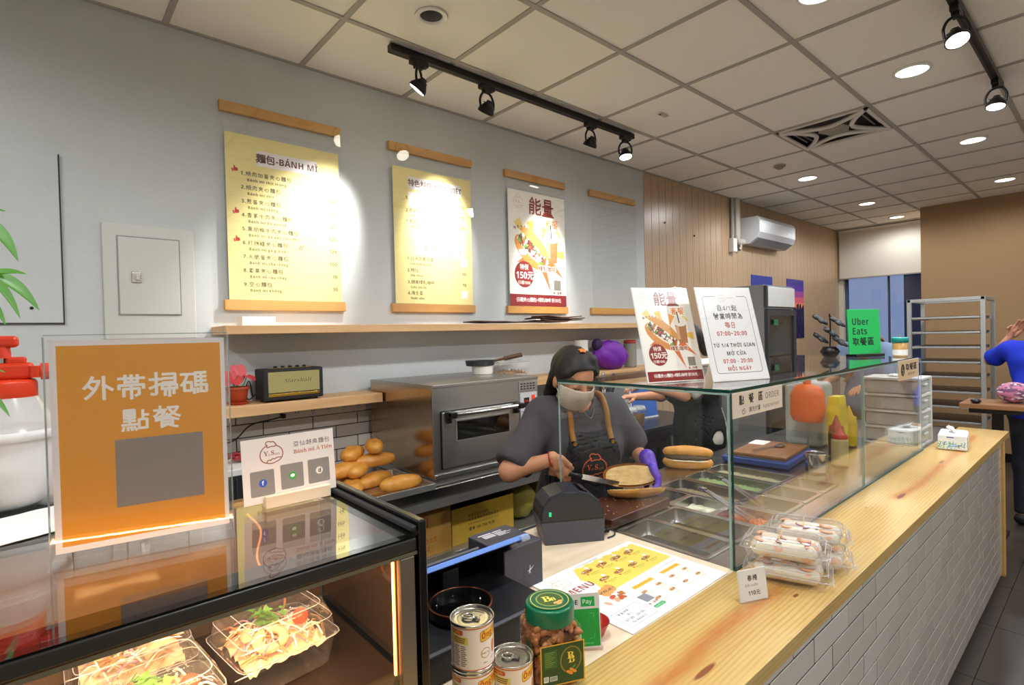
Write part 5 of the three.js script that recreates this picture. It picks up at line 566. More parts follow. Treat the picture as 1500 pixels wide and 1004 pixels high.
// milk cans
const canPrint = canvas(1024, 360, (c, w, h) => {
  c.fillStyle = '#ece2d8'; c.fillRect(0, 0, w, h); c.fillStyle = '#d9653a'; c.fillRect(0, 0, w, 12); c.fillRect(0, h - 14, w, 14);
  const face = (x) => { c.fillStyle = '#e8b93a'; c.save(); c.translate(x, 40); c.transform(1, -0.1, 0, 1, 0, 0); c.beginPath(); c.roundRect(0, 0, 210, 88, 18); c.fill(); c.strokeStyle = '#8c2a1c'; c.lineWidth = 4; c.stroke(); c.font = 'bold 66px sans-serif'; c.fillStyle = '#b8291f'; c.fillText('ÔngThọ', 8, 66, 196); c.restore(); c.fillStyle = '#d98a4e'; c.beginPath(); c.ellipse(x + 130, 190, 26, 70, 0.1, 0, 7); c.fill(); c.fillStyle = '#f0d6b8'; c.beginPath(); c.arc(x + 136, 140, 18, 0, 7); c.fill(); c.strokeStyle = '#b0803c'; c.lineWidth = 6; c.beginPath(); c.arc(x + 44, 226, 40, 0, 7); c.stroke(); c.font = 'bold 20px sans-serif'; c.fillStyle = '#9a5a2c'; c.fillText('ÔNG THỌ', x + 8, 232, 74); c.fillStyle = '#c23a28'; c.font = 'bold 22px sans-serif'; c.fillText('SỮA ĐẶC', x + 92, 300); c.fillStyle = '#3a2c24'; c.font = 'bold 15px sans-serif'; c.fillText('380 g', x + 20, 310); };
  const back = (x) => { c.fillStyle = '#d9653a'; c.beginPath(); c.roundRect(x + 10, 24, 120, 40, 12); c.fill(); c.fillStyle = '#f2d64c'; c.font = 'bold 28px sans-serif'; c.fillText('ÔngThọ', x + 18, 54, 104); c.fillStyle = '#e6d06a'; c.fillRect(x, 76, 170, 62); c.fillStyle = '#6a5a3a'; for (let k = 0; k < 3; k++) c.fillRect(x + 40 + k * 8, 86 + k * 16, 110 - k * 12, 8); for (let k = 0; k < 11; k++) for (let q = 0; q < 3; q++) c.fillRect(x + q * 56, 152 + k * 16, 30 + ((k * 7 + q * 11) % 18), 7); };
  face(30); back(276); face(540); back(790);
});
canPrint.wrapS = THREE.RepeatWrapping;
{ const make = (pos, turn, label) => { const t = thing('milk_can', label, 'can', pos, turn, 'condensed milk cans'); part(t, 'body', new THREE.CylinderGeometry(0.0385, 0.0385, 0.076, 48, 1, true).translate(0, 0.0425, 0), print(canPrint, 0.35)); part(t, 'rim', [lathe([[0.0385, 0.0795], [0.0405, 0.081], [0.0405, 0.084], [0.039, 0.0855], [0.0375, 0.084], [0.0372, 0.079], [0.034, 0.0785], [0.033, 0.0795], [0.026, 0.0795], [0.025, 0.0785], [0, 0.0785]], 48), lathe([[0, 0.001], [0.037, 0.001], [0.0405, 0.0005], [0.0405, 0.004], [0.0385, 0.0055]], 48)], TIN);
    const tab = part(t, 'ring_pull', [new THREE.TorusGeometry(0.0085, 0.0022, 8, 24).rotateX(Math.PI / 2).scale(1.25, 1, 1), rbox(0.014, 0.002, 0.012, 0.0008, -0.014, 0, 0)], CHROME, [0.006, 0.0815, 0.004], [0, -0.5, 0]); part(tab, 'rivet', cyl(0.003, 0.003, 0.003, -0.015, 0.001, 0, 12), TIN); return t; };
  make(desk(0.588, 2.06), 2.55, 'condensed milk can at the bottom of the two can stack'); make(desk(0.588, 2.06, 0.0858), 2.7, 'condensed milk can on top of the two can stack'); make(desk(0.655, 2.092), 2.75, 'single condensed milk can standing beside the nut jar'); }
// nut jar
const jarPrint = canvas(512, 512, (c, w, h) => { c.fillStyle = '#24481f'; c.fillRect(0, 0, w, h); c.strokeStyle = '#e0a92c'; c.lineWidth = 14; c.strokeRect(7, 7, w - 14, h - 14); c.fillStyle = '#35602a'; c.fillRect(40, 70, 150, 220); c.fillStyle = '#7f9a4a'; for (let k = 0; k < 9; k++) c.fillRect(52, 90 + k * 21, 110 - (k % 3) * 18, 7); c.strokeStyle = '#8a7a2c'; c.lineWidth = 16; c.beginPath(); c.ellipse(350, 220, 118, 158, 0.1, 0, 7); c.stroke(); c.fillStyle = '#3a4a1c'; c.beginPath(); c.ellipse(350, 220, 100, 140, 0.1, 0, 7); c.fill(); c.font = 'bold 120px serif'; c.fillStyle = '#f0d24a'; c.fillText('B', 306, 210); c.fillText('B', 318, 262); c.fillStyle = '#24481f'; c.fillRect(300, 216, 110, 6); c.fillStyle = '#e6902e'; for (const [x, y] of [[320, 372], [356, 350], [388, 376], [346, 392]]) { c.beginPath(); c.ellipse(x, y, 28, 18, 0.6, 0, 7); c.fill(); } c.fillStyle = '#5c9a34'; c.beginPath(); c.ellipse(384, 316, 30, 8, -0.8, 0, 7); c.fill(); c.fillStyle = '#e9e6da'; c.fillRect(34, 380, 56, 72); c.fillRect(104, 390, 84, 58); c.fillStyle = '#24302a'; for (let k = 0; k < 10; k++) c.fillRect(110 + k * 7.4, 396, 3 + (k % 2) * 2, 44); c.fillRect(42, 390, 40, 4); c.fillRect(42, 402, 40, 4); c.fillRect(42, 414, 34, 4); c.fillRect(42, 426, 40, 4); });
const lidPrint = canvas(256, 256, (c, w, h) => { c.fillStyle = '#0c5a3a'; c.fillRect(0, 0, w, h); c.strokeStyle = '#cfc25a'; c.lineWidth = 5; c.beginPath(); c.arc(128, 128, 112, 0, 7); c.stroke(); c.fillStyle = '#3c5a2a'; c.beginPath(); c.arc(128, 128, 78, 0, 7); c.fill(); c.strokeStyle = '#8f9a4a'; c.lineWidth = 9; c.stroke(); c.font = 'bold 84px serif'; c.fillStyle = '#f1dc5a'; c.fillText('B', 84, 150); c.font = 'bold 50px serif'; c.fillText('B', 132, 150); c.fillStyle = '#e6a35c'; for (const [x, y] of [[150, 178], [176, 168], [168, 190]]) { c.beginPath(); c.ellipse(x, y, 18, 11, -0.4, 0, 7); c.fill(); } });
{ const t = thing('nut_jar', 'clear square jar of nuts with a green screw lid', 'jar', desk(0.762, 2.088), -0.42); seed = 40;
  const body = (w, r, y0, y1) => new THREE.ExtrudeGeometry(roundRect(w, w, r), { depth: y1 - y0, bevelEnabled: true, bevelSize: 0.004, bevelThickness: 0.004, bevelSegments: 3, curveSegments: 8 }).rotateX(-Math.PI / 2).translate(0, y0, 0);
  part(t, 'jar_body', [body(0.098, 0.026, 0.005, 0.104), lathe([[0.05, 0.106], [0.047, 0.114], [0.043, 0.119], [0.043, 0.124]], 40)], std(0xffffff, 0.03, { transmission: 1, ior: 1.45 }));
  const nut = []; for (let i = 0; i < 460; i++) { const y = 0.012 + 0.102 * rnd(), edgeMost = rnd() < 0.85, q = Math.floor(rnd(4)) * Math.PI / 2, e = rnd(-0.04, 0.04), r = edgeMost ? 0.0425 : rnd(0.036), k = y > 0.1 ? 0.82 : 1; nut.push(new THREE.SphereGeometry(1, 7, 5).scale(0.0115, 0.0062, 0.0062).rotateZ(rnd(3)).rotateY(rnd(6)).translate(k * (r * Math.cos(q) - e * Math.sin(q)), y, k * (r * Math.sin(q) + e * Math.cos(q)))); } const nn = part(t, 'nuts', nut, std(0xa8683a, 0.5)); nn.userData = { kind: 'stuff', label: 'brown roasted nuts' };
  part(t, 'nut_core', body(0.066, 0.02, 0.012, 0.094), std(0x6b3f22, 0.7));
  part(t, 'label', [sheet(0.09, 0.078)], print(jarPrint, 0.35), [0.004, 0.052, 0.0542]); part(t, 'side_label', box(0.001, 0.078, 0.03, -0.0538, 0.052, 0.028), std(0x24481f, 0.4)); const lid = part(t, 'lid', [lathe([[0.046, 0.114], [0.0485, 0.116], [0.0485, 0.144], [0.045, 0.149], [0, 0.15]], 48)], std(0x0d6a44, 0.28)); part(lid, 'lid_print', new THREE.CircleGeometry(0.043, 40).rotateX(-Math.PI / 2), print(lidPrint, 0.35), [0, 0.1506, 0]); }
// payment card in an acrylic stand (the cartoon on it is left out)
const payPrint = canvas(420, 620, (c, w, h) => { c.fillStyle = '#d5d2cc'; c.fillRect(0, 0, w, h); write(c, 'LINE', 20, 56, 74, '#141414', 0.1, { gap: 0 }); c.fillStyle = '#17a34c'; c.fillRect(216, 40, 150, 110); write(c, 'Pay', 232, 58, 66, '#f2f6f0', 0.1, { bold: false, gap: 0 }); c.fillStyle = '#109a3e'; c.beginPath(); c.roundRect(10, 176, w - 20, 424, 14); c.fill(); c.strokeStyle = '#5fc07c'; c.lineWidth = 5; c.stroke(new Path2D('M300 230h50v50M350 460v50h-50')); scribble(c, 90, 556, 250, 20, '#a9dfb6'); });
{ const t = thing('payment_sign', 'green and white mobile payment sign in a clear stand', 'sign', desk(0.866, 2.08), -0.62); part(t, 'acrylic_back', rbox(0.092, 0.122, 0.003, 0.001, 0, 0.062, -0.003), ACRYLIC, [0, 0, 0], [-0.12, 0, 0]); part(t, 'card', rbox(0.084, 0.112, 0.0015, 0.0005, 0, 0.06, 0.0005), PAPER, [0, 0.003, 0], [-0.12, 0, 0]); part(t, 'card_print', sheet(0.084, 0.112).translate(0, 0.06, 0.0016), print(payPrint, 0.35), [0, 0.003, 0], [-0.12, 0, 0]); part(t, 'acrylic_foot', [box(0.092, 0.003, 0.035, 0, 0.0016, -0.01)], ACRYLIC); }
solo('red_dish', 'small red plastic dish behind the payment sign', 'dish', lathe([[0, 0.002], [0.022, 0.002], [0.036, 0.03], [0.039, 0.03], [0.026, 0], [0, 0]], 32), std(0xb42a22, 0.35), desk(0.935, 2.05, 0.002));
// spring roll boxes and their price tag
{ const [tray, lid] = clamshell(0.12, 0.2, 0.03, 0.028); const ROLL = std(0xffffff, 0.25, { map: field(128, 128, (u, v) => { const a = tiled(u, v, 5, 51), b = tiled(u, v, 7, 57); return a > 0.09 ? [234, 184, 150] : b > 0.2 ? [176, 182, 130] : b < -0.1 ? [222, 200, 200] : [228, 216, 192]; }), clearcoat: 0.5 });
  const rollGeo = (s) => bend(new THREE.CapsuleGeometry(0.0235, 0.115, 6, 20).rotateX(Math.PI / 2), (p) => { const k = 1 + 0.06 * noise(p.x * 60, p.z * 40, s); p.x *= k; p.y = p.y * k * 0.9; });
  const make = (pos, turn, label, s) => { const t = thing('spring_roll_box', label, 'food box', pos, turn, 'spring roll boxes on the ledge'); part(t, 'tray', tray, CLEARPET, [0, 0.001, 0]); part(t, 'lid', lid, CLEARPET, [0, 0.001, 0]); for (const [q, y] of [[1.06, 0.0315], [0.95, 0.047], [0.8, 0.0585]]) part(t, 'moulded_rib', tube(roundRect(0.12 * q, 0.2 * q, 0.018).getPoints(5).map((p) => [p.x, y, -p.y]), 0.0008, 70, 5, true), PETRIM); seed = s; const roll = rollGeo(s); for (const x of [-0.027, 0.023]) { const r = part(t, 'spring_roll', roll, ROLL, [x + 0.002, 0.027, rnd(-0.005, 0.005)], [0, rnd(-0.04, 0.04), rnd(3)]); r.userData.label = 'rice paper roll with prawns'; for (let k = 0; k < 3; k++) part(r, 'prawn', bend(new THREE.TorusGeometry(0.011, 0.0045, 6, 12, 3.4), (p) => { p.z *= 0.6; }), std(0xe49a6a, 0.35, {}), [Math.sin(0.4) * 0.004, 0.0, -0.048 + k * 0.046], [1.4, 0, k]).position.y = 0.0; part(r, 'herb_end', ball(0.012, 0.012, 0.006, 0, 0, 0.074, 10), std(0x64793a, 0.5)); } const lab = part(t, 'rubber_band', box(0.1, 0.0012, 0.002, 0, 0.0596, -0.01), std(0xd0a03a, 0.5)); lab.position.set(0, 0, 0);
    for (let k = 0; k < 3; k++) part(t, 'onion_slice', new THREE.TorusGeometry(0.016, 0.0018, 6, 18, 2.2).rotateX(Math.PI / 2), std(0x9c5a6c, 0.4), [rnd(-0.03, 0.03), 0.05, rnd(-0.05, 0.05)], [0, rnd(6), 0]); for (let k = 0; k < 4; k++) part(t, 'prawn_half', bend(new THREE.TorusGeometry(0.012, 0.006, 6, 12, 3.2), (p) => { p.z *= 0.5; }), std(0xe8a27c, 0.35), [k % 2 ? -0.025 : 0.02, 0.048, -0.055 + (k >> 1) * 0.1], [-1.5, 0, rnd(6)]); return t; };
  make([1.50, LEDGE, 2.255], 0.32, 'spring roll box at the bottom of the stack nearest the price tag', 60); make([1.495, LEDGE + 0.0605, 2.252], 0.28, 'spring roll box on top of the stack nearest the price tag', 61);
  make([1.64, LEDGE, 2.262], 0.36, 'spring roll box at the bottom of the stack along the glass', 62); make([1.645, LEDGE + 0.0605, 2.255], 0.34, 'spring roll box on top of the stack along the glass', 63); }
const tagPrint = canvas(320, 300, (c, w, h) => { c.fillStyle = '#dcd8d0'; c.fillRect(0, 0, w, h); write(c, '春捲', 98, 50, 58, '#2c2824', 0.11); write(c, 'Gỏi cuốn', 64, 130, 36, '#4a4640', 0.1, { bold: false, gap: 0.1 }); write(c, '110元', 92, 196, 56, '#2c2824', 0.1, { gap: 0.0 }); });
{ const t = thing('price_tag', 'small white spring roll price tag on a clear foot', 'price tag', [1.318, LEDGE, 2.248], -0.42); part(t, 'tag_plate', rbox(0.084, 0.076, 0.003, 0.001, 0, 0.04, 0), OFFWHITE, [0, 0, 0], [-0.14, 0, 0]); part(t, 'tag_print', sheet(0.08, 0.073).translate(0, 0.04, 0.0018), print(tagPrint, 0.5), [0, 0, 0], [-0.14, 0, 0]); part(t, 'clear_foot', rbox(0.084, 0.002, 0.034, 0.0008, 0, 0.0012, -0.006), ACRYLIC); }
// tissue pack
const tissuePrint = canvas(512, 256, (c, w, h) => { c.fillStyle = '#e6eceb'; c.fillRect(0, 0, w, h); for (let i = 0; i < 130; i++) { c.fillStyle = ['#5f9a54', '#7fb7d8', '#3c5f9a', '#a7c86a', '#c4dde8'][i % 5]; c.beginPath(); c.ellipse(rnd(w), h * 0.45 + rnd(h * 0.5), rnd(6, 20), rnd(4, 12), rnd(3), 0, 7); c.fill(); } c.fillStyle = '#6fb4d6'; c.beginPath(); c.ellipse(w * 0.5, h * 0.72, 70, 30, 0, 0, 7); c.fill(); c.font = 'italic bold 34px serif'; c.fillStyle = '#f0f6f8'; c.fillText('Tissue', w * 0.5 - 50, h * 0.75); c.fillStyle = '#2c4f9c'; c.fillRect(150, 20, 130, 20); });
{ const t = thing('tissue_pack', 'soft tissue pack with blue floral print on the ledge', 'tissues', [3.75, LEDGE, 2.235], 0.12); part(t, 'pack', rbox(0.2, 0.085, 0.125, 0.012, 0, 0.043, 0, 4), std(0xe9eeec, 0.3)); part(t, 'side_print', sheet(0.12, 0.07).rotateY(-Math.PI / 2), print(tissuePrint, 0.3), [-0.1006, 0.043, 0]); part(t, 'front_print', sheet(0.185, 0.07), print(tissuePrint, 0.3), [0, 0.043, 0.0631]); part(t, 'tissue_tuft', bend(new THREE.PlaneGeometry(0.11, 0.06, 16, 8), (p) => { p.z = 0.02 * noise(p.x * 40, p.y * 30, 2); p.y = p.y + 0.01 * noise(p.x * 50, 1, 1); p.x *= 1 - 0.25 * (p.y + 0.03) / 0.06; }).rotateX(-0.9), std(0xf6f6f4, 0.9, { side: THREE.DoubleSide }), [0, 0.096, 0]); }
// signs on the glass
const hoursPrint = canvas(720, 1000, (c, w, h) => { c.fillStyle = '#f1efed'; c.fillRect(0, 0, w, h); c.strokeStyle = '#5a5654'; c.lineWidth = 5; c.beginPath(); c.roundRect(60, 90, w - 120, h - 160, 34); c.stroke(); c.fillStyle = '#f1efed'; c.fillRect(230, 70, 290, 60); loafMark(c, 262, 52, 110, '#cbb9a6', 2.5); c.fillStyle = '#d8cbb9'; c.fillRect(384, 102, 100, 8);
  write(c, '自4/1起', w / 2, 186, 72, '#2f2c2b', 0.09, { align: 'center', gap: 0.1, bold: false }); write(c, '營業時間為', w / 2, 276, 72, '#2f2c2b', 0.1, { align: 'center', gap: 0.12 }); write(c, '每日', w / 2, 376, 72, '#b8322c', 0.1, { align: 'center' }); write(c, '07:00~20:00', w / 2, 470, 66, '#b8322c', 0.1, { align: 'center', gap: 0.12 });
  write(c, 'TỪ 1/4 THỜI GIAN', w / 2, 602, 58, '#2f2c2b', 0.1, { align: 'center', gap: 0.14 }); write(c, 'MỞ CỬA', w / 2, 690, 58, '#2f2c2b', 0.1, { align: 'center', gap: 0.2 }); write(c, '07:00 - 20:00', w / 2, 772, 60, '#b8322c', 0.1, { align: 'center', gap: 0.12 }); write(c, 'MỖI NGÀY', w / 2, 856, 56, '#b8322c', 0.1, { align: 'center', gap: 0.16 }); });
function tent(x, z, turn, tex, label, w, h) { const t = thing('counter_sign', label, 'sign', [x, GTOP, z], turn), lean = -0.27; part(t, 'board', rbox(w, h, 0.004, 0.001, 0, h / 2, 0), WHITE, [0, 0.001, 0], [lean, 0, 0]); part(t, 'print', sheet(w - 0.008, h - 0.008).translate(0, h / 2, 0.0024), print(tex, 0.25), [0, 0.001, 0], [lean, 0, 0]); part(t, 'clear_cover', box(w, h, 0.0015, 0, h / 2, 0.004), ACRYLIC, [0, 0.001, 0], [lean, 0, 0]); part(t, 'back_leg', rbox(w * 0.6, 0.003, 0.07, 0.001, 0, 0.0017, -0.036), ACRYLIC); return t; }
tent(1.584, 1.88, -0.36, comboPrint, 'small standing combo meal poster on the glass top', 0.228, 0.33); tent(1.74, 2.025, -0.36, hoursPrint, 'white opening hours notice standing on the glass top', 0.236, 0.325);
function glassSign(x0, x1, y0, y1, tex, label) { const t = thing('order_sign', label, 'sign', [(x0 + x1) / 2, (y0 + y1) / 2, GZF + 0.0018]); part(t, 'plate', box(x1 - x0, y1 - y0, 0.003, 0, 0, 0.0016), std(0xe0cdb6, 0.5)); part(t, 'print', sheet(x1 - x0, y1 - y0), print(tex, 0.5), [0, 0, 0.0034]); }
const orderPrint = canvas(1024, 240, (c, w, h) => { c.fillStyle = '#e3cfb8'; c.fillRect(0, 0, w, h); write(c, '點', 110, 26, 96, '#2a2522', 0.12); write(c, '餐', 300, 24, 96, '#2a2522', 0.12); write(c, '區', 490, 24, 96, '#2a2522', 0.12); write(c, 'ORDER', 640, 34, 84, '#2a2522', 0.1, { gap: 0.24, bold: false }); write(c, '請先付費', 300, 156, 56, '#3a342f', 0.09); write(c, 'PLEASE PAY FIRST', 586, 160, 44, '#3a342f', 0.1, { gap: 0.04, bold: false }); c.strokeStyle = '#4a423a'; c.lineWidth = 7; c.stroke(new Path2D('M160 176L180 216L226 206L236 184M188 178Q196 162 218 168M176 176L212 190')); });
const pickPrint = canvas(512, 240, (c, w, h) => { c.fillStyle = '#d9bd92'; c.fillRect(0, 0, w, h); c.fillStyle = '#2a2522'; c.beginPath(); c.ellipse(96, 118, 44, 76, 0, 0, 7); c.fill(); c.strokeStyle = '#d9bd92'; c.lineWidth = 8; c.stroke(new Path2D('M96 70L84 120L110 126L96 176')); write(c, '取餐區', 170, 44, 92, '#2a2522', 0.13); write(c, 'PICK UP', 220, 158, 44, '#4a423a'); });
glassSign(1.452, 1.778, 1.329, 1.4, orderPrint, 'cream order sign strip on the glass next to the case corner'); glassSign(3.12, 3.5, 1.31, 1.405, pickPrint, 'beige pick up sign at the far end of the glass');
const greenPrint = canvas(560, 620, (c, w, h) => { c.fillStyle = '#18b256'; c.fillRect(0, 0, w, h); write(c, 'Uber', 60, 100, 130, '#0b2a1a', 0.1, { gap: 0.02 }); write(c, 'Eats', 60, 232, 132, '#0b2a1a', 0.1, { gap: 0.02 }); write(c, '取餐區', 62, 388, 116, '#0b2a1a', 0.13, { gap: 0.14 }); });
{ const t = thing('delivery_sign', 'bright green delivery pick up sign on the glass top', 'sign', [3.47, GTOP, 1.9], -0.45); part(t, 'board', rbox(0.225, 0.25, 0.006, 0.001, 0, 0.14, 0), std(0x18b256, 0.4), [0, 0, 0], [-0.05, 0, 0]); part(t, 'print', sheet(0.223, 0.248).translate(0, 0.14, 0.0033), print(greenPrint, 0.45), [0, 0, 0], [-0.05, 0, 0]); part(t, 'stand', rbox(0.2, 0.016, 0.07, 0.003, 0, 0.008, 0), BLACK); }
{ const t = thing('straw_tub', 'small clear tub with turquoise lid beside the green sign', 'tub', [3.5, GTOP, 2.055]); part(t, 'tub', lathe([[0, 0], [0.03, 0], [0.033, 0.004], [0.036, 0.075], [0, 0.076]], 28), std(0xc79a5a, 0.3)); part(t, 'label', new THREE.CylinderGeometry(0.0355, 0.0345, 0.03, 28, 1, true).translate(0, 0.024, 0), PAPER); part(t, 'lid', lathe([[0.0, 0.106], [0.036, 0.105], [0.0385, 0.1], [0.0385, 0.077], [0, 0.077]], 28), std(0x22a79a, 0.35)); part(t, 'lid_pin', cyl(0.003, 0.003, 0.014, 0, 0.112, 0, 10), std(0xb48a3a, 0.4)); }
{ const t = thing('black_flower_stand', 'black paper flower ornament behind the green sign', 'ornament', [3.35, GTOP, 1.76]); part(t, 'pot', lathe([[0, 0], [0.03, 0], [0.05, 0.03], [0.035, 0.06], [0, 0.06]], 20), BLACK); part(t, 'stem', tube([[0, 0.05, 0], [0.01, 0.12, 0], [-0.02, 0.2, 0.01], [-0.06, 0.24, 0.02]], 0.004, 20, 6), BLACKMATT); for (const [x, y, z] of [[0.0, 0.09, 0.05], [0.02, 0.14, 0.0], [-0.02, 0.2, 0.045], [0.0, 0.215, -0.05], [-0.01, 0.11, -0.045]]) part(t, 'bloom', [0, 1, 2, 3, 4].map((k) => ball(0.03, 0.01, 0.02, 0.022, 0, 0, 10).rotateY(k * 1.256).rotateX(0.7).translate(x, y, z)), BLACKMATT); }

// ---------- steel table, oven, bread ----------
{ const t = thing('steel_table', 'stainless work table along the tiled wall under the oven', 'table'); part(t, 'top', rspan(-0.5, 2.5, TABLE - 0.045, TABLE, 0.02, 0.7, 0.004), STEEL); part(t, 'apron', span(-0.49, 2.49, TABLE - 0.1, TABLE - 0.046, 0.67, 0.69), SATIN); part(t, 'lower_shelf', rspan(-0.48, 2.48, 0.485, 0.51, 0.04, 0.66, 0.003), SATIN); for (const x of [-0.45, 0.8, 2.44]) for (const z of [0.07, 0.63]) part(t, 'leg', cyl(0.02, 0.02, TABLE - 0.046, x, (TABLE - 0.046) / 2, z, 16), SATIN); part(t, 'back_panel', span(-0.48, 2.48, 0.1, 0.84, 0.024, 0.03), std(0x16140f, 0.8)); }
const panelPrint = canvas(256, 384, (c, w, h) => { c.fillStyle = '#c8c6c8'; c.fillRect(0, 0, w, h); c.fillStyle = '#1a1614'; c.fillRect(50, 50, 84, 110); c.fillStyle = '#ff3a1c'; c.font = 'bold 34px monospace'; c.fillText('200', 60, 100); c.fillStyle = '#b8342c'; c.fillRect(170, 26, 54, 80); c.fillStyle = '#f0a41c'; c.fillRect(170, 112, 54, 70); c.fillStyle = '#5a4a9a'; c.fillRect(10, 200, 236, 6); c.strokeStyle = '#b03a34'; c.lineWidth = 22; c.beginPath(); c.arc(100, 300, 56, 3.3, 6.1); c.stroke(); c.fillStyle = '#4a4a98'; c.fillRect(190, 220, 46, 54); c.fillStyle = '#444'; c.fillRect(40, 350, 130, 6); });
{ const X0 = 1.395, X1 = 2.09, Z0 = 0.06, Z1 = 0.69, Y0 = 0.9, Y1 = 1.345, t = thing('deck_oven', 'stainless steel single deck oven with glass slot door', 'oven'), B = std(0xb4b2ae, 0.34, { metalness: 0.95 });
  part(t, 'body', rspan(X0, X1, Y0, Y1, Z0, Z1, 0.003), B); part(t, 'base_frame', [rspan(X0 + 0.01, X1 - 0.01, Y0 - 0.038, Y0 - 0.001, Z0 + 0.02, Z1 - 0.012, 0.003)], SATIN); part(t, 'side_sheet', rspan(X0 - 0.0015, X0 - 0.0002, Y0 + 0.004, Y1 - 0.014, Z0 + 0.004, Z1 - 0.004, 0.0005), std(0xb8a48c, 0.2, { metalness: 1 })); part(t, 'top_lip', rspan(X0 - 0.001, X1 + 0.001, Y1 - 0.012, Y1 + 0.003, Z0, Z1 + 0.004, 0.002), B); part(t, 'bottom_lip', rspan(X0, X1, Y0, Y0 + 0.02, Z1 - 0.01, Z1 + 0.012, 0.002), B);
  const d = part(t, 'door', rspan(X0 + 0.045, X0 + 0.535, 0.945, 1.215, Z1 + 0.001, Z1 + 0.02, 0.004), B); part(t, 'door_gap', span(X0 + 0.04, X0 + 0.54, 0.94, 1.22, Z1 + 0.0005, Z1 + 0.0012), BLACK); part(d, 'window_frame', rspan(X0 + 0.115, X0 + 0.465, 1.065, 1.175, Z1 + 0.0205, Z1 + 0.024, 0.002), SATIN); part(d, 'window', rspan(X0 + 0.124, X0 + 0.456, 1.074, 1.166, Z1 + 0.0235, Z1 + 0.026, 0.001), std(0x0d0b09, 0.05));
  part(d, 'handle_bar', cyl(0.0105, 0.0105, 0.47, 0, 0, 0, 20).rotateZ(Math.PI / 2).translate(X0 + 0.29, 1.206, Z1 + 0.062), CHROME); for (const x of [X0 + 0.072, X0 + 0.505]) part(d, 'handle_bracket', [rbox(0.034, 0.03, 0.06, 0.006, x, 1.206, Z1 + 0.05), rbox(0.026, 0.045, 0.016, 0.005, x, 1.185, Z1 + 0.029), cyl(0.008, 0.008, 0.012, 0, 0, 0, 10).rotateX(Math.PI / 2).translate(x, 1.172, Z1 + 0.04)], BLACK);
  part(t, 'vent_panel', rspan(X1 - 0.145, X1 - 0.01, Y1 - 0.075, Y1 - 0.02, Z1 + 0.0005, Z1 + 0.003, 0.001), SATIN); for (let r = 0; r < 3; r++) for (let k = 0; k < 5; k++) part(t, 'vent_slot', box(0.014, 0.006, 0.002, X1 - 0.126 + k * 0.023, Y1 - 0.034 - r * 0.014, Z1 + 0.0034), BLACK); part(t, 'control_panel', rspan(X1 - 0.14, X1 - 0.012, 1.07, Y1 - 0.082, Z1 + 0.0005, Z1 + 0.006, 0.002), std(0xbab8ba, 0.4)); part(t, 'control_print', sheet(0.122, 0.186), print(panelPrint, 0.35), [X1 - 0.076, 1.166, Z1 + 0.0066]); part(t, 'red_switch', rbox(0.022, 0.034, 0.006, 0.002, X1 - 0.044, 1.228, Z1 + 0.009), std(0xd0301c, 0.3, { emissive: 0xff3a1c, emissiveIntensity: 0.5 })); part(t, 'amber_switch', rbox(0.022, 0.03, 0.006, 0.002, X1 - 0.044, 1.189, Z1 + 0.009), std(0xe08a1c, 0.3, { emissive: 0xff9a1c, emissiveIntensity: 0.5 })); part(t, 'knob', [cyl(0.014, 0.016, 0.014, 0, 0, 0, 20).rotateX(Math.PI / 2)], BLACK, [X1 - 0.095, 1.1, Z1 + 0.014]); for (const x of [X0 + 0.05, X1 - 0.05]) for (const z of [Z0 + 0.06, Z1 - 0.06]) part(t, 'foot', cyl(0.016, 0.02, 0.002, x, TABLE + 0.001, z, 12), BLACK); }
{ const t = thing('baking_tray', 'shallow aluminium baking tray beside the oven', 'tray', [1.12, TABLE, 0.51], 0.0), g = (w, d, h) => { const s = roundRect(w, d, 0.02); s.holes.push(new THREE.Path(roundRect(w - 0.012, d - 0.012, 0.018).getPoints(6))); return new THREE.ExtrudeGeometry(s, { depth: h, bevelEnabled: true, bevelSize: 0.002, bevelThickness: 0.002, bevelSegments: 2 }).rotateX(-Math.PI / 2); }; part(t, 'floor', rbox(0.53, 0.004, 0.39, 0.0015, 0, 0.004, 0), std(0xc4ac8e, 0.28, { metalness: 0.8 })); part(t, 'rim', g(0.546, 0.406, 0.026).translate(0, 0.002, 0), std(0xd2d0cc, 0.25, { metalness: 0.8 })); }
const crustTex = field(256, 256, (u, v) => mix([240, 182, 84], [192, 116, 38], Math.max(0, Math.min(1, 0.45 + 0.9 * tiled(u, v, 5, 33) + 0.35 * tiled(u, v, 26, 36)))));
const CRUST = std(0xffffff, 0.42, { map: crustTex, bumpMap: coarse, bumpScale: 0.002, clearcoat: 0.2, clearcoatRoughness: 0.4 });
function loaf(len, w, h, s) { return bend(new THREE.SphereGeometry(1, 36, 24).rotateZ(Math.PI / 2), (p) => { const e = 1 - Math.abs(p.x) ** 3.2 * 0.12, n = 1 + 0.05 * noise(p.x * 2 + s, p.y * 2, p.z * 2); const taper = Math.pow(Math.max(0, 1 - p.x * p.x), -0.18); p.x = p.x * len / 2; p.y = p.y * h / 2 * n * e * Math.min(1.35, taper) + 0; p.z = p.z * w / 2 * n * e * Math.min(1.35, taper); if (p.y > 0) p.y *= 1 - 0.22 * Math.exp(-((p.z / w * 7) ** 2)) * (1 - (2 * p.x / len) ** 2); if (p.y < -h * 0.36) p.y = -h * 0.36; }); }
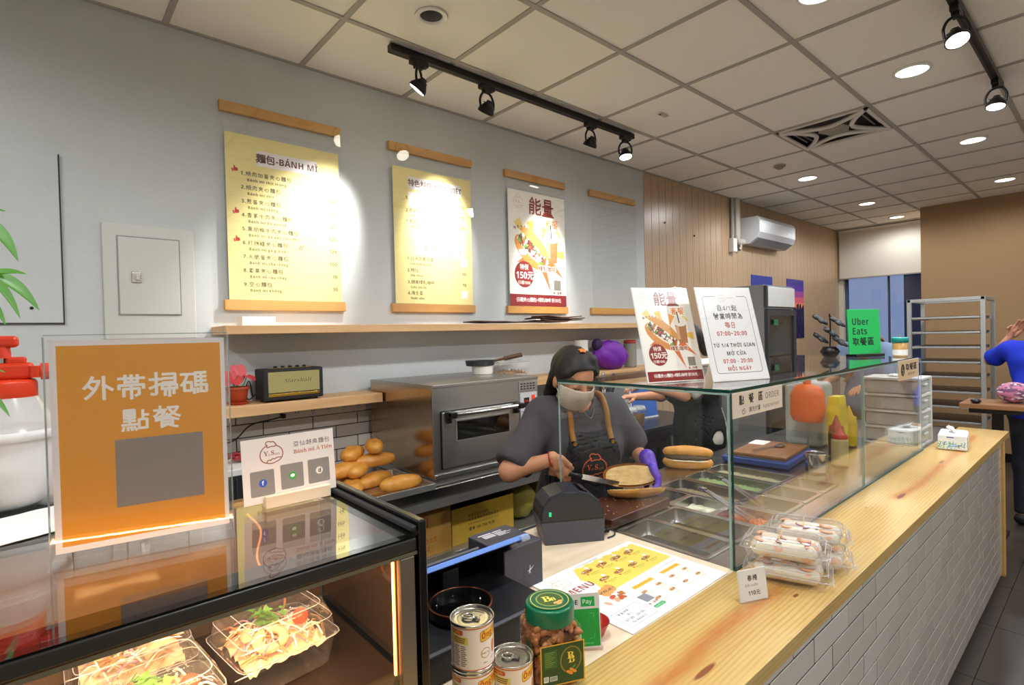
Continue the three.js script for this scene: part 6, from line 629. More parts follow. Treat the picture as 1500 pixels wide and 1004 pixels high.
{ const names = [[1.27, 0.595, 0.0, 0.21, -0.1, 'golden bread roll alone on the baking tray beside the tongs'], [1.205, 0.45, 0.0, 0.22, 0.35, 'bread roll low in the heap, touching the lone roll side of the tray'], [1.07, 0.5, 0.0, 0.2, 1.2, 'bread roll at the front of the heap behind the card stand'], [1.09, 0.4, 0.0, 0.2, 0.4, 'bread roll at the bottom of the heap near the wall'], [0.97, 0.45, 0.0, 0.2, 1.0, 'bread roll at the bottom of the heap furthest from the oven'], [1.13, 0.43, 0.062, 0.2, 0.9, 'bread roll in the second layer with its rounded end out'], [1.23, 0.41, 0.085, 0.21, -0.15, 'wide bread roll lying across the heap below the topmost one'], [1.06, 0.44, 0.07, 0.2, 0.2, 'bread roll in the second layer next to the tiles'], [1.14, 0.36, 0.125, 0.19, 0.8, 'bread roll leaning back in the third layer of the heap'], [1.235, 0.4, 0.152, 0.17, 1.25, 'small round bread roll topmost on the heap']];
  names.forEach(([x, z, y, len, turn, label], i) => solo('bread_roll', label, 'bread', loaf(len, 0.085 + (i % 3) * 0.006, 0.075, i * 3.1), CRUST, [x, TABLE + 0.0065 + 0.0275 + y, z], turn, 'bread rolls on the baking tray')); }
{ const t = thing('bread_tongs', 'steel bread tongs lying on the baking tray', 'tongs', [1.09, TABLE + 0.008, 0.625], -0.35); for (const s of [-1, 1]) part(t, 'arm', bend(new THREE.BoxGeometry(0.2, 0.003, 0.012, 24, 1, 1), (p) => { p.z += s * (0.004 + 0.018 * Math.sin((p.x + 0.1) * 9)); p.y += 0.006; }), CHROME); for (const s of [-1, 1]) part(t, 'scoop', ball(0.024, 0.006, 0.014, -0.105, 0.012, s * 0.012, 14), CHROME); part(t, 'hinge', new THREE.TorusGeometry(0.007, 0.002, 8, 16, 4).rotateX(Math.PI / 2).translate(0.1, 0.006, 0), CHROME); }
// on the oven
{ const t = thing('saucepan', 'old black saucepan with a brown handle on the oven', 'saucepan', [1.99, 1.349, 0.3]); part(t, 'pan', lathe([[0, 0.05], [0.08, 0.05], [0.085, 0.054], [0.09, 0.082], [0.087, 0.082], [0.08, 0.058], [0, 0.055]], 36), DARKGREY); part(t, 'handle', [bar([0.08, 0.076, 0.03], [0.2, 0.1, 0.09], 0.008), bar([0.14, 0.088, 0.06], [0.24, 0.108, 0.11], 0.014, 14)], std(0x5a3c22, 0.5)); }
solo('white_tub', 'white plastic tub under the saucepan on the oven', 'tub', lathe([[0, 0], [0.056, 0], [0.06, 0.004], [0.066, 0.048], [0.07, 0.049], [0.068, 0.051], [0, 0.05]], 36), std(0xe8e3d8, 0.4), [2.0, 1.3485, 0.31]);
{ const t = thing('snack_box', 'clear plastic box of nuts beside the white tub', 'box', [2.34, 1.286, 0.13]); part(t, 'box', [box(0.26, 0.11, 0.002, 0, 0.056, 0.08), box(0.26, 0.11, 0.002, 0, 0.056, -0.08), box(0.002, 0.11, 0.158, -0.129, 0.056, 0), box(0.002, 0.11, 0.158, 0.129, 0.056, 0), box(0.256, 0.002, 0.156, 0, 0.0015, 0)], CLEARPET); part(t, 'lid', rbox(0.27, 0.012, 0.17, 0.004, 0, 0.118, 0), FROST); const g = heap(0.24, 0.145, 0.05, 60, 3); part(t, 'nut_fill', g, std(0xb9874a, 0.6), [0, 0.005, 0]).userData.kind = 'stuff'; }
// under the table
const cartonPrint = (lines, bg, ink2) => canvas(512, 256, (c, w, h) => { c.fillStyle = bg; c.fillRect(0, 0, w, h); for (let i = 0; i < 900; i++) { c.fillStyle = i % 2 ? 'rgba(90,60,10,0.08)' : 'rgba(255,230,150,0.08)'; c.fillRect(rnd(w), rnd(h), rnd(30), 1); } lines(c, ink2); });
const cartonA = cartonPrint((c, k) => { scribble(c, 130, 90, 250, 22, k); scribble(c, 130, 124, 250, 16, k); write(c, '香茅 OK 754 牛肉', 130, 156, 26, k, 0.1); scribble(c, 130, 60, 160, 20, k); }, '#c29b2c', '#2c2410');
const cartonB = cartonPrint((c, k) => { c.save(); c.translate(180, 30); write(c, '亞仙', 0, 0, 80, k, 0.1); c.restore(); scribble(c, 60, 160, 330, 28, k); scribble(c, 60, 206, 300, 22, k); }, '#a8792f', '#9a2f1c');
function carton(x0, x1, z0, z1, h, tex, label, open) { const t = thing('carton', label, 'carton', [(x0 + x1) / 2, 0.51, (z0 + z1) / 2]), w = x1 - x0, d = z1 - z0, C = std(0xb48a35, 0.8); part(t, 'front', box(w, h, 0.004, 0, h / 2 + 0.001, d / 2 - 0.002), C); part(t, 'front_print', sheet(w, h), print(tex, 0.8), [0, h / 2 + 0.001, d / 2 + 0.0006]); part(t, 'sides', [box(0.004, h, d - 0.008, -w / 2 + 0.002, h / 2 + 0.001, 0), box(0.004, h, d - 0.008, w / 2 - 0.002, h / 2 + 0.001, 0), box(w, h, 0.004, 0, h / 2 + 0.001, -d / 2 + 0.002), box(w - 0.008, 0.004, d - 0.008, 0, 0.004, 0)], C); if (open) part(t, 'contents', heap(w - 0.02, d - 0.02, 0.04, 30, 8), std(0x2a1d12, 0.8), [0, h - 0.03, 0]); else part(t, 'lid', box(w, 0.004, d, 0, h + 0.003, 0), C); }
carton(1.55, 1.965, 0.22, 0.6, 0.185, cartonA, 'open yellow carton with black print on the lower table shelf', true); carton(1.12, 1.53, 0.25, 0.62, 0.24, cartonB, 'brown carton with red print on the lower table shelf');
for (let i = 0; i < 5; i++) solo('cabbage', i < 3 ? 'yellow green cabbage on the lower table shelf beside the yellow carton' : 'yellow green cabbage lying on top of the other cabbages', 'cabbage', bend(new THREE.SphereGeometry(0.105, 20, 14), (p) => { const k = 1 + 0.12 * noise(p.x * 26, p.y * 26, p.z * 26 + i * 5); p.multiplyScalar(k); }), std([0x9a8f3a, 0x7f8a38, 0xa89a48][i % 3], 0.6), [[2.09, 0.615, 0.5], [2.31, 0.615, 0.46], [2.12, 0.615, 0.25], [2.17, 0.745, 0.39], [2.3, 0.735, 0.3]][i], i, 'cabbages under the steel table');
// things left of the bread heap
{ const t = thing('black_crate', 'black plastic crate on the steel table behind the card stand', 'crate', [0.61, TABLE, 0.42]); part(t, 'walls', [span(-0.2, 0.2, 0.002, 0.2, 0.165, 0.175), span(-0.2, 0.2, 0.002, 0.2, -0.175, -0.165), span(-0.2, -0.19, 0.002, 0.2, -0.165, 0.165), span(0.19, 0.2, 0.002, 0.2, -0.165, 0.165), span(-0.19, 0.19, 0.002, 0.012, -0.165, 0.165)], BLACKMATT); for (let k = 0; k < 12; k++) part(t, 'rib', rbox(0.006, 0.18, 0.006, 0.002, -0.18 + k * 0.0325, 0.1, 0.178), DARKGREY); part(t, 'white_liner', rspan(-0.188, 0.188, 0.19, 0.224, -0.16, 0.16, 0.006), OFFWHITE); }
{ const t = thing('red_ornament', 'glossy red elongated ornament with a ruffled end', 'ornament', [0.7, TABLE + 0.225, 0.46]); part(t, 'red_body', bend(new THREE.SphereGeometry(1, 30, 20).rotateZ(Math.PI / 2).scale(0.125, 0.026, 0.036), (p) => { p.y += 0.03 - 0.9 * p.x * p.x + 0.0; if (p.y < 0.002) p.y = 0.002; }), std(0x9e1420, 0.12, { clearcoat: 1 })); part(t, 'ruffle', [0, 1, 2, 3, 4, 5, 6, 7].map((k) => ball(0.022, 0.006, 0.006, 0.012, 0, 0, 8).rotateY(k * 0.785).rotateZ(0.5 * Math.sin(k * 2)).translate(-0.12, 0.03, 0)), std(0x8f1220, 0.4)); }

// ---------- back counter and what stands on it ----------
{ const t = thing('back_counter', 'black back counter beneath the lower shelf', 'counter'); part(t, 'cabinet', rspan(2.75, 4.1, 0.06, 0.85, 0.02, 0.56, 0.004), std(0x17161a, 0.5)); part(t, 'plinth', span(2.75, 4.1, 0, 0.06, 0.04, 0.52), BLACK); part(t, 'top', rspan(2.73, 4.12, 0.851, 0.88, 0.01, 0.6, 0.004), std(0x24252b, 0.3)); for (const x of [2.97, 3.42, 3.87]) { const d = part(t, 'door', rspan(x - 0.215, x + 0.215, 0.1, 0.83, 0.5605, 0.575, 0.003), std(0x1d1c22, 0.4)); part(d, 'handle', rspan(x + 0.16, x + 0.175, 0.6, 0.78, 0.5755, 0.59, 0.003), SATIN); } }
{ const t = thing('utensil_holder', 'round steel utensil pot on the back counter', 'pot', [3.02, 0.88, 0.4]); part(t, 'pot', lathe([[0, 0.002], [0.07, 0.002], [0.07, 0.15], [0.067, 0.15], [0.067, 0.006], [0, 0.006]], 32), STEEL); for (let k = 0; k < 9; k++) { const a = k * 0.7, r = 0.032, h = 0.22 + (k % 3) * 0.05, sp = k % 3 === 2, u = thing(sp ? 'steel_spoon' : 'kitchen_knife', sp ? 'steel spoon handle standing in the steel utensil pot' : 'black handled knife standing in the steel utensil pot', sp ? 'spoon' : 'knife', [3.02, 0.88, 0.4], 0, sp ? 'spoons in the utensil pot' : 'knives in the utensil pot'); part(u, sp ? 'stem' : 'blade', bar([r * 0.6 * Math.cos(a), 0.02, r * 0.6 * Math.sin(a)], [r * 1.9 * Math.cos(a), h, r * 1.9 * Math.sin(a)], 0.004), CHROME); part(u, 'handle', bar([r * 1.7 * Math.cos(a), h - 0.03, r * 1.7 * Math.sin(a)], [r * 2.5 * Math.cos(a), h + 0.09, r * 2.5 * Math.sin(a)], 0.012), sp ? CHROME : BLACK); } }
{ const t = thing('pump_bottle', 'clear bottle with white pump and red tip beside the knives', 'bottle', [3.13, 0.88, 0.28]); part(t, 'bottle', lathe([[0, 0], [0.045, 0], [0.047, 0.005], [0.045, 0.15], [0.018, 0.19], [0.018, 0.21], [0, 0.21]], 28), std(0x9a9fa3, 0.15, { transmission: 0.5 })); part(t, 'pump', [cyl(0.008, 0.008, 0.05, 0, 0.235, 0, 12), rbox(0.09, 0.014, 0.02, 0.005, 0.03, 0.262, 0)], WHITE); part(t, 'red_tip', rbox(0.03, 0.018, 0.024, 0.006, 0.09, 0.26, 0), std(0xd0281c, 0.3)); }
for (const [x, z, label] of [[3.22, 0.48, 'plastic cup of amber tea nearer the knives'], [3.34, 0.47, 'plastic cup of amber tea nearer the second worker']]) { const t = thing('tea_cup', label, 'cup', [x, 0.88, z], 0, 'tea cups on the back counter'); part(t, 'tea', lathe([[0, 0.003], [0.034, 0.003], [0.042, 0.09], [0, 0.09]], 28), std(0xb8892e, 0.2)); part(t, 'cup', lathe([[0, 0], [0.036, 0], [0.047, 0.12], [0.049, 0.121], [0.046, 0.118], [0.035, 0.002], [0, 0.002]], 28), CLEARPET); part(t, 'lid', lathe([[0.05, 0.121], [0.05, 0.128], [0.04, 0.15], [0, 0.152]], 28), std(0xd9dcdc, 0.3, { transmission: 0.4 })); }
{ const t = thing('blue_folder_stand', 'blue framed notice board standing on the back counter', 'notice', [3.66, 0.88, 0.3], -0.1); part(t, 'blue_board', rbox(0.3, 0.26, 0.01, 0.002, 0, 0.132, 0), std(0x2f63b8, 0.5), [0, 0, 0], [-0.1, 0, 0]); part(t, 'white_edge', [box(0.012, 0.26, 0.012, -0.155, 0.132, 0), box(0.31, 0.012, 0.012, 0, 0.006, 0)], WHITE, [0, 0, 0], [-0.1, 0, 0]); part(t, 'foot', rbox(0.2, 0.006, 0.07, 0.002, 0, 0.003, -0.03), WHITE); }
{ const t = thing('white_dispenser', 'white paper dispenser on the back counter behind the cups', 'dispenser', [3.28, 0.88, 0.18]); part(t, 'case', rbox(0.16, 0.25, 0.12, 0.012, 0, 0.126, 0), std(0xc9c9c6, 0.4)); part(t, 'slot', rbox(0.1, 0.02, 0.004, 0.001, 0, 0.06, 0.061), BLACKMATT); part(t, 'blue_label', box(0.09, 0.05, 0.002, 0, 0.15, 0.0612), std(0x4f86b8, 0.5)); }
for (const [x, label] of [[2.62, 'purple printed carton on the floor nearer the oven'], [2.92, 'purple printed carton on the floor nearer the second worker']]) { const t = thing('purple_carton', label, 'carton', [x, 0.0, 0.74], 0.04, 'purple cartons'); part(t, 'box', rbox(0.26, 0.4, 0.22, 0.004, 0, 0.2, 0), std(0x2c1d4a, 0.6)); part(t, 'label_patch', [box(0.09, 0.09, 0.002, -0.03, 0.28, 0.1111), box(0.08, 0.02, 0.002, 0.06, 0.34, 0.1111), box(0.06, 0.02, 0.002, 0.06, 0.3, 0.1111)], std(0x7c6f8a, 0.6)); }
// lower shelf behind the worker
{ const t = thing('purple_bag', 'crumpled purple cloth bag on the lower shelf', 'bag', [3.42, 1.286, 0.15]); part(t, 'bag', bend(new THREE.SphereGeometry(1, 36, 24).scale(0.19, 0.12, 0.09).translate(0, 0.112, 0), (p) => { const n = 1 + 0.12 * noise(p.x * 16, p.y * 16, p.z * 16); p.x *= n; p.z *= n; p.y = Math.max(0.002, p.y * (1 + 0.06 * noise(p.x * 22, p.z * 22, 3)) - 0.3 * p.x * 0.3); }), std(0x6f1f9c, 0.65, { sheen: 0.4 })); part(t, 'dark_tie', ball(0.045, 0.05, 0.04, -0.16, 0.2, 0, 14), std(0x2c1440, 0.7)); }
{ const t = thing('paper_roll', 'white kitchen paper roll on the lower shelf', 'paper roll', [3.08, 1.286, 0.14]); part(t, 'roll', lathe([[0.018, 0.001], [0.055, 0.001], [0.055, 0.24], [0.018, 0.24], [0.018, 0.001]], 32), std(0xd6d0c6, 0.9)); part(t, 'core', cyl(0.0175, 0.0175, 0.242, 0, 0.1215, 0, 20), std(0x8a7350, 0.8)); }
solo('white_mug', 'white mug on the lower shelf behind the worker', 'mug', [lathe([[0, 0.002], [0.034, 0.002], [0.04, 0.09], [0.037, 0.09], [0.032, 0.008], [0, 0.008]], 28), new THREE.TorusGeometry(0.024, 0.005, 8, 18).translate(-0.05, 0.045, 0)], WHITE, [2.82, 1.286, 0.16]);
{ const t = thing('sauce_jar', 'clear jar with a red lid at the end of the lower shelf', 'jar', [3.72, 1.286, 0.12]); part(t, 'jar', lathe([[0, 0.002], [0.05, 0.002], [0.053, 0.01], [0.053, 0.19], [0.045, 0.2], [0, 0.2]], 28), std(0xb9b4a6, 0.15, { transmission: 0.5 })); part(t, 'lid', lathe([[0.05, 0.2], [0.052, 0.202], [0.052, 0.226], [0, 0.228]], 28), std(0x9c2f22, 0.4)); }
// inside the glass guard beyond the pans
{ const P = [2.86, DESK, 1.62], t = thing('blue_tray', 'blue rimmed steel tray on the prep top', 'tray', P, 0.1); part(t, 'tray', rbox(0.44, 0.03, 0.32, 0.008, 0, 0.0155, 0), std(0x2a4382, 0.4)); part(t, 'steel_insert', rbox(0.4, 0.006, 0.28, 0.002, 0, 0.034, 0), STEEL); solo('wooden_board', 'brown wooden board lying on the blue tray', 'board', uvMetres(rbox(0.38, 0.014, 0.26, 0.004, 0, 0.0445, 0.01), 'x'), BROWNWOOD, P, 0.1); const sp = thing('serving_spoon', 'shiny serving spoon lying on the wooden board', 'spoon', P, 0.1); part(sp, 'bowl', ball(0.035, 0.006, 0.025, 0.06, 0.058, 0.04, 14), CHROME); part(sp, 'handle', bar([0.04, 0.058, 0.03], [-0.14, 0.06, -0.03], 0.004), CHROME); solo('receipt', 'white paper receipt lying on the wooden board', 'receipt', rbox(0.12, 0.001, 0.08, 0.0004, 0.11, 0.0525, -0.08, 1), PAPER, P, 0.1); }
solo('steel_cup', 'small steel cup on the prep top beside the wooden board', 'cup', lathe([[0, 0.001], [0.042, 0.001], [0.044, 0.006], [0.044, 0.085], [0.047, 0.088], [0.044, 0.09], [0.041, 0.085], [0.041, 0.008], [0, 0.008]], 36), CHROME, [2.72, DESK, 1.9]);
{ const bottle = (x, z, col, cap, label, s = 1) => { const t = thing('sauce_bottle', label, 'sauce bottle', [x, DESK, z], 0, 'squeeze bottles'); part(t, 'bottle', lathe([[0, 0.001], [0.034 * s, 0.001], [0.037 * s, 0.008], [0.037 * s, 0.12 * s], [0.03 * s, 0.135 * s], [0, 0.136 * s]], 28), std(col, 0.3, { transmission: 0.2 })); part(t, 'cap', lathe([[0.033 * s, 0.13 * s], [0.033 * s, 0.15 * s], [0.02 * s, 0.156 * s], [0.008 * s, 0.19 * s], [0.004 * s, 0.205 * s], [0, 0.205 * s]], 24), std(cap, 0.35)); };
  bottle(2.93, 1.935, 0xc7b37a, 0xb23a22, 'cream squeeze bottle with a red nozzle close to the glass'); bottle(3.12, 1.86, 0x5a4630, 0x8f3020, 'dark brown squeeze bottle with a red nozzle', 1.05); bottle(3.45, 1.82, 0xd8b81c, 0xd8b81c, 'yellow squeeze bottle with a yellow nozzle', 1.1); }
{ const t = thing('white_jug', 'large white plastic jug behind the orange sauce pouch', 'jug', [3.36, DESK, 1.64]); part(t, 'jug_body', rbox(0.2, 0.36, 0.2, 0.03, 0, 0.182, 0, 4), std(0xc9cfc6, 0.4, { transmission: 0.3 })); part(t, 'neck', cyl(0.03, 0.035, 0.06, 0.03, 0.385, 0, 20), WHITE); part(t, 'handle', tube([[-0.07, 0.34, 0], [-0.06, 0.41, 0], [0.0, 0.41, 0]], 0.012, 16, 8), WHITE); }
{ const t = thing('orange_sauce_pouch', 'orange plastic sauce pouch on a stand behind the cream squeeze bottle', 'pouch', [3.15, DESK, 1.71]); part(t, 'pouch', bend(new THREE.SphereGeometry(1, 28, 20).scale(0.06, 0.12, 0.09).translate(0, 0.25, 0), (p) => { const b = Math.min(1.5, Math.pow(Math.max(0.05, 1 - ((p.y - 0.25) / 0.12) ** 2), -0.28)); p.z *= b * (1 + 0.1 * noise(p.x * 30, p.y * 30)); p.x *= b; if (p.y < 0.17) p.y = 0.17 + (p.y - 0.17) * 0.3; }), std(0xd9622a, 0.35)); part(t, 'spout', cyl(0.016, 0.022, 0.07, 0, 0.385, 0, 16), std(0xd9622a, 0.35)); part(t, 'stand', [cyl(0.05, 0.05, 0.004, 0, 0.002, 0, 20), bar([0, 0.004, 0], [0, 0.16, 0], 0.006)], SATIN); }
{ const t = thing('yellow_bag', 'bright yellow bag between the orange pouch and the white jug', 'bag', [3.26, DESK, 1.82]); part(t, 'bag', bend(new THREE.BoxGeometry(0.12, 0.3, 0.05, 10, 16, 5).translate(0, 0.15, 0), (p) => { p.z *= 1 + 0.4 * Math.sin((p.y / 0.3) * 3.14); p.x += 0.008 * noise(p.y * 14, p.z * 20); if (p.y > 0.24) p.x *= 0.82; }), std(0xd9c414, 0.45)); }
// the filled baguette and cutting board
const splitLoaf = (t, len) => { const top = loaf(len, 0.085, 0.07, 3), low = loaf(len, 0.09, 0.075, 9); part(t, 'bottom_half', low, CRUST, [0, 0.027, 0]); part(t, 'top_half', top, CRUST, [0, 0.074, -0.014], [-0.3, 0, 0]); };
{ const t = thing('filled_baguette', 'filled split baguette lying on the steel prep top', 'sandwich', [2.4, DESK - 0.003, 1.425], -1.05); splitLoaf(t, 0.24); part(t, 'filling', bend(new THREE.SphereGeometry(1, 26, 14).scale(0.108, 0.02, 0.044), (p) => { p.y += 0.008 * noise(p.x * 60, p.z * 60); }), std(0x4a3618, 0.6), [0, 0.052, 0.004]); part(t, 'crumb_edge', bend(new THREE.SphereGeometry(1, 26, 14).scale(0.106, 0.008, 0.043), (p) => { p.y += 0.004 * noise(p.x * 90, p.z * 90); }), std(0xe6d3ad, 0.8), [0, 0.041, 0.009]); }
{ const t = thing('cutting_board', 'thick dark brown cutting board beside the steel pans', 'cutting board', [1.635, DESK, 1.602]); part(t, 'board', uvMetres(rbox(0.36, 0.034, 0.19, 0.005, 0, 0.0172, 0), 'x'), std(0x4f2b17, 0.35, {})); seed = 77; const cr = []; for (let i = 0; i < 40; i++) cr.push(ball(rnd(0.001, 0.004), 0.001, rnd(0.001, 0.003), rnd(-0.15, 0.16), 0.035, rnd(-0.08, 0.08), 6)); part(t, 'crumbs', cr, std(0xd8b47a, 0.8)).userData.kind = 'stuff'; }
function tongs(pos, turn, tilt, label) { const t = thing('kitchen_tongs', label, 'tongs', pos, turn, 'tongs in the food pans'); for (const s of [-1, 1]) part(t, 'arm', bend(new THREE.BoxGeometry(0.23, 0.003, 0.016, 24, 1, 1), (p) => { p.z += s * (0.003 + 0.011 * (0.1 - p.x) * 5); }), CHROME, [0, 0, 0], [0, 0, tilt]); part(t, 'hinge', rbox(0.02, 0.01, 0.02, 0.003, 0.1 * Math.cos(tilt), 0.1 * Math.sin(tilt), 0), CHROME); }
tongs([1.93, DESK + 0.024, 1.86], Math.PI / 2 - 0.15, 0.3, 'steel tongs resting in the butter cream pan'); tongs([2.11, DESK + 0.026, 1.83], Math.PI / 2 - 0.25, 0.3, 'steel tongs resting across the pate pan');
// ---------- far end: drawers, rack, high table ----------
{ const t = thing('drawer_tower', 'white plastic drawer tower at the end of the glass', 'drawers', [3.76, DESK - 0.003, 1.975]), F = std(0xcfd0cc, 0.4); part(t, 'frame', [0, 1, 2, 3, 4].map((k) => span(-0.13, 0.13, k * 0.0925, k * 0.0925 + 0.012, -0.14, 0.14)).concat([[-0.125, -0.135], [0.125, -0.135], [-0.125, 0.135], [0.125, 0.135]].map(([x, z]) => rbox(0.014, 0.376, 0.014, 0.003, x, 0.19, z))), F); for (let k = 0; k < 4; k++) { const d = part(t, 'drawer', rspan(-0.117, 0.117, k * 0.0925 + 0.016, k * 0.0925 + 0.086, -0.127, 0.13, 0.006), std(0xb4b8b6, 0.4, { transmission: 0.12 })); part(d, 'handle', rspan(-0.04, 0.04, k * 0.0925 + 0.06, k * 0.0925 + 0.07, 0.1305, 0.142, 0.003), F); } solo('paper_scrap', 'crumpled white paper on top of the drawer tower', 'paper', bend(new THREE.PlaneGeometry(0.09, 0.07, 8, 8).rotateX(-Math.PI / 2), (p) => { p.y = 0.01 + 0.008 * noise(p.x * 60, p.z * 60); }), PAPER, [3.76, DESK + 0.38, 1.975]); }
{ const x0 = 6.25, x1 = 6.78, z0 = 1.5, z1 = 2.035, top = 1.82, t = thing('bakery_rack', 'tall steel bakery rack with dark trays by the brown wall', 'rack'), A = std(0xb9b8b4, 0.4, { metalness: 0.5 }); for (const x of [x0, x1]) for (const z of [z0, z1]) part(t, 'post', rbox(0.035, top - 0.06, 0.035, 0.003, x, (top + 0.06) / 2, z), A); part(t, 'top_frame', [rbox(x1 - x0 + 0.035, 0.03, 0.03, 0.003, (x0 + x1) / 2, top - 0.015, z0), rbox(x1 - x0 + 0.035, 0.03, 0.03, 0.003, (x0 + x1) / 2, top - 0.015, z1), rbox(0.03, 0.03, z1 - z0, 0.003, x0, top - 0.0155, (z0 + z1) / 2), rbox(0.03, 0.03, z1 - z0, 0.003, x1, top - 0.0155, (z0 + z1) / 2)], A); for (const x of [x0, x1]) for (const z of [z0, z1]) part(t, 'caster', [cyl(0.03, 0.03, 0.02, 0, 0, 0, 16).rotateX(Math.PI / 2).translate(x, 0.03, z)], BLACK);
  for (let k = 0; k < 11; k++) { const y = 1.644 - k * 0.136; for (const z of [z0 + 0.03, z1 - 0.03]) part(t, 'runner', box(x1 - x0, 0.006, 0.03, (x0 + x1) / 2, y - 0.02, z), A); const s = solo('oven_tray', ['dark baking tray on the topmost runner of the rack', 'dark baking tray on the second runner of the rack', 'dark baking tray on the third runner of the rack', 'dark baking tray on the fourth runner of the rack', 'dark baking tray on the fifth runner of the rack', 'dark baking tray on the sixth runner of the rack', 'dark baking tray on the seventh runner of the rack', 'dark baking tray on the eighth runner of the rack', 'dark baking tray on the ninth runner of the rack', 'dark baking tray on the tenth runner of the rack', 'dark baking tray on the lowest runner of the rack'][k], 'tray', rspan(x0 - 0.012, x1 - 0.03, y - 0.016, y + 0.008, z0 + 0.022, z1 - 0.022, 0.004), std(0x171412, 0.35), [0, 0, 0], 0, 'trays on the bakery rack'); part(s, 'tray_edge', rspan(x0 - 0.02, x0 - 0.0125, y - 0.014, y + 0.004, z0 + 0.02, z1 - 0.02, 0.002), A); } }
{ const t = thing('high_table', 'brown topped high table in front of the bakery rack', 'table'); part(t, 'top', uvMetres(rspan(5.06, 5.45, 0.965, 1.0, 2.05, 2.42, 0.004), 'z'), BROWNWOOD); part(t, 'under_frame', rspan(5.1, 5.42, 0.93, 0.9645, 2.1, 2.38, 0.003), BLACK); for (const z of [2.24]) part(t, 'leg', [rbox(0.06, 0.91, 0.06, 0.004, 5.26, 0.475, z), rbox(0.36, 0.02, 0.08, 0.004, 5.26, 0.0101, z)], BLACK); }
solo('black_mouse', 'small black mouse lying on the brown high table', 'mouse', ball(0.045, 0.018, 0.03, 0, 0.016, 0, 16), BLACK, [5.1, 1.0015, 2.14], 0.4);
{ const t = thing('patterned_pouch', 'pink patterned pouch on the brown high table', 'pouch', [5.26, 1.0, 2.33]); part(t, 'pouch', bend(new THREE.SphereGeometry(0.1, 24, 18).scale(0.8, 0.75, 1).translate(0, 0.076, 0), (p) => { p.y = Math.max(0.002, p.y); p.x *= 1 + 0.1 * noise(p.y * 30, p.z * 30); }), std(0xffffff, 0.7, { map: field(128, 128, (u, v) => (tiled(u, v, 9, 4) > 0.02 ? [196, 120, 150] : tiled(u, v, 14, 8) > 0.05 ? [232, 214, 220] : [120, 76, 110])) })); part(t, 'zip', tube([[-0.06, 0.1, -0.06], [-0.03, 0.14, 0], [-0.06, 0.1, 0.06]], 0.004, 14, 6), std(0x4a3040, 0.5)); }
{ const t = thing('folding_chair', 'white seated folding chair behind the counter end', 'chair', [4.95, 0, 1.9], 0.6); part(t, 'seat', rbox(0.4, 0.045, 0.4, 0.015, 0, 0.76, 0), std(0xd9d9de, 0.5)); part(t, 'backrest', rbox(0.38, 0.14, 0.02, 0.008, 0, 1.02, -0.22), BLACK, [0, 0, 0]); for (const s of [-1, 1]) { part(t, 'leg', bar([s * 0.19, 0, 0.22], [s * 0.19, 1.08, -0.23], 0.011), BLACK); part(t, 'leg', bar([s * 0.19, 0, -0.22], [s * 0.19, 0.74, 0.12], 0.011), BLACK); } part(t, 'seat_edge', rbox(0.3, 0.012, 0.02, 0.004, 0.05, 0.77, 0.205), std(0x3c3cc0, 0.5)); }

// ---------- people ----------
const SKIN = 0xc98d68;
const sub = (a, b) => [a[0] - b[0], a[1] - b[1], a[2] - b[2]], add = (a, b, k = 1) => [a[0] + b[0] * k, a[1] + b[1] * k, a[2] + b[2] * k], lerp3 = (a, b, t) => add(a, sub(b, a), t), unit = (a) => { const l = Math.hypot(...a) || 1; return a.map((x) => x / l); }, cross3 = (a, b) => [a[1] * b[2] - a[2] * b[1], a[2] * b[0] - a[0] * b[2], a[0] * b[1] - a[1] * b[0]];
// a hand as capsules: wrist, direction of the fingers, back of the hand, curl in radians, side +1 puts the thumb along cross(dir, back)
function handCaps(wrist, dir, back, curl, side, s = 1, spread = 1) {
  const d = unit(dir), n = unit(sub(back, d.map((x) => x * (back[0] * d[0] + back[1] * d[1] + back[2] * d[2])))), w = cross3(d, n).map((x) => x * side), P = (a, b, c) => add(add(add(wrist, d, a * s), w, b * s), n, c * s), out = [];
  out.push(cap(P(-0.01, 0, 0), P(0.03, 0.01, 0.002), 0.023 * s, 0.025 * s), cap(P(0.02, 0.022, 0), P(0.075, 0.026, 0.004), 0.016 * s, 0.013 * s), cap(P(0.02, 0, 0), P(0.08, 0.006, 0.006), 0.018 * s, 0.0135 * s), cap(P(0.02, -0.02, 0), P(0.068, -0.028, 0.002), 0.016 * s, 0.012 * s));
  [[0.078, 0.028, 0.070, 0.0088], [0.083, 0.0095, 0.078, 0.009], [0.079, -0.0095, 0.072, 0.0086], [0.068, -0.027, 0.056, 0.0078]].forEach(([a, b, len, r], i) => {
    let p = P(a, b, 0.004), ang = curl * (0.45 + 0.06 * i), q; const out2 = [0.48, 0.3, 0.22];
    for (let k = 0; k < 3; k++) { const v = add(add(d.map((x) => x * Math.cos(ang)), n, -Math.sin(ang)), w, (b * 2.2) * spread * 0.6); q = add(p, unit(v), len * out2[k] * s); out.push(cap(p, q, r * s * (1 - 0.06 * k), r * s * (0.94 - 0.07 * k))); p = q; ang += curl * (k ? 0.5 : 0.7); }
  });
  const t0 = P(0.022, 0.026, -0.006), t1 = P(0.05, 0.046, -0.016 - 0.01 * curl), t2 = P(0.076, 0.046 - 0.008 * curl, -0.022 - 0.022 * curl); out.push(cap(P(0.008, 0.012, -0.004), t0, 0.018 * s, 0.0125 * s), cap(t0, t1, 0.0125 * s, 0.0105 * s), cap(t1, t2, 0.0102 * s, 0.0085 * s)); return out;
}
const bounds = (pts, pad) => [[0, 1, 2].map((k) => Math.min(...pts.map((p) => p[k])) - pad), [0, 1, 2].map((k) => Math.max(...pts.map((p) => p[k])) + pad)];
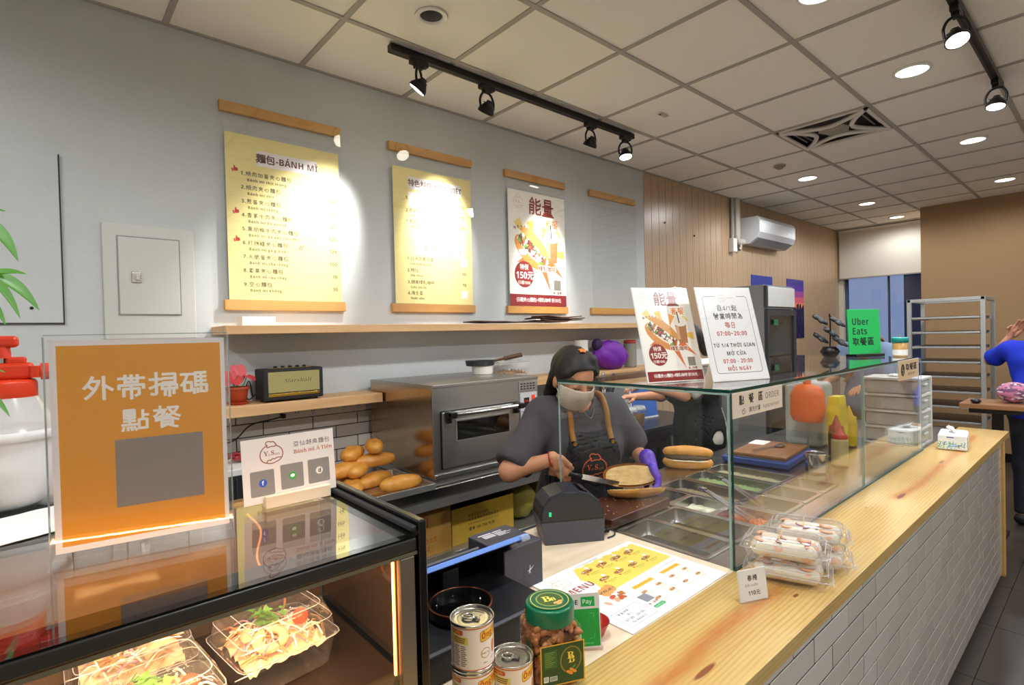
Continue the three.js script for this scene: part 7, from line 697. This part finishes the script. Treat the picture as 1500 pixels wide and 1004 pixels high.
// head in its own axes (x to its left, y up, z forward), centre between the ears; turned by the quaternion
function headGeo(q, c, cell = 0.0045) {
  const f = blend(0.02, ell([0, 0.03, -0.008], [0.074, 0.085, 0.09]), ell([0, -0.035, 0.02], [0.056, 0.075, 0.062]), cap([0, -0.06, -0.015], [0, -0.13, -0.02], 0.046, 0.05));
  const g0 = (x, y, z) => { let d = f(x, y, z); d = smin(d, cap([0, 0.005, 0.084], [0, -0.026, 0.1], 0.008, 0.0125)(x, y, z), 0.014); for (const s of [-1, 1]) { d = smin(d, ell([s * 0.078, -0.008, -0.008], [0.009, 0.03, 0.018])(x, y, z), 0.008); d = smin(d, ell([s * 0.032, -0.022, 0.062], [0.022, 0.018, 0.018])(x, y, z), 0.02); d = Math.max(d, -(ell([s * 0.031, 0.008, 0.094], [0.017, 0.01, 0.014])(x, y, z) + 0.004)); d = smin(d, ell([s * 0.031, 0.006, 0.072], [0.0135, 0.011, 0.012])(x, y, z), 0.004); } d = smin(d, cap([-0.02, -0.058, 0.074], [0.02, -0.058, 0.074], 0.006, 0.006)(x, y, z), 0.008); d = smin(d, cap([-0.016, -0.07, 0.073], [0.016, -0.07, 0.073], 0.007, 0.007)(x, y, z), 0.008); return d; };
  return surface(g0, [-0.1, -0.15, -0.12], [0.1, 0.13, 0.13], cell).applyQuaternion(q).translate(...c);
}
const mergeIndexed = (list) => join(list.map((g) => g));
function turnQ(rx, ry, rz = 0) { return new THREE.Quaternion().setFromEuler(new THREE.Euler(rx, ry, rz, 'YXZ')); }
// body from joints (own axes: x to its left, z forward)
function figure(t, j, o) {
  const skin = std(o.skin ?? SKIN, 0.55, { sheen: 0.2 }), limbs = (s) => [cap(j['shoulder' + s], j['elbow' + s], 0.047, 0.037), cap(j['elbow' + s], j['wrist' + s], 0.037, 0.025)], w = o.wide ?? 1;
  const trunk = [cap(add(j.chest, [-0.1 * w, 0.06, -0.01]), add(j.chest, [0.1 * w, 0.06, -0.01]), 0.075, 0.075), cap(add(j.chest, [-0.06 * w, -0.04, 0.02]), add(j.chest, [0.06 * w, -0.04, 0.02]), 0.1, 0.1), cap(add(j.pelvis, [-0.065 * w, 0.06, 0]), add(j.pelvis, [0.065 * w, 0.06, 0]), 0.1, 0.1), cap(add(j.pelvis, [-0.08 * w, -0.04, 0]), add(j.pelvis, [0.08 * w, -0.04, 0]), 0.105, 0.105), cap(lerp3(j.chest, j.pelvis, 0.5), j.pelvis, 0.11, 0.11)];
  const neck = cap(j.neck, j.head, 0.052, 0.05), legs = [-1, 1].flatMap((s) => { const hip = add(j.pelvis, [s * 0.085, -0.06, 0]), knee = add(hip, [s * 0.01, -(j.pelvis[1] - 0.06) * 0.48, 0.02]), foot = [knee[0], 0.08, hip[2] - 0.02]; return [cap(hip, knee, 0.085, 0.055), cap(knee, foot, 0.055, 0.038), cap([foot[0], 0.045, foot[2]], [foot[0], 0.035, foot[2] + 0.14], 0.035, 0.028)]; });
  const yokes = ['R', 'L'].map((s) => cap(add(j.neck, [0, -0.03, 0]), j['shoulder' + s], 0.045, 0.05));
  const all = [...trunk, neck, ...yokes, ...limbs('R'), ...limbs('L'), ...legs], [lo, hi] = bounds([j.shoulderR, j.shoulderL, j.elbowR, j.elbowL, j.wristR, j.wristL, j.head, [j.pelvis[0], 0.02, j.pelvis[2] + 0.14], [j.pelvis[0] - 0.2, 0.05, j.pelvis[2] - 0.1], [j.pelvis[0] + 0.2, 0.05, j.pelvis[2] - 0.1]], 0.13);
  const geos = [surface(blend(0.035, ...all), lo, hi, o.cell ?? 0.014), headGeo(o.headTurn, j.head, o.headCell ?? 0.006)]; (o.hands ?? []).forEach((h) => { const caps = h.caps, [a, b] = bounds([h.at], 0.17); geos.push(surface(blend(0.007, ...caps), a, b, 0.0035)); });
  const body = part(t, 'body', mergeIndexed(geos), skin);
  // clothes: the same trunk, a little larger, ending at hem, neckline and cuffs
  const grow = o.loose ?? 0.016, sleeve = ['R', 'L'].map((s) => cap(j['shoulder' + s], lerp3(j['shoulder' + s], j['elbow' + s], o.sleeve ?? 0.8), 0.058, 0.058 + (o.flare ?? 0.012))), cut = ['R', 'L'].map((s) => { const a = j['shoulder' + s], d = unit(sub(j['elbow' + s], a)), e = lerp3(a, j['elbow' + s], (o.sleeve ?? 0.8) + 0.12); return (x, y, z) => (x - e[0]) * d[0] + (y - e[1]) * d[1] + (z - e[2]) * d[2]; });
  const shirtCore = blend(0.05, ...trunk.map((f) => (x, y, z) => f(x, y, z) - grow), ...yokes.map((f) => (x, y, z) => f(x, y, z) - 0.012)), fold = (x, y, z) => 0.006 * noise(x * 9 + 2, y * 7, z * 9) + 0.004 * noise(x * 20, y * 9, z * 20);
  const shirt = (x, y, z) => { let d = shirtCore(x, y, z) - fold(x, y, z); d = smin(d, Math.max(sleeve[0](x, y, z) - fold(x, y, z), cut[0](x, y, z)), 0.05); d = smin(d, Math.max(sleeve[1](x, y, z) - fold(x, y, z), cut[1](x, y, z)), 0.05); d = Math.max(d, j.pelvis[1] - 0.12 - y); d = Math.max(d, cap(add(j.neck, [0, 0.0, 0.012]), add(j.neck, [0, 0.12, 0.02]), 0.062, 0.08)(x, y, z) * -1); return d; };
  part(t, 'shirt', surface(shirt, [lo[0] - 0.02, j.pelvis[1] - 0.16, lo[2] - 0.02], [hi[0] + 0.02, j.neck[1] + 0.09, hi[2] + 0.02], o.cell ?? 0.012), std(o.shirt, 0.85, { sheen: 0.3 }));
  part(t, 'trousers', surface((x, y, z) => Math.max(blend(0.04, ...trunk.slice(2, 4), ...legs.filter((_, i) => i % 3 < 2))(x, y, z) - 0.012, y - j.pelvis[1] + 0.04, 0.09 - y), [lo[0], 0.04, lo[2] - 0.05], [hi[0], j.pelvis[1] + 0.05, j.pelvis[2] + 0.2], 0.016), std(o.trousers, 0.85));
  for (const s of [-1, 1]) { const x = j.pelvis[0] + s * 0.095; part(t, 'shoe', surface(blend(0.03, cap([x, 0.05, j.pelvis[2] - 0.04], [x, 0.04, j.pelvis[2] + 0.12], 0.045, 0.036)), [x - 0.09, 0.0, j.pelvis[2] - 0.14], [x + 0.09, 0.13, j.pelvis[2] + 0.22], 0.012), BLACKMATT); }
  return { body, shirt, fold };
}
function hairGeo(q, c, extra, back = 0.105) { const cutFace = (x, y, z) => { const d1 = z - 0.052 - (y > 0.06 ? (y - 0.06) * 1.6 : 0) + (y < 0.05 ? (0.05 - y) * 0.55 : 0), d2 = -0.075 - y; return Math.max(d1, d2); };
  const f = (x, y, z) => { let d = ell([0, 0.035, -0.014], [0.087, 0.096, back])(x, y, z) - 0.004 * noise(x * 40, y * 12, z * 40); d = Math.max(d, cutFace(x, y, z)); for (const e of extra ?? []) d = smin(d, e(x, y, z) - 0.003 * noise(x * 60, y * 20, z * 60), 0.02); return d; };
  return surface(f, [-0.12, -0.2, -0.2], [0.12, 0.15, 0.12], 0.006).applyQuaternion(q).translate(...c); }

// the worker cutting bread: faces the counter, turned a little towards the ledge
{ const base = [1.72, 0, 1.33], ry = -0.45, t = thing('person', 'person in grey shirt, black apron and face mask cutting bread', 'person', base, ry); const c = Math.cos(-ry), s = Math.sin(-ry), L = (x, y, z) => { const dx = x - base[0], dz = z - base[2]; return [dx * c + dz * s, y, -dx * s + dz * c]; };
  const j = { pelvis: [0.0, 0.87, -0.03], chest: [0.0, 1.13, 0.0], neck: [-0.03, 1.285, 0.02], head: [-0.06, 1.395, 0.085], shoulderR: [-0.165, 1.25, 0.0], shoulderL: [0.14, 1.25, 0.01], elbowR: L(1.365, 1.05, 1.275), wristR: L(1.46, 1.105, 1.425), elbowL: L(1.985, 1.06, 1.40), wristL: L(1.862, 1.035, 1.575) };
  const q = turnQ(0.42, 0.16, 0.02), toL = (a, b) => sub(L(...b), L(...a));
  const rDir = toL([1.46, 1.105, 1.425], [1.515, 1.04, 1.44]), rBack = toL([0, 0, 0], [-0.75, 0.25, 0.75]), lDir = toL([0, 0, 0], [-0.25, -0.75, 0.55]), lBack = toL([0, 0, 0], [0.9, 0.3, 0.5]);
  const right = handCaps(j.wristR, rDir, rBack, 0.75, 1, 0.95), left = handCaps(j.wristL, lDir, lBack, 0.6, -1, 1.0);
  const f = figure(t, j, { headTurn: q, headCell: 0.004, shirt: 0x4a464b, trousers: 0x1a1a1e, hands: [{ caps: right, at: add(j.wristR, unit(rDir), 0.07) }], cell: 0.0115, sleeve: 0.82, flare: 0.024, wide: 1 });
  part(t, 'hair', hairGeo(q, j.head, [cap([0.0, 0.0, -0.095], [-0.02, -0.13, -0.12], 0.05, 0.034), cap([-0.07, 0.0, -0.04], [-0.07, -0.07, -0.07], 0.02, 0.014), cap([0.03, 0.1, 0.035], [-0.065, 0.05, 0.045], 0.022, 0.016), cap([0.04, 0.1, 0.035], [0.072, 0.045, 0.04], 0.02, 0.014)], 0.112), std(0x150f0b, 0.62));
  const on = (x, y, z) => V(x, y, z).applyQuaternion(q).add(V(...j.head)).toArray();
  const mask = surface((x, y, z) => { const d = blend(0.02, ell([0, -0.035, 0.02], [0.066, 0.085, 0.071]), ell([0, -0.02, 0.075], [0.034, 0.045, 0.034]))(x, y, z), hold = Math.abs(d - 0.008) - 0.0025; return Math.max(hold, -(z - 0.018), y - 0.004 + Math.abs(x) * 0.12, -0.108 - y + 0); }, [-0.09, -0.13, -0.01], [0.09, 0.03, 0.13], 0.0035).applyQuaternion(q).translate(...j.head);
  const m = part(t, 'face_mask', mask, std(0xcdbda9, 0.7)); for (const sd of [-1, 1]) part(m, 'ear_loop', tube([on(sd * 0.066, -0.01, 0.025), on(sd * 0.08, 0.015, 0.0), on(sd * 0.082, 0.0, -0.022), on(sd * 0.07, -0.05, 0.02)], 0.0018, 20, 6), std(0xd9cfc2, 0.8));
  for (const sd of [-1, 1]) { part(t, 'eyelash', tube([on(sd * 0.019, 0.001, 0.0845), on(sd * 0.032, -0.002, 0.0855), on(sd * 0.044, 0.002, 0.077)], 0.0016, 10, 6), std(0x1a100c, 0.7)); part(t, 'eyebrow', tube([on(sd * 0.014, 0.026, 0.087), on(sd * 0.032, 0.032, 0.082), on(sd * 0.05, 0.026, 0.067)], 0.0026, 10, 6), std(0x2a1a12, 0.8)); }
  const clip = part(t, 'hair_clip', [0, 1, 2, 3, 4].map((k) => ball(0.009, 0.004, 0.006, 0.009, 0, 0, 8).rotateY(k * 1.256)), std(0xe0781c, 0.4)); clip.position.set(...on(0.006, 0.132, 0.012)); clip.quaternion.copy(q);
  // glove over the left hand
  part(t, 'purple_glove', surface(blend(0.007, ...left.map((g) => (x, y, z) => g(x, y, z) - 0.002), cap(j.wristL, add(j.wristL, unit(lDir), -0.035), 0.029, 0.033)), ...bounds([add(j.wristL, unit(lDir), 0.06)], 0.16), 0.0035), std(0x5b34b8, 0.4));
  part(t, 'red_bracelet', (() => { const g = new THREE.TorusGeometry(0.0295, 0.003, 8, 28); g.applyQuaternion(new THREE.Quaternion().setFromUnitVectors(V(0, 0, 1), V(...unit(sub(j.wristR, j.elbowR))))); const p = lerp3(j.wristR, j.elbowR, 0.06); return g.translate(...p); })(), std(0x9c1420, 0.5));
  // apron: bib and skirt hugging the shirt front
  const bib = (x, y, z) => { const d = f.shirt(x, Math.max(y, j.pelvis[1] - 0.1), z), half = y > 1.0 ? 0.095 + Math.max(0, 1.17 - y) * 0.32 : 0.17; return Math.max(Math.abs(d - 0.004) - 0.0035, Math.abs(x) - half, y - 1.185, 0.5 - y, 0.0 - z + 0.0); };
  part(t, 'apron', surface(bib, [-0.2, 0.46, -0.02], [0.2, 1.22, 0.2], 0.007), std(0x1b1b1d, 0.8));
  for (const sd of [-1, 1]) { const strap = []; for (let k = 0; k <= 14; k++) { const u = k / 14, y = 1.16 + 0.15 * Math.sin(u * 2.0), z0 = 0.16 - u * 0.22; let p = [sd * (0.085 - 0.012 * u), y + (u > 0.5 ? (u - 0.5) * 0.02 : 0), z0]; for (let q2 = 0; q2 < 10; q2++) { const e = 0.002, d = f.shirt(...p) - 0.006, g = unit([f.shirt(p[0] + e, p[1], p[2]) - f.shirt(p[0] - e, p[1], p[2]), f.shirt(p[0], p[1] + e, p[2]) - f.shirt(p[0], p[1] - e, p[2]), f.shirt(p[0], p[1], p[2] + e) - f.shirt(p[0], p[1], p[2] - e)]); p = add(p, g, -d * 0.8); } strap.push(p); }
    const curve = new THREE.CatmullRomCurve3(strap.map((p) => V(...p))); const sh = new THREE.Shape([[-0.003, -0.015], [0.003, -0.015], [0.003, 0.015], [-0.003, 0.015]].map(([x, y]) => new THREE.Vector2(x, y))); const g = new THREE.TubeGeometry(curve, 28, 0.0125, 8); part(t, 'apron_strap', g, std(0x96641c, 0.6)); part(t, 'brass_button', cyl(0.008, 0.008, 0.004, 0, 0, 0, 14).rotateX(Math.PI / 2), std(0xb48a2c, 0.3, { metalness: 1 }), add(strap[0], [0, -0.006, 0.014])); }
  const logo = document.createElement('canvas'); logo.width = 256; logo.height = 256; { const k = logo.getContext('2d'); k.fillStyle = '#1c1c1e'; k.fillRect(0, 0, 256, 256); loafMark(k, 14, 14, 228, '#d9622a', 3.4); } const lt = new THREE.CanvasTexture(logo); lt.colorSpace = THREE.SRGBColorSpace;
  const patch = new THREE.PlaneGeometry(0.13, 0.13, 14, 14), pp = patch.attributes.position; for (let i = 0; i < pp.count; i++) { const x = pp.getX(i), y = pp.getY(i) + 1.045; let z = 0.25; for (let k = 0; k < 40; k++) { const d = f.shirt(x, y, z) - 0.0095; if (d < 0.0004) break; z -= d * 0.7; } pp.setXYZ(i, x, y, z); } patch.computeVertexNormals(); part(t, 'apron_logo', patch, print(lt, 0.8)).userData.label = 'orange line drawn loaf emblem on the apron';
  part(t, 'necklace', tube([[-0.03, 1.27, 0.085], [0, 1.235, 0.11], [0.03, 1.27, 0.085]], 0.0012, 16, 5), CHROME);
  // knife in the right hand
  const k0 = add(j.wristR, unit(rDir), 0.085), kd = unit(toL([0, 0, 0], [0.8, -0.25, 0.55])); const kn = thing('bread_knife', 'steel knife with black handle held at the bread', 'knife', base, ry); part(kn, 'handle', bar(add(k0, kd, -0.04), add(k0, kd, 0.06), 0.009), BLACK); const bl = part(kn, 'blade', box(0.15, 0.02, 0.0016), CHROME, add(k0, kd, 0.135)); bl.quaternion.setFromUnitVectors(V(1, 0, 0), V(...kd)); }
const CRUMB = std(0xffffff, 0.9, { map: field(128, 128, (u, v) => mix([226, 198, 140], [188, 146, 84], Math.max(0, Math.min(1, 0.4 + 1.2 * tiled(u, v, 6, 71) + 0.6 * tiled(u, v, 22, 74))))), bumpMap: coarse, bumpScale: 0.003 });
{ const t = thing('open_baguette', 'opened baguette held over the brown cutting board', 'bread', [1.742, 0.935, 1.585], -0.62); const halfLoaf = (s) => bend(new THREE.SphereGeometry(1, 36, 18, 0, Math.PI * 2, Math.PI / 2, Math.PI / 2), (p) => { const n = 1 + 0.05 * noise(p.x * 3 + s, p.y * 3, p.z * 3), tp = Math.min(1.3, Math.pow(Math.max(0.02, 1 - p.x * p.x), -0.15)); p.x *= 0.115; p.z *= 0.048 * n * tp; p.y *= 0.034 * n * tp; }); const crumb = () => bend(new THREE.CircleGeometry(1, 36).rotateX(-Math.PI / 2), (p) => { const tp = Math.min(1.3, Math.pow(Math.max(0.02, 1 - p.x * p.x), -0.15)); p.x *= 0.105; p.z *= 0.039 * tp; p.y = 0.004 * noise(p.x * 70, p.z * 70) - 0.004 * (1 - (p.x / 0.105) ** 2); });
  part(t, 'lower_half', halfLoaf(1), CRUST, [0, 0.034, 0.02], [-0.25, 0, 0]); part(t, 'lower_crumb', crumb(), CRUMB, [0, 0.035, 0.02], [-0.25, 0, 0]); part(t, 'upper_half', halfLoaf(4), CRUST, [0, 0.074, -0.036], [1.12, 0, 0]); part(t, 'upper_crumb', crumb(), CRUMB, [0, 0.0745, -0.0345], [1.12, 0, 0]); }
// second worker at the drinks counter, seen from the side
{ const t = thing('person', 'person in black apron reaching over the back counter', 'person', [3.36, 0, 0.95], -2.05); const j = { pelvis: [0, 0.92, 0], chest: [0, 1.2, 0.03], neck: [0, 1.37, 0.05], head: [0, 1.5, 0.09], shoulderR: [-0.165, 1.32, 0.03], shoulderL: [0.165, 1.32, 0.03], elbowR: [-0.16, 1.13, 0.2], wristR: [-0.1, 1.14, 0.43], elbowL: [0.17, 1.17, 0.22], wristL: [0.1, 1.23, 0.45] }, q = turnQ(0.25, 0, 0);
  const rd = [0.1, 0, 1], f = figure(t, j, { headTurn: q, shirt: 0xd6cfc0, trousers: 0xc4bcae, cell: 0.013, hands: [{ caps: handCaps(j.wristR, rd, [0, 1, 0], 0.6, -1, 0.95), at: add(j.wristR, unit(rd), 0.07) }, { caps: handCaps(j.wristL, [-0.1, 0, 1], [0, 1, 0], 0.6, 1, 0.95), at: add(j.wristL, unit([-0.1, 0, 1]), 0.07) }], loose: 0.02 }); part(t, 'hair', hairGeo(q, j.head, [cap([0, 0, -0.1], [0, -0.1, -0.12], 0.04, 0.03)]), std(0x17110d, 0.5));
  part(t, 'apron', surface((x, y, z) => Math.max(Math.abs(f.shirt(x, Math.max(y, j.pelvis[1] - 0.1), z) - 0.006) - 0.006, Math.abs(x) - 0.21, y - 1.3, 0.5 - y, -0.07 - z), [-0.24, 0.46, -0.12], [0.24, 1.32, 0.24], 0.01), std(0x141414, 0.8)); }
// someone behind the green sign, and the customer at the high table
{ const t = thing('person', 'person with black hair and light blue shirt behind the green sign', 'person', [5.4, 0, 1.38], -1.9); const j = { pelvis: [0, 0.95, 0], chest: [0, 1.25, 0.02], neck: [0, 1.43, 0.03], head: [0, 1.59, 0.07], shoulderR: [-0.18, 1.37, 0.02], shoulderL: [0.18, 1.37, 0.02], elbowR: [-0.23, 1.13, 0.1], wristR: [-0.18, 1.08, 0.32], elbowL: [0.23, 1.13, 0.1], wristL: [0.18, 1.08, 0.32] }, q = turnQ(0.15, 0, 0); figure(t, j, { headTurn: q, shirt: 0x7c93b4, trousers: 0x2a2c34, cell: 0.016, hands: [{ caps: handCaps(j.wristR, [0, -0.2, 1], [0, 1, 0], 0.5, -1), at: add(j.wristR, [0, 0, 1], 0.07) }, { caps: handCaps(j.wristL, [0, -0.2, 1], [0, 1, 0], 0.5, 1), at: add(j.wristL, [0, 0, 1], 0.07) }] }); part(t, 'hair', hairGeo(q, j.head), std(0x120e0c, 0.5)); part(t, 'brown_strap', tube([[0.1, 1.45, -0.06], [0.12, 1.47, 0.03], [0.06, 1.3, 0.15], [-0.1, 1.1, 0.15]], 0.012, 20, 6), std(0x8a5a2c, 0.6)); }
{ const t = thing('person', 'person in a bright blue shirt with one arm raised', 'person', [5.72, 0, 2.42], 1.3); const j = { pelvis: [0, 0.95, 0], chest: [0, 1.23, 0.02], neck: [0, 1.41, 0.03], head: [0, 1.56, 0.05], shoulderR: [-0.18, 1.36, 0], shoulderL: [0.17, 1.37, 0.0], elbowR: [-0.25, 1.1, 0.02], wristR: [-0.22, 0.98, 0.2], elbowL: [0.335, 1.275, 0.1], wristL: [0.22, 1.47, 0.14] }, q = turnQ(0.1, 0, 0); figure(t, j, { headTurn: q, shirt: 0x1230c4, trousers: 0x22242c, cell: 0.013, sleeve: 0.78, hands: [{ caps: handCaps(j.wristR, [0.1, -0.4, 1], [0, 1, 0.3], 0.5, -1), at: add(j.wristR, [0, -0.2, 0.9], 0.07) }, { caps: handCaps(j.wristL, [-0.6, 0.8, 0.1], [0.2, 0.1, 1], 0.5, 1), at: add(j.wristL, [-0.6, 0.8, 0.1], 0.07) }] }); part(t, 'hair', hairGeo(q, j.head), std(0x120e0c, 0.5)); }

renderer.render(scene, camera);
